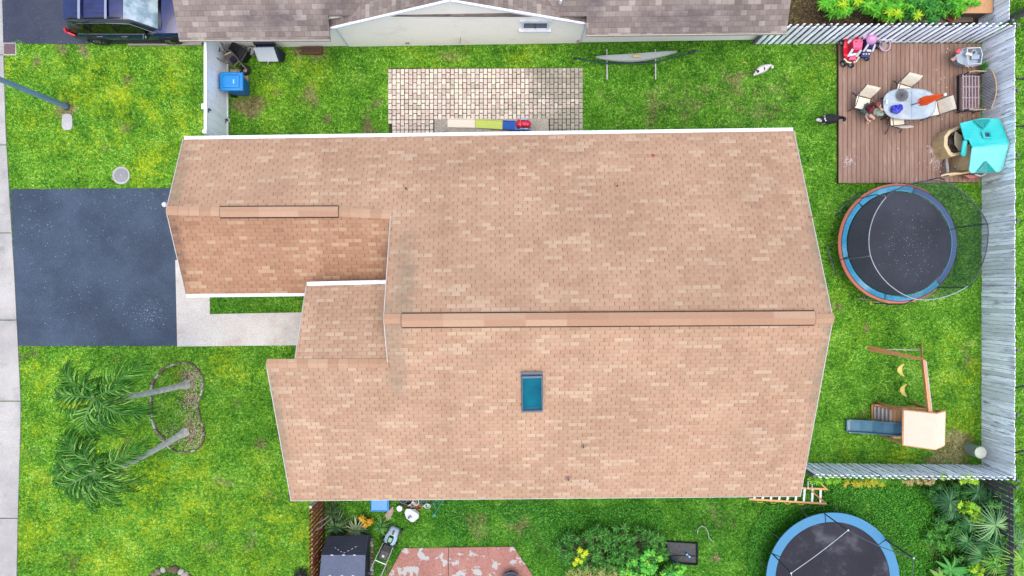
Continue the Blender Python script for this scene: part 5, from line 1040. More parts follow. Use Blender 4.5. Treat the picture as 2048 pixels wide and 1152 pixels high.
# ---------------------------------------------------------------- deck furniture
sling = NT('sling_fabric'); sv = sling.coord(); sb_ = sling.new('SeparateXYZ'); sling.put(sb_.inputs[0], sv)
sc_ = sling.mix(sling.M('MULTIPLY', sling.M('LESS_THAN', sling.M('FRACT', sling.M('MULTIPLY', sling.M('ADD', sb_.outputs[1], sb_.outputs[2]), 8)), .12), .35), C(240, 228, 204, 1.4), C(196, 180, 150)); sling.bump(sling.noise(sv, 120, 2), .3, .002)
sling.fin(sling.mix(sling.ss(sling.noise(sv, 5, 3), .4, .7, 0, .3), sc_, C(206, 194, 168)), .85, 0, .1)
chf = pm('chair_frame_bronze', C(112, 104, 104), .45, .1, metal=.3); wfr = pm('chair_frame_dark', C(66, 58, 56), .5)
def make_chair():
    t = thing('sling_chair', None, 'chair', (0, 0, 0), 0, 'sling chairs around the glass table')
    # front = -Y
    m = MB(); sec = []
    for y, z in ((-.27, .43), (-.2, .44), (0, .41), (.17, .40)): sec.append([Vector((-.25, y, z)), Vector((0, y, z-.02)), Vector((.25, y, z))])
    m.add([p for q in sec for p in q], [(3*i+k, 3*i+k+1, 3*i+4+k, 3*i+3+k) for i in range(3) for k in (0, 1)]); m.build('seat', sling.mat, t, smooth=True)
    m = MB(); sec = []
    for y, z in ((.20, .41), (.25, .55), (.29, .72), (.36, .90), (.42, 1.0)): sec.append([Vector((-.25, y, z)), Vector((0, y+.015, z-.01)), Vector((.25, y, z+(.02 if z > .95 else 0)))])
    m.add([p for q in sec for p in q], [(3*i+k, 3*i+k+1, 3*i+4+k, 3*i+3+k) for i in range(4) for k in (0, 1)]); m.build('backrest', sling.mat, t, smooth=True)
    for s_ in (-1, 1):
        x = s_*.265
        MB().tube([(x, -.28, .42), (x, .18, .39), (x, .27, .6), (x, .43, 1.0)], .016, 6).build('side_frame', chf, t)
        MB().tube([(s_*.29, .30, .66), (s_*.30, -.12, .64), (s_*.30, -.27, .60), (s_*.29, -.30, .3), (s_*.28, -.31, .01)], .018, 6).build('armrest', chf, t)
        MB().tube([(s_*.28, .1, .42), (s_*.27, .30, .2), (s_*.28, .40, .01)], .017, 6).build('leg', wfr, t)
    MB().tube([(-.28, -.29, .3), (.28, -.29, .3)], .012, 6).build('stretcher', wfr, t)
    return t
ch0 = make_chair()
chs = [((1726, 204), R(-14), 'cream sling chair with the person in it, at the left end of the glass table'), ((1808, 180), R(-16), 'empty cream sling chair behind the glass table, nearest the top fence'), ((1867, 217), R(-78), 'empty cream sling chair at the right end of the table under the orange umbrella'), ((1795, 240), R(186), 'empty cream sling chair tucked under the near side of the glass table')]
for i, (px, rz, lb) in enumerate(chs):
    o = ch0 if i == 0 else copy_tree(ch0); p = P(px[0], px[1], .42+DZ); o.location = (p.x, p.y, DZ); o.rotation_euler = (0, 0, rz); o['label'] = lb
tc = P(1819, 208, .88); TZ = .72+DZ
t = thing('glass_table', 'oval frosted glass patio table in the middle of the deck', 'table', (tc.x, tc.y, DZ))
gm_ = NT('frosted_glass'); gv = gm_.coord(); gm_.fin(gm_.mix(gm_.ss(gm_.noise(gv, 2.5, 5, .7), .35, .7), C(176, 196, 204), C(214, 224, 228)), .25, 0, .6); gm_.b.inputs['Alpha'].default_value = .86
m = MB(); n = 40; o_ = [(tc.x+.95*math.copysign(abs(math.cos(a))**.72, math.cos(a)), tc.y+.56*math.copysign(abs(math.sin(a))**.72, math.sin(a))) for a in [2*math.pi*i/n for i in range(n)]]
m.prism(o_, TZ-.008, TZ); m.build('table_top', gm_.mat, t); MB().tube([(x, y, TZ-.006) for x, y in o_], .018, 6, closed=True).build('rim', pm('rim_grey', C(170, 180, 184), .4, metal=.3), t)
MB().bar((tc.x+.08, tc.y-.56, TZ+.002), (tc.x+.08, tc.y+.56, TZ+.002), .03, .008).build('cross_bar', pm('rim_grey', C(170, 180, 184)), t)
for sx in (-1, 1):
    for s_ in (-1, 1): MB().tube([(tc.x+sx*.55, tc.y+s_*.3, TZ-.02), (tc.x+sx*.66, tc.y+s_*.40, DZ)], .02, 8).build('leg', wfr, t)
# closed umbrella
ub = Vector((tc.x, tc.y, DZ)); ut = P(1890, 189, 2.55); t = thing('patio_umbrella', 'closed orange umbrella with white tip standing in the glass table', 'umbrella', tuple(ub))
MB().tube([ub, ub.lerp(ut, .98)], .019, 8).build('pole', chf, t); MB().lathe(ub, [(.24, 0), (.24, .04), (.1, .08), (.03, .12)], 20).build('base', trim, t)
orm = pm('orange_canvas', C(244, 104, 44, 1.1), .8, .12, 6, .2); m = MB(); ax_ = (ut-ub).normalized(); u_, v_ = basis(ax_); secs = []
for k, rr_ in ((.50, .135), (.53, .15), (.62, .165), (.75, .12), (.87, .075), (.97, .035), (.985, .02)):
    c_ = ub.lerp(ut, k); secs.append([c_+(u_*math.cos(a)+v_*math.sin(a))*rr_*(1 if j % 2 else .55)+ax_*(0 if k > .5 else (-.05 if j % 2 else .04)) for j, a in enumerate([2*math.pi*i/20+(k-.5)*.8 for i in range(20)])])
loft(m, secs); m.build('canopy', orm, t); MB().ball(ut, .055, n=12).build('finial', white, t, smooth=True)
c_ = ub.lerp(ut, .50); m = MB(); 
for j in range(6): a = j*1.05; q = c_+(u_*math.cos(a)+v_*math.sin(a))*.10; m.bar(q+ax_*.05, q-ax_*.05, .02, .02)
m.build('rib_end', white, t)
# on the table
bb = P(1793, 218, TZ+.1); t = MB(); t.ball((bb.x-.04, bb.y, TZ+.10), .17, (1, .85, .6), 14, jit=.02); t.ball((bb.x+.12, bb.y+.04, TZ+.09), .12, (1, 1.1, .65), 12, jit=.02); t.ball((bb.x+.02, bb.y-.08, TZ+.09), .12, (1.2, .7, .6), 12, jit=.02)
bm_ = NT('blue_plastic_bag'); bm_.bump(bm_.noise(bm_.coord(), 9, 5, .7), 1, .05); bm_.fin(bm_.mix(bm_.ss(bm_.noise(bm_.coord(), 7, 4), .6, .7), C(10, 20, 200), C(120, 110, 230)), .22, 0, .7)
tag(t.build('plastic_bag', bm_.mat, origin=(bb.x, bb.y, TZ)), 'shiny royal blue plastic bag on the glass table', 'bag')
bb = P(1803, 191, TZ); t = thing('wire_basket', 'round shallow grey twig basket at the back of the glass table', 'basket', (bb.x, bb.y, TZ)); m = MB()
for k in range(9): r = .05+.022*k; m.tube([(bb.x+r*math.cos(a)+random.uniform(-.012, .012), bb.y+r*math.sin(a)+random.uniform(-.012, .012), TZ+.015+.04*(r/.23)**2) for a in [2*math.pi*i/14 for i in range(14)]], .007, 4, closed=True)
m.build('coils', pm('twig_grey', C(138, 132, 132), .8), t); m = MB()
for k in range(14): a = k*.45; m.tube([(bb.x, bb.y, TZ+.02), (bb.x+.24*math.cos(a), bb.y+.24*math.sin(a), TZ+.065)], .006, 4)
m.build('spokes', pm('twig_dark', C(96, 92, 94), .8), t)
bb = P(1774, 237, DZ+.05); t = thing('orange_cup', 'small orange cup on the deck beside the table', 'cup', (bb.x, bb.y, DZ)); MB().lathe((bb.x, bb.y, DZ), [(.05, 0), (.08, .12), (.07, .12), (.04, .02)], 16).build('cup', pm('orange_plastic', C(230, 100, 60), .4), t, smooth=True); MB().ball((bb.x, bb.y, DZ+.10), .05, (1, 1, .4), 10).build('contents', pm('orange_light', C(240, 140, 100)), t)

# ---------------------------------------------------------------- person in the left chair
sk_ = pm('skin', C(222, 172, 146), .55, .05, 12, 0); hairm = pm('auburn_hair', C(124, 66, 50), .6, .35, 40, .6); topm = pm('burgundy_top', C(136, 44, 62), .85, .25, 22, .4); shm = pm('teal_shorts', C(84, 148, 140), .85, .2, 14, .3); lapm = pm('sage_cloth', C(158, 176, 158), .9, .15, 10, .4)
pp = P(1740, 214, .95); pt = thing('person', 'person in dark red top and teal shorts sitting at the table looking at a phone', 'person', (0, 0, 0))
J = {'pel': (0, 0, .52, .125), 'wst': (.02, 0, .68, .115), 'che': (.05, 0, .88, .135), 'nk0': (.06, 0, 1.03, .06), 'nk1': (.09, 0, 1.10, .052), 'hd0': (.115, 0, 1.17, .078), 'hd1': (.12, 0, 1.25, .088), 'hd2': (.105, 0, 1.32, .058)}
E = [('pel', 'wst'), ('wst', 'che'), ('che', 'nk0'), ('nk0', 'nk1'), ('nk1', 'hd0'), ('hd0', 'hd1'), ('hd1', 'hd2')]
arm = {'L': [(.04, .19, .99, .055), (.14, .25, .76, .043), (.33, .17, .80, .034), (.37, .15, .81, .026)], 'R': [(.04, -.19, .99, .055), (.02, -.30, .74, .043), (.20, -.36, .62, .034), (.24, -.37, .61, .026)]}
hip = {'L': [(.02, .10, .50, .09), (.26, .15, .535, .082), (.45, .17, .53, .065), (.47, .18, .28, .052), (.46, .18, .08, .038), (.55, .20, .04, .036), (.63, .21, .03, .028)], 'R': [(.02, -.10, .50, .09), (.26, -.14, .535, .082), (.44, -.16, .53, .065), (.40, -.17, .28, .052), (.36, -.17, .08, .038), (.45, -.19, .04, .036), (.53, -.20, .03, .028)]}
for s_, sg in (('L', 1), ('R', -1)):
    for i, q in enumerate(arm[s_]): J['a%d%s' % (i, s_)] = q; E.append((('che' if i == 0 else 'a%d%s' % (i-1, s_)), 'a%d%s' % (i, s_)))
    for i, q in enumerate(hip[s_]): J['l%d%s' % (i, s_)] = q; E.append((('pel' if i == 0 else 'l%d%s' % (i-1, s_)), 'l%d%s' % (i, s_)))
    w = Vector(arm[s_][3][:3]); pv_ = Vector((.055, -.012*sg, .004)); J['p'+s_] = (*(w+pv_), .028); E.append(('a3'+s_, 'p'+s_))
    for k in range(4):
        o_ = Vector((0, (.030-.02*k), 0)); l = [.040, .046, .042, .034][k]; b0_ = w+pv_+Vector((.028, 0, 0))+o_
        pts = [b0_, b0_+Vector((l*.7, 0, -.004)), b0_+Vector((l*1.1, 0, -.022))]
        for i, q in enumerate(pts): J['f%d%d%s' % (k, i, s_)] = (*q, .0095-.001*i); E.append((('p'+s_) if i == 0 else 'f%d%d%s' % (k, i-1, s_), 'f%d%d%s' % (k, i, s_)))
    th = [w+Vector((.03, sg*-.032 if s_ == 'L' else .034, .01)), w+Vector((.06, (-.055 if s_ == 'L' else .055), .014))]
    for i, q in enumerate(th): J['t%d%s' % (i, s_)] = (*q, .0105-.001*i); E.append((('a3'+s_) if i == 0 else 't0'+s_, 't%d%s' % (i, s_)))
body = skin('body', J, E, sk_, pt, 1)
m = MB()
for sg in (-1, 1): m.ball((.20, sg*.032, 1.255), .011, n=6)
m.build('eyes', pm('eye_dark', C(40, 30, 28)), pt); m = MB(); m.ball((.208, 0, 1.225), .016, (1.2, .8, 1.3), 8); fn = m.build('nose', sk_, pt, smooth=True); MB().box((.196, 0, 1.19), (.012, .045, .009)).build('mouth', pm('lips', C(178, 90, 84)), pt)
m = MB(); [m.ball((.115, sg*.092, 1.24), .022, (.9, .5, 1.3), 8) for sg in (-1, 1)]; m.build('ears', sk_, pt, smooth=True)
skin('hair', {'h0': (.10, 0, 1.33, .085), 'h1': (.03, 0, 1.30, .095), 'h2': (-.02, 0, 1.20, .08), 'h3': (-.04, .01, 1.06, .075), 'h4': (-.045, .03, .94, .05), 'h5': (.10, .07, 1.30, .045), 'h6': (.10, -.07, 1.30, .045), 'h7': (.05, .11, 1.14, .035), 'h8': (.05, -.11, 1.14, .035)},
     [('h0', 'h1'), ('h1', 'h2'), ('h2', 'h3'), ('h3', 'h4'), ('h0', 'h5'), ('h0', 'h6'), ('h5', 'h7'), ('h6', 'h8')], hairm, pt, 2)
J2 = {'a': (0, 0, .60, .138), 'b': (.02, 0, .72, .13), 'c': (.05, 0, .90, .147), 'd': (.055, 0, 1.02, .085), 'e': (.045, .19, .99, .068), 'f': (.10, .23, .86, .058), 'g': (.045, -.19, .99, .068), 'h': (.035, -.25, .86, .058)}
skin('top', J2, [('a', 'b'), ('b', 'c'), ('c', 'd'), ('c', 'e'), ('e', 'f'), ('c', 'g'), ('g', 'h')], topm, pt, 2)
skin('shorts', {'a': (0, 0, .545, .14), 'b': (.03, .10, .51, .105), 'c': (.22, .145, .54, .10), 'd': (.03, -.10, .51, .105), 'e': (.26, -.145, .54, .10)}, [('a', 'b'), ('b', 'c'), ('a', 'd'), ('d', 'e')], shm, pt, 2)
m = MB(); m.box((.40, .14, .83), (.012, .15, .08), ry=-.9); 
pt.location = (pp.x, pp.y, DZ-.04); pt.rotation_euler = (0, 0, R(-28))
bb = P(1773, 204, TZ+.03); ph = MB().box((bb.x, bb.y, TZ+.05), (.08, .15, .01), rz=-.1, rx=.15); o = ph.build('phone', pm('phone_white', C(220, 236, 250), .2, .02), origin=(bb.x, bb.y, TZ), bevel=.006); tag(o, 'pale phone held over the left end of the glass table', 'phone')
# bag/cloth on lap side
bb = P(1761, 225, .75); m = MB(); m.ball((bb.x, bb.y, .72), .15, (1.25, .85, .5), 14, jit=.02); m.ball((bb.x-.12, bb.y+.02, .70), .10, (1.3, 1, .5), 10, jit=.02); tag(m.build('folded_cloth', lapm, origin=(bb.x, bb.y, .7), smooth=True), 'pale sage folded cloth on the lap of the seated person', 'cloth')

# ---------------------------------------------------------------- bench with curved back
bn = pm('bench_slats', C(176, 160, 168), .6, .12, metal=0); bd_ = pm('bench_dark', C(62, 52, 56), .6); tanr = wood('bench_rail', C(190, 160, 120), C(214, 188, 150), ax=1)
s0, s1 = P(1924, 149, .62), P(1960, 220, .62); cx, cy = (s0.x+s1.x)/2, (s0.y+s1.y)/2; wx, wy = s1.x-s0.x, s0.y-s1.y; t = thing('garden_bench', 'dark slatted bench with a curved tan wooden back rail against the right fence', 'bench', (cx, cy, DZ))
m = MB(); SZ = .60
for i in range(6): x = s0.x+.05+i*(wx-.10)/5; yy = wy/2*(1-.10*abs(i-1)/5*(i > 1)); m.box((x, cy, SZ), (.045, yy*2, .025))
for k in (-.5, -.17, .17, .5): m.box((cx+.01, cy+k*wy*.9, SZ+.004), (wx, .03, .03))
m.build('seat', bn, t); m = MB()
m.box((s0.x-.05, cy, SZ-.09), (.06, wy+.02, .16)); [m.bar((s0.x-.08, cy-wy/2+.04*i, SZ-.12), (s0.x-.08, cy-wy/2+.04*i, SZ+.01), .015, .015) for i in range(int(wy/.04))]; m.box((cx, cy-wy/2-.02, SZ-.06), (wx+.06, .05, .08)); m.box((cx, cy+wy/2+.02, SZ-.06), (wx+.06, .05, .08)); m.build('apron', bd_, t)
m = MB(); bw = .5; nn = 26; top = []
for i in range(nn+1):
    u = -1+2*i/nn; y = cy+u*wy*.53; bow = .10*(1-u*u); pb_ = Vector((s1.x-.02+bow*.6, y, SZ)); pt_ = Vector((s1.x+.10+bow*1.2, y+u*.02, 1.16-.10*u*u)); top.append(pt_); m.tube([pb_, pt_], .011, 5)
m.build('spindles', bd_, t); MB().tube(top, .026, 8).build('back_rail', tanr, t, smooth=True)
for s_ in (-1, 1): 
    MB().tube([(s1.x+.06, cy+s_*wy*.53, .88), (cx-.02, cy+s_*(wy*.53+.02), .86), (s0.x+.12, cy+s_*wy*.52, .84)], .022, 6).build('armrest', tanr, t)
    MB().tube([(s0.x+.12, cy+s_*wy*.52, .84), (s0.x+.10, cy+s_*wy*.5, DZ)], .022, 6).build('leg', bd_, t); MB().tube([(s1.x-.02, cy+s_*wy*.5, .86), (s1.x+.02, cy+s_*wy*.5, DZ)], .022, 6).build('leg', bd_, t)

# ---------------------------------------------------------------- grey water table with toys, and a small plant
gr_ = pm('toy_grey', C(176, 192, 204), .4, .06); c = P(1940, 112, .75); t = thing('play_sink', 'grey plastic play sink full of small toys in the top right of the deck', 'play sink', (c.x, c.y, DZ))
oc = [(-.52, .0), (-.34, .26), (-.05, .34), (.34, .33), (.44, .12), (.42, -.30), (.1, -.38), (-.2, -.32), (-.42, -.22)]
oc = [(c.x+a_, c.y+b_) for a_, b_ in oc]; c2 = [(c.x+.6*(a_-c.x), c.y+.6*(b_-c.y)) for a_, b_ in oc]
m = MB(); vs = [(x, y, DZ) for x, y in c2]+[(x, y, .72) for x, y in oc]+[(x*.94+c.x*.06, y*.94+c.y*.06, .73) for x, y in oc]+[(x*.88+c.x*.12, y*.88+c.y*.12, .62) for x, y in oc]; n = len(oc)
m.add(vs, [(l*n+(i+1) % n, l*n+i, (l+1)*n+i, (l+1)*n+(i+1) % n) for l in range(3) for i in range(n)]+[tuple(range(3*n, 4*n))[::-1]]); m.build('basin', gr_, t)
m = MB(); q = [(c.x-.12, c.y+.27), (c.x+.36, c.y+.30), (c.x+.43, c.y+.05), (c.x+.38, c.y-.28), (c.x-.10, c.y-.32)]; q = [(a_, b_, .78) for a_, b_ in q]; m.tube(q+[q[0]], .022, 6); m.build('rim', pm('toy_white', C(226, 234, 240)), t); m = MB(); m.slab([(c.x+.08, c.y+.02, .72), (c.x+.38, c.y+.05, .72), (c.x+.36, c.y-.1, .72), (c.x+.08, c.y-.12, .72)], .1); m.build('shelf', gr_, t)
for nm, dx, dy, col, sz, lb in (('toy_shovel', -.62, -.12, (196, 152, 130), (.20, .11, .03), 'flat tan toy spatula sticking out of the play sink'), ('toy_bow', -.46, .16, (230, 90, 100), (.16, .12, .08), 'red and pink toy bow on the corner of the play sink'), ('toy_figure', -.08, .05, (238, 228, 210), (.24, .08, .06), 'cream coloured toy figure lying across the play sink'), ('toy_block', .1, .10, (60, 56, 60), (.07, .08, .06), 'small black toy in the middle of the play sink'), ('toy_animal', -.02, .18, (120, 96, 86), (.12, .07, .06), 'small brown toy at the back of the play sink'), ('toy_peg', -.15, -.38, (206, 186, 176), (.16, .04, .04), 'beige toy peg below the edge of the play sink')):
    m = MB(); z = .80; m.box((c.x+dx, c.y+dy, z), sz, rz=dx*4); m.ball((c.x+dx+sz[0]*.4, c.y+dy+.03, z), sz[1]*.45, n=8); m.ball((c.x+dx-sz[0]*.35, c.y+dy-.01, z), sz[1]*.5, (1, 1, .6), n=8)
    tag(m.build(nm, pm('toy_'+str(col[0])+str(col[2]), C(*col), .5, .15, 20), origin=(c.x+dx, c.y+dy, z), bevel=.01), lb, 'toy', 'small toys in the play sink')
rosbush('potted_plant', 'small green plant in the corner between the play sink and the bench', 'plant', [(1966, 128), (1970, 134), (1963, 136), (1968, 140), (1972, 128)], .5, 10, .12, .03, .6, lmD, 77)

# ---------------------------------------------------------------- ride-on cars by the top fence
redt = pm('toy_car_red', C(226, 16, 50), .3, .06); pink = pm('toy_pink', C(244, 84, 130), .4, .05); lilac = pm('toy_lilac', C(228, 160, 206), .4, .05); navy = pm('toy_navy', C(46, 20, 96), .35, .1); wht = pm('toy_bright_white', C(236, 240, 246), .4, .03); blk2 = pm('toy_black', C(30, 30, 32), .6)
def wheel(par, c, r, w, ax=(1, 0, 0), hub=True):
    c = Vector(c); a = Vector(ax).normalized(); o = MB().cyl(c-a*w/2, c+a*w/2, r, n=18).build('wheel', blk2, par, bevel=.012)
    if hub: MB().cyl(c-a*(w/2+.008), c+a*(w/2+.008), r*.5, n=14).build('hub', pm('hub_grey', C(200, 206, 214), .4), o)
c = P(1709, 100, .45); t = thing('push_car', 'red toddler push car with pink seat parked at the corner of the deck', 'toy car', (c.x, c.y, DZ)); T = lambda px, py, z: P(px, py, z)
m = MB(); loft(m, [[T(x0, y, .25), T(x1, y, .25), T(x1, y, h), T(x0, y, h)] for x0, x1, y, h in ((1690, 1696, 74, .5), (1688, 1697, 84, .55), (1686, 1696, 96, .50), (1687, 1696, 110, .55), (1690, 1697, 120, .42))]); m.build('side_panel', redt, t, bevel=.03)
m = MB(); m.slab([T(1694, 122, .35), T(1714, 122, .35), T(1722, 78, .35), T(1694, 76, .35)], .15); m.build('floor_pan', redt, t, bevel=.02)
m = MB(); m.slab([T(1707, 99, .78), T(1724, 100, .78), T(1727, 82, .88), T(1724, 78, .9), T(1710, 78, .9), T(1706, 82, .88)], .07); st_ = m.build('seat_back', pink, t, bevel=.03)
for p_, z_ in [(T(1712+4.5*i, 96, .80), (.05, .05, .012)) for i in range(3)]+[(T(1713, 83, .89), (.07, .04, .012)), (T(1722, 83, .89), (.04, .04, .012))]: MB().box(p_, z_).build('seat_slot', pm('pink_deep', C(196, 30, 90)), st_)
for a_, b_ in (((1706, 98, .75), (1696, 113, .5)), ((1722, 100, .75), (1713, 113, .5)), ((1702, 80, .6), (1696, 86, .6)), ((1698, 110, .55), (1716, 108, .55))): MB().bar(T(*a_), T(*b_), .08, .03).build('strut', wht, t)
m = MB(); m.slab([T(1697, 120, .5), T(1713, 120, .5), T(1712, 112, .55), T(1701, 112, .55)], .08); m.build('bonnet', pink, t, bevel=.02); MB().tube([T(1688, 117, .42), T(1694, 124, .42), T(1703, 126, .42), T(1712, 123, .42), T(1718, 114, .42)], .035, 8).build('bumper', pm('toy_cream2', C(240, 224, 190)), t)
m = MB(); m.slab([T(1712, 78, .6), T(1718, 78, .6), T(1717, 70, .75), T(1712, 70, .75)], .1); m.build('push_handle', redt, t, bevel=.02)
for px, py in ((1684, 85), (1687, 127), (1702, 129)): wheel(t, T(px, py, .17+DZ), .13, .08, (.8, .5, 0))
c = P(1740, 95, .45); t = thing('push_car', 'navy toddler push car with lilac hood seat beside the red one', 'toy car', (c.x, c.y, DZ))
m = MB(); m.slab([T(1728, 102, .5), T(1750, 96, .5), T(1756, 74, .5), T(1728, 74, .5)], .25); m.build('body', navy, t, bevel=.05)
m = MB(); 
secs = []
for k, (w, x, y, z) in enumerate(((.02, 1744, 88.5, .80), (.15, 1744, 86, .86), (.19, 1745, 80, .93), (.20, 1746, 74, .96), (.15, 1744, 69, .92), (.03, 1743, 67, .85))):
    p = T(x, y, z); secs.append([p+Vector((-w, 0, -.06)), p+Vector((-w*.6, 0, .03)), p+Vector((w*.6, 0, .03)), p+Vector((w, 0, -.06)), p+Vector((0, 0, -.10))])
loft(m, secs); m.build('hood_seat', lilac, t, smooth=True)
MB().bar(T(1726, 75, .8), T(1740, 69, .88), .1, .05).build('hood_arm', lilac, t)
for a_, b_ in (((1737, 88, .75), (1727, 103, .5)), ((1750, 89, .75), (1745, 103, .5)), ((1733, 101, .48), (1746, 102, .48))): MB().bar(T(*a_), T(*b_), .07, .03).build('strut', wht, t)
m = MB(); m.slab([T(1722, 114, .42), T(1740, 115, .42), T(1743, 105, .45), T(1724, 103, .45)], .12); nb = m.build('front', pm('toy_darkblue', C(30, 50, 110)), t, bevel=.03); m = MB(); [m.box(T(1727+5.5*i, 108, .47), (.055, .04, .02)) for i in range(3)]; m.build('headlight_strip', wht, nb)
for px, py in ((1734, 116), (1752, 92), (1722, 90)): wheel(t, T(px, py, .14+DZ), .11, .07, (.9, .3, 0))
c = T(1770, 90, .35); t = thing('toy_hoop', 'pink rimmed toy basketball hoop lying by the top fence', 'toy hoop', tuple(c)); m = MB(); m.tube([c+Vector((.20*math.cos(a), .22*math.sin(a), 0)) for a in [2*math.pi*i/20 for i in range(20)]], .024, 8, closed=True); m.build('rim', pm('pale_pink', C(240, 190, 214)), t, smooth=True)
MB().lathe(c-Vector((0, 0, .02)), [(.17, -.10), (.15, -.12), (.02, -.10)], 20).build('basin', speckle('sandy', C(170, 156, 146), C(190, 176, 166), C(90, 80, 80), 30), t); MB().tube([T(1757, 80, .4), T(1792, 80, .4)], .022, 6).build('pole', wht, t); MB().bar(T(1757, 96, .25), T(1760, 86, .3), .12, .2).build('bracket', navy, t)
m = MB(); m.ball(T(1771, 76, .3), .13, (1.2, .8, .6), 10, jit=.015); m.ball(T(1775, 73, .32), .07, (1, 1, .6), 8, jit=.01); tag(m.build('toy_bucket', pm('toy_darkblue', C(30, 50, 110)), origin=T(1771, 76, .3)), 'dark blue toy behind the pink hoop at the foot of the fence', 'toy')
m = MB(); m.tube([T(1780, 84, .2), T(1850, 82.5, .2), T(1928, 81.5, .2)], .018, 6); tag(m.build('white_pole', wht, origin=T(1850, 82, .2)), 'long thin white pole lying along the back edge of the deck', 'pole')

# ---------------------------------------------------------------- playhouse
tq = NT('turquoise_plastic'); tv = tq.coord(); bk = tq.new('TexBrick'); tq.put(bk.inputs['Vector'], tv); bk.inputs['Scale'].default_value = 3.2; bk.inputs['Mortar Size'].default_value = .012; bk.inputs['Color1'].default_value = (1, 1, 1, 1); bk.inputs['Color2'].default_value = (.94, .96, .96, 1); bk.inputs['Mortar'].default_value = (.55, .72, .74, 1)
tcx = tq.mix(tq.ss(tq.noise(tv, 2, 5), .3, .7), C(30, 214, 206), C(78, 230, 220)); tq.bump(bk.outputs['Fac'], .4, -.01); tq.fin(tq.mix(1, tcx, bk.outputs[0], 'MULTIPLY'), .45, 0, .4)
tnp = pm('playhouse_tan', C(214, 184, 134, 1.5), .6, .12, 6, .1, dirt=C(150, 130, 96)); tnl = pm('playhouse_cream', C(240, 214, 166), .6, .06); tng = pm('playhouse_grey', C(166, 152, 128), .7, .1)
ce = P(1965, 300, 1.2); t = thing('playhouse', 'turquoise roofed plastic playhouse with tan bay walls at the right side of the deck', 'playhouse', (ce.x, ce.y, DZ))
r1, r2 = P(1944, 294, 1.55), P(2019, 287, 1.55); n1, n2, n3, n4 = P(1920, 246, 1.22), P(1963, 236, 1.25), P(1998, 237, 1.22), P(2003, 243, 1.2); e1, e2, e3, e4 = P(1938, 340, 1.22), P(1942, 346, 1.2), P(2000, 344, 1.2), P(2007, 336, 1.22); w1, w2 = P(1929, 279, 1.45), P(1938, 280, 1.47)
rf = MB().slab([r1, w2, w1, n1, n2, n3, n4, r2], .05).build('roof', tq.mat, t, bevel=.02)
tqf = pm('faded_turquoise', C(126, 232, 222), .5, .08, 3, .1, dirt=C(150, 214, 208))
MB().slab([r1, r2, e4, e3, e2, e1], .05).build('roof_slope', tqf, rf, bevel=.02)
MB().bar(r1+Vector((0, 0, .005)), r2+Vector((0, 0, .005)), .05, .04).build('ridge', tq.mat, rf)
MB().slab([P(1927, 280, 1.40), P(1936, 281, 1.42), P(1934, 309, 1.20), P(1931, 313, 1.18), P(1925, 312, 1.18), P(1922, 307, 1.2)], .08).build('side_roof', tq.mat, rf, bevel=.03)
# dormer folds
for a_, b_, c_, z in ((P(1946, 241, 1.27), P(1982, 239, 1.27), P(1967, 258, 1.40), 0), (P(1952, 346, 1.24), P(1992, 344, 1.24), P(1972, 322, 1.40), 0)):
    mid = a_.lerp(b_, .5)+Vector((0, 0, .10)); m = MB(); m.add([a_, mid, b_, c_+Vector((0, 0, .015))], [(0, 1, 3), (1, 2, 3), (0, 3, 2, 1)]); m.build('dormer', tq.mat, rf)
hw = P(1973, 270, 1.47); m = MB(); q = [hw+Vector((a_, b_, c_)) for a_, b_, c_ in ((-.17, .13, -.0), (.15, .13, -.0), (.19, -.12, .03), (-.13, -.13, .03))]; qi = [hw+(p-hw)*.62+Vector((0, 0, .05)) for p in q]; ring(m, q, qi); ring(m, qi, [hw+(p-hw)*.5+Vector((0, 0, -.01)) for p in q]); cup = m.build('skylight_frame', tq.mat, rf); MB().slab([hw+(p-hw)*.55+Vector((0, 0, .0)) for p in q], .02).build('skylight_pane', pm('purple_dark', C(60, 56, 96), .3), cup)
m = MB(); 
def wallq(px0, py0, px1, py1, z0, z1, mt, nm, th=.05, par=None):
    a_ = P(px0, py0, z1); b_ = P(px1, py1, z1); d = (b_-a_).normalized(); nn_ = Vector((-d.y, d.x, 0))*th; k = MB(); k.add([Vector((p.x, p.y, z))+o_ for z in (z0, z1) for p, o_ in ((a_, nn_*0), (b_, nn_*0), (b_, nn_), (a_, nn_))], [(3, 2, 1, 0), (4, 5, 6, 7), (0, 1, 5, 4), (1, 2, 6, 5), (2, 3, 7, 6), (3, 0, 4, 7)]); return k.build(nm, mt, par or t, bevel=.01)
for q in ((1930, 252, 1998, 250), (1936, 336, 1998, 334), (1997, 250, 2000, 334), (1940, 288, 1938, 336)): wallq(*q, DZ, 1.2, tnp, 'wall')
# bay: octagonal planter wall with inner cream ledge
bay = [(1917, 252), (1897, 262), (1889, 272), (1888, 292), (1897, 309), (1903, 313), (1926, 308)]; out = [P(x, y, .80) for x, y in bay]; bc = P(1922, 282, .8)
def off(p, k, dx=0): return bc+(p-bc)*k+Vector((dx, 0, 0))
m = MB(); n = len(out); lo = [Vector((bc.x+(p.x-bc.x)*1.05-.02, bc.y+(p.y-bc.y)*1.05, DZ)) for p in out]
vs = lo+out; m.add(vs, [(i+1, i, n+i, n+i+1) for i in range(n-1)]); m.build('bay_wall', tnp, t)
m = MB(); inn = [off(p, .80) for p in out]; m.add(out+inn, [(i+1, i, n+i, n+i+1) for i in range(n-1)]); low = [off(p, .72)-Vector((0, 0, .35)) for p in out]; m.add(inn+low, [(i+1, i, n+i, n+i+1) for i in range(n-1)]); m.build('bay_ledge', tnl, t)
MB().slab([P(1911, 262, .84), P(1925, 272, .84), P(1925, 292, .84), P(1920, 302, .84), P(1910, 290, .84), P(1909, 275, .84)], .04).build('counter', tnl, t, bevel=.01)
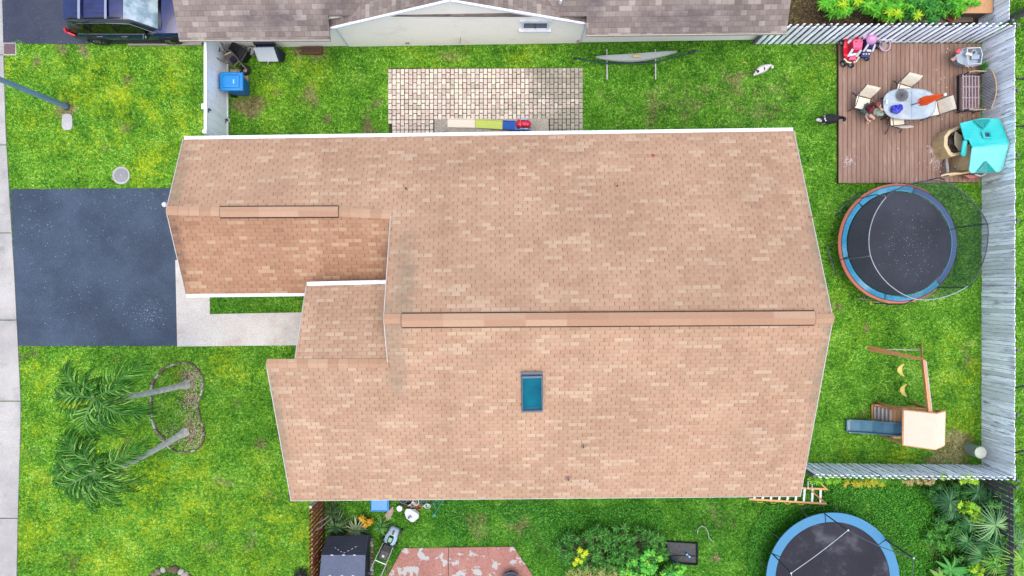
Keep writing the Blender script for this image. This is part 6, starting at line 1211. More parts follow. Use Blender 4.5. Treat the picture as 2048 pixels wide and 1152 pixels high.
for px, py in ((1906, 266), (1901, 284), (1909, 303)): MB().slab([P(px-4, py-5, .78)+Vector((0, 0, 0)), P(px-4, py+5, .78), P(px+5, py+4, .78), P(px+5, py-4, .78)], .03).build('bay_window', pm('bay_dark', C(60, 52, 46)), t)
MB().prism([tuple(off(p, .78))[:2] for p in out], DZ, .38).build('bay_floor', tng, t)
wallq(1899, 352, 1942, 345, .5, .78, tnp, 'porch_wall'); m = MB(); m.tube([P(1882, 352, .72), P(1890, 349, .80), P(1908, 347, .82), P(1920, 347, .8)], .035, 8); m.build('porch_rail', tnl, t)
m = MB(); a_, b_ = P(1892, 316, .3), P(1895, 346, .5); m.bar(a_, b_, .10, .10); m.build('bay_post', pm('pale_grey_panel', C(190, 186, 180)), t, bevel=.02)
MB().slab([P(1928, 350, .5), P(1952, 349, .5), P(1960, 352, .5), P(1941, 358, .5)], .16).build('flower_box', pm('terracotta_pink', C(208, 124, 120), .6), t, bevel=.01); MB().tube([P(1950, 349, .7), P(1962, 352, .6), P(1972, 347, .7)], .025, 6).build('door_arm', wht, t)
c = P(1922, 322, .35); m = MB(); m.ball((c.x, c.y, .35), .17, (1, .9, .7), 12, jit=.03); m.ball((c.x+.07, c.y-.1, .38), .13, (1, .9, .7), 10, jit=.03); tag(m.build('blue_tarp', bm_.mat, origin=c), 'crumpled dark blue plastic inside the playhouse entrance', 'plastic sheet')
c = P(1917, 333, .5); m = MB(); m.box((c.x, c.y, .48), (.26, .17, .10), rz=.25); m.box((c.x-.14, c.y-.01, .5), (.10, .06, .06), rz=.25); m.box((c.x, c.y, .54), (.18, .10, .03), rz=.25); tag(m.build('grey_console', pm('console_grey', C(160, 160, 154), .5), origin=c, bevel=.02), 'light grey toy console in the playhouse entrance', 'toy')
m = MB(); 
for i in range(420):
    px, py, s_ = random.choice([(1868, 298, 6), (1874, 325, 9), (1880, 318, 8), (1866, 303, 4), (1700, 320, 7), (1845, 352, 30)]); 
    if px == 1845 and random.random() < .7: continue
    p = P(px+random.gauss(0, s_), py+random.gauss(0, s_*.8), DZ); 
    if not (1680 < 1024+p.x*F/(H-DZ) < 1890): continue
    r = random.uniform(.008, .028); m.prism([(p.x+r*math.cos(a)*random.uniform(.5, 1.3), p.y+r*math.sin(a)*random.uniform(.5, 1.3)) for a in (0, 1, 2.1, 3.1, 4.2, 5.2)], DZ-.001, DZ+random.uniform(.001, .003))
tag(m.build('paint_spots', pm('paint_spots', C(206, 190, 190), .7)), kind='stuff')
m = MB(); 
for px, py in ((1895, 97), (1899, 100), (1893, 105), (1881, 158), (1877, 166), (1889, 155), (1951, 162), (1946, 232), (1924, 231), (1884, 238), (1796, 297), (1893, 175), (1872, 140), (1990, 120), (1939, 170)):
    p = P(px, py, DZ); m.ball((p.x, p.y, DZ+.006), .02, (1.4, .9, .3), 6)
tag(m.build('petals', pm('petal', C(240, 226, 190))), kind='stuff')

# ---------------------------------------------------------------- trampolines
matm = speckle('trampoline_mat', C(54, 57, 66), C(70, 74, 84), None, 40, rough=.85); matg = speckle('trampoline_mat_dusty', C(48, 46, 54), C(58, 56, 64), None, 40, stain=C(112, 112, 118), rough=.9)
padc = speckle('cyan_pad', C(48, 148, 188), C(84, 174, 206), None, 10, stain=C(168, 206, 216), rough=.5); padb = pm('blue_pad', C(50, 138, 180), .5, .1, 5, .15); padd = pm('navy_pad', C(66, 108, 158), .5, .15, 5, .15); salm = pm('salmon_skirt', C(230, 134, 114), .7, .08, 4)
netm = NT('net_mesh'); tb = netm.new('BsdfTransparent'); mx = netm.new('MixShader'); nv = netm.coord(); mx.inputs[0].default_value = .40; netm.fin(C(70, 84, 92), .9)
netm.t.links.new(tb.outputs[0], mx.inputs[1]); netm.t.links.new(netm.b.outputs[0], mx.inputs[2]); netm.t.links.new(mx.outputs[0], netm.out.inputs[0])
spr = pm('galv_tube', C(150, 156, 162), .4, .1, metal=.5); tub = pm('dark_tube', C(70, 76, 84), .5)
def arcring(c, r0, r1, z0, z1, a0, a1, n, th=.03):
    vs = []; 
    for i in range(n+1):
        a = a0+(a1-a0)*i/n; d = Vector((math.cos(a), math.sin(a), 0)); vs += [c+d*r0+Vector((0, 0, z0)), c+d*r1+Vector((0, 0, z1)), c+d*r1+Vector((0, 0, z1-th)), c+d*r0+Vector((0, 0, z0-th))]
    return vs, [(4*i+k, 4*i+(k+1) % 4, 4*i+4+(k+1) % 4, 4*i+4+k) for i in range(n) for k in range(4)]
cT = P(1798, 487, .8); cT.z = 0; t = thing('trampoline', 'round trampoline with salmon and cyan rim and safety net below the deck', 'trampoline', tuple(cT), group='trampolines'); Rm = 1.88
m = MB(); vs, fs = arcring(cT, 0.001, Rm, .78, .80, 0, 2*math.pi, 64, .01); m.add(vs, [f for f in fs]); m.build('jump_mat', matm, t)
m = MB()
for i in range(150):
    a = random.uniform(0, 6.28); r = abs(random.gauss(0, .7)); q = P(1830+random.gauss(0, 34), 490+random.gauss(0, 34), .8)
    if (Vector((q.x, q.y, 0))-cT).length > 1.7: continue
    s_ = random.uniform(.006, .018); m.box((q.x, q.y, .803), (s_, s_*1.3, .004), rz=a)
tag(m.build('specks', pm('speck', C(190, 196, 200)), t), kind='stuff')
def pad(a0, a1, mt, r0=1.92, r1=2.10, z0=.80, z1=.83, n=30, nm='rim_pad'): 
    mm = MB(); vs, fs = arcring(cT, r0, r1, z0, z1, a0, a1, n, .04); mm.add(vs, fs); return mm.build(nm, mt, t)
for k in range(6): a0 = R(15+60*k+.6); a1 = R(75+60*k-.6); pad(a0, a1, padd if k in (0, 5) else padc)
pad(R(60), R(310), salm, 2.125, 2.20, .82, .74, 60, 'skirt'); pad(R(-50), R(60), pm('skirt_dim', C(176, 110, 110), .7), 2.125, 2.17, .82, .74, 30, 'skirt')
MB().tube([cT+Vector((2.12*math.cos(a), 2.12*math.sin(a), .74)) for a in [2*math.pi*i/48 for i in range(48)]], .03, 8, closed=True).build('ring_frame', spr, t, smooth=True)
tops = []; Rn = 2.06; TZn = 2.62
for k in range(6):
    a = R(15+60*k); d = Vector((math.cos(a), math.sin(a), 0)); f0 = cT+d*2.28; tp_ = cT+d*Rn+Vector((0, 0, TZn)); tops.append(tp_)
    MB().tube([f0+Vector((0, 0, .02)), f0+Vector((0, 0, 1.2)), f0.lerp(cT, .01)+Vector((0, 0, 2.2)), tp_+d*.05], .02, 8).build('net_pole', spr if k in (2, 3) else tub, t)
    s2 = Vector((-d.y, d.x, 0)); MB().tube([cT+d*2.12+s2*.6+Vector((0, 0, .72)), cT+d*2.2+s2*.55+Vector((0, 0, .03)), cT+d*2.2-s2*.55+Vector((0, 0, .03)), cT+d*2.12-s2*.6+Vector((0, 0, .72))], .02, 6).build('leg', spr, t)
rp = []
for i in range(72):
    a = R(15)+2*math.pi*i/72; k = (i/12) % 1; rp.append(cT+Vector((math.cos(a), math.sin(a), 0))*(Rn-.05*math.sin(math.pi*k))+Vector((0, 0, TZn-.06*math.sin(math.pi*k))))
MB().tube(rp[24:60], .016, 6).build('net_ring', pm('ring_pale', C(176, 182, 188)), t); MB().tube(rp[60:]+rp[:25], .018, 6).build('net_ring', tub, t)
m = MB(); vs = []; 
for i in range(72): a = R(15)+2*math.pi*i/72; vs += [cT+Vector((math.cos(a), math.sin(a), 0))*1.93+Vector((0, 0, .84)), rp[i]]
m.add(vs, [(2*i, 2*((i+1) % 72), 2*((i+1) % 72)+1, 2*i+1) for i in range(72)]); m.build('safety_net', netm.mat, t)
c = P(1742, 606); m = MB(); m.ball((c.x, c.y, .06), .09, (1.1, .9, .6), 10, jit=.01); m.ball((c.x-.06, c.y+.05, .06), .05, n=8); tag(m.build('toy_ball', pm('toy_yellowteal', C(180, 200, 60), .5, .4, 12), origin=c), 'small yellow green toy in the grass at the lower rim of the netted trampoline', 'toy')

cT = P(1665, 1158, .85); cT.z = 0; Rt = 2.43; t = thing('trampoline', 'blue rimmed trampoline with bare net poles cut off by the bottom edge', 'trampoline', tuple(cT), group='trampolines')
m = MB(); vs, fs = arcring(cT, 0.001, 2.08, .83, .85, 0, 2*math.pi, 64, .01); m.add(vs, fs); m.build('jump_mat', matg, t)
for k in range(6): mm = MB(); vs, fs = arcring(cT, 2.09, Rt, .87, .88, R(37+60*k+.4), R(97+60*k-.4), 20, .04); mm.add(vs, fs); mm.build('rim_pad', padb, t)
MB().tube([cT+Vector((2.36*math.cos(a), 2.36*math.sin(a), .80)) for a in [2*math.pi*i/48 for i in range(48)]], .03, 8, closed=True).build('ring_frame', spr, t, smooth=True)
tops = []
for k in range(6):
    a = R(37+60*k); d = Vector((math.cos(a), math.sin(a), 0)); s2 = Vector((-d.y, d.x, 0)); b_ = cT+d*2.40; tp_ = cT+d*2.42+Vector((0, 0, 2.62)); tops.append(tp_)
    MB().tube([b_+Vector((0, 0, .7)), b_+Vector((0, 0, 1.8)), tp_], .024, 8).build('net_pole', tub, t, smooth=True); MB().ball(tp_, .035, n=8).build('pole_cap', wht, t)
    MB().tube([cT+d*2.3+s2*.6+Vector((0, 0, .78)), cT+d*2.4+s2*.55+Vector((0, 0, .03)), cT+d*2.4-s2*.55+Vector((0, 0, .03)), cT+d*2.3-s2*.6+Vector((0, 0, .78))], .02, 6).build('leg', spr, t)
for k in range(6):
    a_, b_ = tops[k], tops[(k+1) % 6]; mid = a_.lerp(b_, .5); inw = (Vector((cT.x, cT.y, mid.z))-mid).normalized(); pts = [a_.lerp(b_, u)+(inw*.10-Vector((0, 0, .12)))*math.sin(math.pi*u) for u in [i/10 for i in range(11)]]; MB().tube(pts, .011 if k in (1, 2) else .015, 5).build('net_wire', pm('wire_pale', C(206, 210, 214)) if k in (1, 2) else tub, t)
m = MB(); a_ = tops[0]; q = cT+Vector((math.cos(R(37)), math.sin(R(37)), 0))*2.44+Vector((0, 0, .9)); s2 = Vector((-math.sin(R(37)), math.cos(R(37)), 0)); vs = [q+s2*.16, q-s2*.2, a_-s2*.02, a_+s2*.02]; m.add(vs, [(0, 1, 2, 3)]); m.build('gathered_net', netm.mat, t)

# ---------------------------------------------------------------- swing set with tower
ww = wood('swing_wood', C(176, 118, 68, 1.3), C(208, 152, 98, 1.3), C(160, 140, 120, 1.5), ax=1); ww2 = wood('swing_wood_grey', C(196, 184, 176), C(222, 212, 204), C(150, 140, 136), ax=1); cnv = pm('cream_canvas', C(240, 228, 200), .8, .04, 4, .1)
ap = P(1846, 719, 2.1); be = P(1858, 826, 2.1); t = thing('swing_set', 'wooden swing set with cream canvas tower roof, ladder and blue grey slide', 'swing set', (ap.x, (ap.y+be.y)/2, 0))
m = MB(); m.bar(ap, be, .09, .14); m.build('beam', ww, t); MB().bar(ap+Vector((.065, -.05, .035)), be+Vector((.065, .02, .035)), .035, .08).build('beam_plank', ww2, t)
f1 = P(1736, 693, 0); f2 = P(1842, 690, 0)
for f_ in (f1, f1+Vector((.02, -.12, 0)), f2): MB().bar(f_, ap+Vector((0, 0, -.04)), .085, .06).build('leg', ww, t)
MB().bar(P(1773, 698.5, .55), P(1846, 700.5, .8), .03, .06).build('cross_brace', ww2, t)
sy = pm('swing_yellow', C(244, 220, 110), .45, .04); chn = pm('chain_yellow', C(90, 150, 60), .5)
for py_, px_ in ((740, 1802), (780, 1807)):
    c_ = P(px_, py_, .42); bx_ = ap.x+(be.x-ap.x)*((ap.y-c_.y)/(ap.y-be.y)); m = MB(); vs = []
    for i in range(11):
        u = -1+2*i/10; y = c_.y+u*.23; z = .40+.10*u*u; x = c_.x+.10*u*u-.04; w = .085*(1-.55*u*u); vs += [Vector((x-w, y, z)), Vector((x+w, y, z)), Vector((x+w, y, z-.015)), Vector((x-w, y, z-.015))]
    m.add(vs, [(4*i+k, 4*i+(k+1) % 4, 4*i+4+(k+1) % 4, 4*i+4+k) for i in range(10) for k in range(4)]); sw = m.build('swing_seat', sy, t, smooth=True)
    for s_ in (-1, 1): MB().tube([Vector((c_.x+.06, c_.y+s_*.23, .50)), Vector((bx_, c_.y+s_*.25, 2.03))], .004, 4).build('chain', spr, sw)
rt, rb = P(1874, 828, 2.35), P(1871, 899, 2.35); wt, wb2 = P(1808, 821, 1.85), P(1807, 890, 1.85); et, eb = P(1891, 823, 1.95), P(1889, 891, 1.95)
MB().slab([wt, wb2, rb, rt], .02).build('canopy', cnv, t); MB().slab([rt, rb, eb, et], .02).build('canopy', cnv, t)
for a_, b_ in ((wt, rt), (rt, et), (wb2, rb), (rb, eb), (wt, wb2), (et, eb)): MB().bar(a_-Vector((0, 0, .05)), b_-Vector((0, 0, .05)), .06, .05).build('roof_frame', ww, t)
def col(p, z1): MB().box((p.x, p.y, z1/2), (.085, .085, z1)).build('post', ww, t)
for p in (Vector((wt.x+.03, wt.y-.03, 0)), Vector((wb2.x+.03, wb2.y+.03, 0)), Vector((et.x-.05, et.y-.05, 0)), Vector((eb.x-.05, eb.y+.05, 0))): col(p, 1.83)
m = MB(); nb_ = 9; x0_, x1_ = wt.x+.08, et.x-.10; y0_, y1_ = wb2.y+.05, wt.y-.05
for i in range(nb_): m.box((x0_+(i+.5)*(x1_-x0_)/nb_, (y0_+y1_)/2, 1.0), ((x1_-x0_)/nb_-.01, y1_-y0_, .03))
m.build('tower_floor', ww, t)
for yy in (y0_, y1_): MB().box(((x0_+x1_)/2, yy, 1.5), (x1_-x0_, .04, .12)).build('side_rail', ww, t)
MB().box((x0_-.04, (y0_+y1_)/2, .86), (.05, y1_-y0_+.1, .14)).build('front_board', ww, t)
# ladder from tower to the west
la, lb2 = P(1746, 824, .06), P(1806, 824, 1.0); 
for dy in (-.26, .26):
    MB().bar(Vector((la.x, la.y+dy, .05)), Vector((x0_, la.y+dy+.01, 1.0)), .09, .06).build('ladder_rail', ww, t)
MB().bar(Vector((la.x-.02, la.y-.28, .09)), Vector((la.x-.02, la.y+.28, .09)), .12, .05).build('ladder_foot', ww, t)
for i in range(5):
    u = (i+.7)/5.2; p = Vector((la.x, la.y, .05)).lerp(Vector((x0_, la.y+.01, 1.0)), u); MB().box(p+Vector((0, 0, .02)), (.13, .46, .03)).build('ladder_step', ww2, t)
MB().bar(P(1750, 810, .3), P(1830, 815, 1.05), .04, .05).build('hand_rail', ww, t)
spl = pm('slide_plastic', C(92, 138, 160), .35, .12, 4, .05, dirt=C(70, 112, 130)); m = MB(); secs = []
for px, py, z in ((1694, 851, .10), (1700, 851.5, .13), (1720, 852.5, .30), (1745, 854, .55), (1768, 856, .88), (1786, 857.5, 1.08), (1808, 858.5, 1.10)):
    p = P(px, py, z); w = .245; secs.append([p+Vector((0, -w, .13)), p+Vector((0, -w+.035, .13)), p+Vector((0, -w+.06, 0)), p+Vector((0, w-.06, 0)), p+Vector((0, w-.035, .13)), p+Vector((0, w, .13)), p+Vector((0, w, -.02)), p+Vector((0, -w, -.02))])
loft(m, secs); m.build('slide', spl, t)
MB().box(P(1693, 851, .12), (.04, .48, .14)).build('slide_lip', spl, t, bevel=.02)
c = P(1938, 897); tt = thing('round_post', 'pale grey green round post near the bottom right corner of the yard', 'post', tuple(c)); gpp = pm('post_greygreen', C(168, 184, 164), .6, .08); MB().cyl(c, c+Vector((0, 0, .62)), .21, n=24).build('post_body', gpp, tt, smooth=True); MB().lathe(c+Vector((0, 0, .62)), [(.22, 0), (.22, .03), (.19, .045)], 24).build('cap', pm('cap_pale', C(198, 208, 190), .5), tt, smooth=True)

# ---------------------------------------------------------------- orange ladder under the eave
oy = pm('ladder_orange', C(232, 172, 104), .5, .1); al = pm('aluminium', C(226, 228, 230), .35, .06, metal=.2); yl = pm('ladder_yellow', C(240, 196, 60), .5)
t = thing('step_ladder', 'long orange ladder with silver rungs lying beside the lower right corner of the house', 'ladder', tuple(P(1575, 995)))
a0_, a1_ = P(1498, 998, .12), P(1652, 1007, .12); b0_, b1_ = P(1505, 972, .12), P(1652, 978, .12)
for a_, b_ in ((a0_, a1_), (b0_, b1_)): MB().bar(a_, b_, .07, .05).build('rail', oy, t)
for i in range(9):
    u = (i+.6)/9.3; p, q = a0_.lerp(a1_, u), b0_.lerp(b1_, u); MB().bar(p, q, .075, .03).build('rung', al, t)
for i in range(4):
    p = a0_.lerp(a1_, .14+i*.18)-Vector((0, .04, 0)); MB().tube([p+Vector((-.12, .02, 0)), p+Vector((-.07, -.06, 0)), p+Vector((.07, -.06, 0)), p+Vector((.12, .02, 0))], .014, 5).build('hook', yl, t)
MB().bar(P(1622, 981, .14), P(1648, 1004, .14), .05, .02).build('brace', pm('ladder_brown', C(186, 132, 84)), t); MB().bar(P(1636, 962, .2), P(1655, 980, .16), .05, .03).build('brace', oy, t)
for x in (1616, 1624): MB().bar(P(x, 962, .4), P(x, 978, .2), .035, .02).build('rear_rung', al, t)

# ---------------------------------------------------------------- bottom strip beside the tent
tn = speckle('tent_fabric', C(40, 42, 52), C(56, 60, 72), None, 30, rough=.8); tn2 = speckle('tent_roof_fabric', C(92, 100, 118), C(106, 114, 132), None, 30, rough=.8); 
t = thing('pop_up_tent', 'black pop up canopy tent with slate grey roof panel at the bottom edge', 'tent', tuple(P(690, 1130)))
q = [P(655, 1071, .9), P(744, 1068, .9), P(741, 1108, 1.5), P(642, 1108, 1.5)]; z = 1.55
A_, B_, C__, D_ = P(643, 1110, z), P(731, 1110, z), P(727, 1230, z), P(632, 1230, z)
MB().slab([D_, C__, B_, A_], .02).build('roof_panel', tn2, t)
up1, up2 = P(656, 1072, 1.0), P(736, 1070, 1.0); m = MB(); m.add([A_, B_, up2, up1], [(0, 1, 2, 3)]); m.build('front_panel', tn, t)
g1, g2 = P(652, 1078, 0), P(741, 1074, 0); m = MB(); m.add([up1, up2, g2, g1], [(0, 1, 2, 3)]); e_ = P(744, 1068, .35); s3 = P(738, 1092, .2); s4 = P(741, 1170, .1); s5 = P(741, 1240, 0)
m.add([B_, C__, s5, s4, s3, e_, up2], [(6, 5, 4, 0), (0, 4, 3), (0, 3, 2, 1)]); m.add([A_, D_, P(648, 1240, 0), g1, up1], [(0, 4, 3, 2, 1)]); m.build('side_wall', tn, t)
pw = pm('tape_white', C(206, 210, 216)); m = MB(); [m.box(P(x, 1111, z)+Vector((0, .02, .012)), (.09, .035, .012)) for x in (664, 687, 709)]; [m.box(P(x, 1151, z)+Vector((0, 0, .012)), (.08, .035, .012)) for x in (660, 684, 706)]; m.build('reflective_tab', pw, t)
m = MB(); [m.bar(A_.lerp(B_, .25+.08*i)+(up1.lerp(up2, .25+.08*i)-A_.lerp(B_, .25+.08*i))*(.1+.3*abs(i-3)/3)+Vector((0, 0, .02)), A_.lerp(B_, .29+.08*i)+(up1.lerp(up2, .29+.08*i)-A_.lerp(B_, .29+.08*i))*(.1+.3*abs(i-2.6)/3)+Vector((0, 0, .02)), .012, .008) for i in range(7)]; m.build('stitching', pw, t)
for u in (0, 1): MB().tube([A_.lerp(B_, u)+Vector((0, 0, .01)), up1.lerp(up2, u)+Vector((0, 0, .01))], .012, 5).build('seam_pole', tub, t)
# lawn mower
mg = pm('mower_shell', C(170, 192, 208), .4, .06); ax0, ax1 = P(791, 1058, .25), P(768, 1112, .3); dv = (ax1-ax0); dv.z = 0; dv.normalize(); sv_ = Vector((-dv.y, dv.x, 0)); mc = P(785, 1069, .25)
t = thing('lawn_mower', 'pale grey cordless lawn mower with long handle beside the tent', 'lawn mower', (mc.x, mc.y, 0))
def MP(u, v, z): return Vector((mc.x, mc.y, 0))+dv*u+sv_*v+Vector((0, 0, z))
m = MB(); loft(m, [[MP(u, -w, .12), MP(u, -w*.95, h*.85), MP(u, -w*.6, h), MP(u, w*.6, h), MP(u, w*.95, h*.85), MP(u, w, .12)] for u, w, h in ((-.27, .13, .22), (-.22, .18, .27), (0, .20, .32), (.12, .235, .33), (.3, .235, .33), (.40, .16, .30))]); m.build('deck_shell', mg, t, smooth=True)
m = MB(); loft(m, [[MP(u, -w, .30), MP(u, -w*.8, h), MP(u, w*.8, h), MP(u, w, .30)] for u, w, h in ((.02, .07, .34), (.08, .11, .40), (.25, .11, .41), (.34, .07, .36))]); mh = m.build('motor_cover', bkp, t, smooth=True)
m = MB(); m.slab([MP(.07, -.065, .425), MP(.24, -.065, .43), MP(.24, .065, .43), MP(.07, .065, .425)], .02); m.build('battery_badge', pm('badge_green', C(110, 190, 130), .4), mh, bevel=.01); MB().slab([MP(-.18, -.035, .31), MP(-.02, -.035, .34), MP(-.02, .035, .34), MP(-.18, .035, .31)], .02).build('vent_slot', bkp, t)
m = MB(); loft(m, [[MP(u, -w, z0), MP(u, -w, z1), MP(u, w, z1), MP(u, w, z0)] for u, w, z0, z1 in ((.36, .14, .15, .36), (.62, .17, .2, .46), (.92, .16, .3, .5))]); gb = m.build('grass_bag', bkp, t, bevel=.03)
m = MB(); [m.box(MP(.42+.08*i, 0, .40+.025*i), (.03, .22, .02), rz=math.atan2(dv.y, dv.x)) for i in range(3)]; m.build('bag_ribs', trim, gb); m = MB(); m.ball(MP(.78, 0, .49), .05, (1, 1, .25), 10); m.build('bag_mark', pm('mark_white', C(216, 220, 224)), gb)
for s_ in (-1, 1):
    MB().tube([MP(.42, s_*.20, .28), MP(.85, s_*.22, .6), MP(1.35, s_*.22, .92)], .014, 6).build('handle_tube', al, t)
    for u, r in ((-.2, .09), (.36, .11)): MB().cyl(MP(u, s_*.23, r), MP(u, s_*.29, r), r, n=18).build('wheel', blk2, t, bevel=.01)
MB().tube([MP(1.35, -.22, .92), MP(1.40, -.15, .95), MP(1.40, .15, .95), MP(1.35, .22, .92)], .02, 6).build('grip', bkp, t); MB().bar(MP(.95, -.21, .66), MP(.95, .21, .66), .03, .02).build('cross_bar', al, t); MB().box(MP(1.33, -.22, .95), (.12, .1, .08)).build('switch_box', bkp, t)
# blue bin, slab, lids, green chair
c = P(759, 1011, .45); t = thing('storage_tote', 'bright blue plastic box half hidden under the eave', 'box', (c.x, c.y+.1, 0)); m = MB(); frus(m, Vector((c.x+.06, c.y+.2, 0)), 0, .5, .46, .62, .60, .80); m.build('tub', blue, t, bevel=.02); m = MB(); frus(m, Vector((c.x, c.y+.2, 0)), .5, .53, .64, .82, .58, .76); m.box((c.x, c.y-.17, .545), (.5, .03, .02)); m.build('lid', pm('lid_blue', C(20, 146, 226)), t, bevel=.01)
c = P(780, 1028); m = MB().prism([tuple(P(x, y))[:2] for x, y in ((787, 1011), (788, 1022), (781, 1036), (774, 1042), (770, 1028), (777, 1020))][::-1], 0, .07); tag(m.build('stone_slab', speckle('slab_tan', C(168, 154, 132), C(184, 170, 150), None, 12), origin=c, bevel=.02), 'flat tan stone slab between the blue box and the lawn mower', 'stone')
c = P(824, 1032, .25); t = thing('broken_lid', 'white chipped octagonal plastic lid leaning on the grass', 'lid', tuple(c)); pts = [(809, 1026), (812, 1018), (822, 1018), (831, 1019), (838, 1026), (837, 1036), (828, 1044), (822, 1044), (812, 1036)]; MB().slab([P(x, y, .30-.006*(y-1018)) for x, y in pts][::-1], .03).build('plate', pm('lid_white', C(222, 224, 224), .6, .05), t, bevel=.008)
m = MB(); m.bar(P(819, 1031, .27), P(823, 1035, .25), .03, .02); m.bar(P(816, 1034, .26), P(819, 1037, .25), .05, .015); m.build('handle_slot', pm('slot_grey', C(70, 74, 76)), t); MB().slab([P(822, 1019, .32), P(833, 1022, .31), P(838, 1030, .27), P(836, 1028, .27)][::-1], .03).build('broken_corner', pm('corner_green', C(130, 150, 130)), t)
c = P(799, 1017, .2); tag(MB().lathe((c.x, c.y, 0), [(.09, 0), (.105, .2), (.11, .22), (.09, .23)], 20).build('paint_pot', wht, origin=(c.x, c.y, 0)), 'small round white pot beside the chipped lid', 'pot')
gfm = pm('green_frame', C(60, 140, 108), .5, .1); t = thing('chair_frame', 'bent green metal chair frame standing under the eave', 'chair frame', tuple(P(872, 1016)))
for a_, b_ in (((887, 1000, .9), (869, 1028, .35)), ((876, 998, .8), (862, 1010, .2)), ((866, 1005, .3), (872, 1018, .3)), ((868, 998, .7), (882, 1006, .6))): MB().tube([P(*a_), P(*b_)], .022, 6).build('frame_tube', gfm, t)
MB().box(P(869, 1029, .3), (.13, .11, .2), rz=.4).build('foot_cap', pm('foot_teal', C(40, 150, 120)), t, bevel=.02)
for k, (px, py, col_, sz, nm, lb) in enumerate(((807, 1000, (40, 130, 150), .12, 'watering_can', 'teal watering can tucked under the eave above the white pot'), (848, 1003, (50, 120, 100), .11, 'green_pot', 'dark green pot in the clutter under the eave'), (832, 1003, (232, 232, 232), .12, 'plastic_cup', 'white crumpled cup in the clutter under the eave'), (855, 1012, (236, 236, 236), .10, 'plastic_scoop', 'white scoop near the green chair frame'), (826, 1009, (226, 220, 214), .10, 'plastic_piece', 'off white broken plastic piece above the chipped lid'), (838, 1013, (190, 90, 60), .10, 'clay_shard', 'orange clay shard right of the chipped lid'), (816, 1002, (60, 48, 46), .13, 'old_pot', 'dark broken pot left of the white crumpled cup'))):
    c = P(px, py, .1); m = MB(); m.lathe((c.x, c.y, 0), [(sz*.7, 0), (sz, sz*1.3), (sz*.85, sz*1.3), (sz*.5, .04)], 12, sx=1.2, rz=k); m.bar((c.x-sz, c.y, sz), (c.x-sz*1.9, c.y-.05*(k % 3), sz*1.3), .03, .03); tag(m.build(nm, pm('clut%d' % k, C(*col_), .5, .15), origin=(c.x, c.y, 0)), lb, nm.replace('_', ' '), 'clutter under the eave')
m = MB()
for i in range(60): p = P(830+random.gauss(0, 16), 1007+random.gauss(0, 6), .05); a = random.uniform(0, 3.1); d = Vector((math.cos(a), math.sin(a), random.uniform(-.1, .2)))*random.uniform(.1, .3); m.tube([p, p+d*.5+Vector((0, 0, .05)), p+d], .008, 4)
tag(m.build('twigs', pm('twigs', C(120, 86, 66), .9)), kind='stuff')
for i, (a_, b_, lb) in enumerate((((626, 1053, 1.3), (668, 1025, .2), 'upper of two pale sticks leaning across the red brown fence'), ((634, 1060, 1.2), (669, 1032, .15), 'lower of two pale sticks leaning across the red brown fence'))): tag(MB().tube([P(*a_), P(*b_)], .02, 6).build('pale_stick', pm('pale_stick', C(206, 180, 164)), origin=P(*b_)), lb, 'stick', 'pale sticks on the fence')
c = P(656, 1024); tag(MB().lathe((c.x, c.y, 0), [(.04, 0), (.05, .14), (.02, .18), (.02, .22)], 12, rz=0).build('spray_bottle', pm('bottle_grey', C(190, 200, 206), .4), origin=c), 'small pale grey bottle in the plants by the red brown fence', 'bottle')
m = MB(); [m.box(P(743+random.uniform(-1.5, 1.5), 1078+i*6.2, .03), (.12, .11, .08), rz=random.uniform(-.2, .2), taper=.9) for i in range(13)]; tag(m.build('edging_stones', stn.mat, bevel=.015, origin=P(743, 1110)), 'line of small stones along the right side of the tent', 'stone edging')
c = P(1022, 1164, .35); t = thing('fire_pit', 'dark round bowl on the red patio cut off by the bottom edge', 'fire pit', (c.x, c.y, 0)); MB().lathe((c.x, c.y, 0), [(.2, 0), (.3, .12), (.37, .36), (.37, .38), (.34, .38), (.30, .2), (.05, .12)], 32).build('bowl', pm('navy_bowl', C(44, 48, 70), .4), t, smooth=True)
for k in range(3): a = R(90+120*k); MB().bar((c.x+.22*math.cos(a), c.y+.22*math.sin(a), .10), (c.x+.32*math.cos(a), c.y+.32*math.sin(a), 0), .04, .04).build('leg', tub, t)
# black tray with bottle
t = thing('black_tray', 'large open black plastic tray in the grass beside the bottom shrubs', 'tray', tuple(P(1365, 1108))); q = [P(1331, 1084, .16), P(1396, 1088, .16), P(1396, 1131, .16), P(1345, 1128, .16)]; cc3 = sum(q, Vector())/4; qi = [cc3+(p-cc3)*.9-Vector((0, 0, .13)) for p in q]
m = MB(); ring(m, q, qi); m.add(qi, [(3, 2, 1, 0)]); ring(m, [cc3+(p-cc3)*1.03-Vector((0, 0, .16)) for p in q], [p+Vector((0, 0, .002)) for p in q]); m.build('tray_shell', pm('tray_black', C(54, 54, 62), .6, .1), t)
MB().bar(P(1345, 1112, .06), P(1392, 1114, .06), .04, .05).build('divider', bkp, t)
c = P(1377, 1111, .12); tag(MB().box((c.x-.06, c.y+.04, .12), (.09, .07, .06), rz=.3).box((c.x+.03, c.y-.04, .12), (.10, .07, .06), rz=-.7).build('juice_box', pm('pale_blue_box', C(130, 190, 226), .5, .3, 20), origin=c, bevel=.015), 'small white and pale blue carton in the black tray', 'carton')
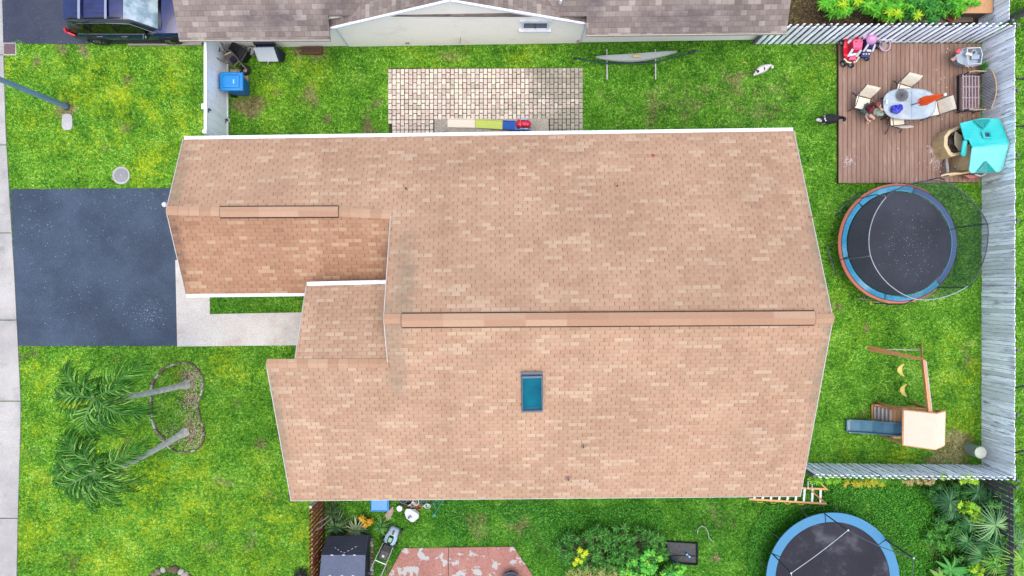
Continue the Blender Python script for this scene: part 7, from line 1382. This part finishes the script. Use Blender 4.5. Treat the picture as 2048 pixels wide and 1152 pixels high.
pts = [P(1395, 1068, .05), P(1396, 1058, .08), P(1403, 1052, .1), P(1411, 1055, .1), P(1416, 1064, .08), P(1418, 1076, .05), P(1425, 1083, .04)]; tag(MB().tube(pts, .010, 5).build('wire_hoop', pm('wire_pale', C(206, 210, 214)), origin=pts[0]), 'thin pale wire loop lying on the grass above the black tray', 'wire')
# plank box behind the top fence
t = thing('plank_platform', 'tan plywood platform in the top right corner behind the top fence', 'platform', tuple(P(1960, 10, .9))); pw_ = wood('plywood', C(206, 150, 104), C(226, 176, 128), ax=1, iv=(.97, 1.03)); z = .9
MB().slab([P(1925, 26, z), P(1985, 26, z), P(1987, -60, z), P(1925, -60, z)], .06).build('platform_top', pw_, t)
m = MB(); m.bar(P(1930, 28, .45), P(1985, 28, .45), .03, .8); m.build('platform_side', wood('grey_plank', C(110, 100, 90), C(140, 128, 114), ax=0), t)
tag(MB().bar(P(1969, 11, z+.03), P(1980, 3, z+.03), .03, .015).build('yellow_stick', pm('yellow_stick', C(230, 196, 110)), origin=P(1975, 7, z)), 'short yellow stick on the plywood platform', 'stick')
for i, (px, py, lb) in enumerate(((1772, 33, 'terracotta pot under the yellow green bush behind the top fence'), (1900, 28, 'terracotta pot beside the plank platform'))):
    c = P(px, py, .3); t = thing('clay_pot', lb, 'pot', (c.x, c.y, 0), group='terracotta pots behind the fence'); MB().lathe((c.x, c.y, 0), [(.2, 0), (.28, .36), (.31, .36), (.31, .42), (.27, .42), (.25, .3)], 24).build('pot', pm('terracotta', C(156, 74, 44), .8), t, smooth=True); MB().cyl((c.x, c.y, .3), (c.x, c.y, .36), .24, n=20).build('soil', pm('soil', C(110, 84, 62)), t)
for i, (a_, b_) in enumerate((((1775, 42), (1800, 28)), ((1805, 44), (1945, 34)))):
    p, q = P(*a_, .2), P(*b_, .2); tag(MB().bar(p, q, .35 if i else .1, .05).build('weathered_board', wood('grey_plank', C(110, 100, 90), C(140, 128, 114), ax=0), origin=p), ('wide grey weathered board lying behind the top fence' if i else 'narrow brown board lying behind the top fence by the pot'), 'board')
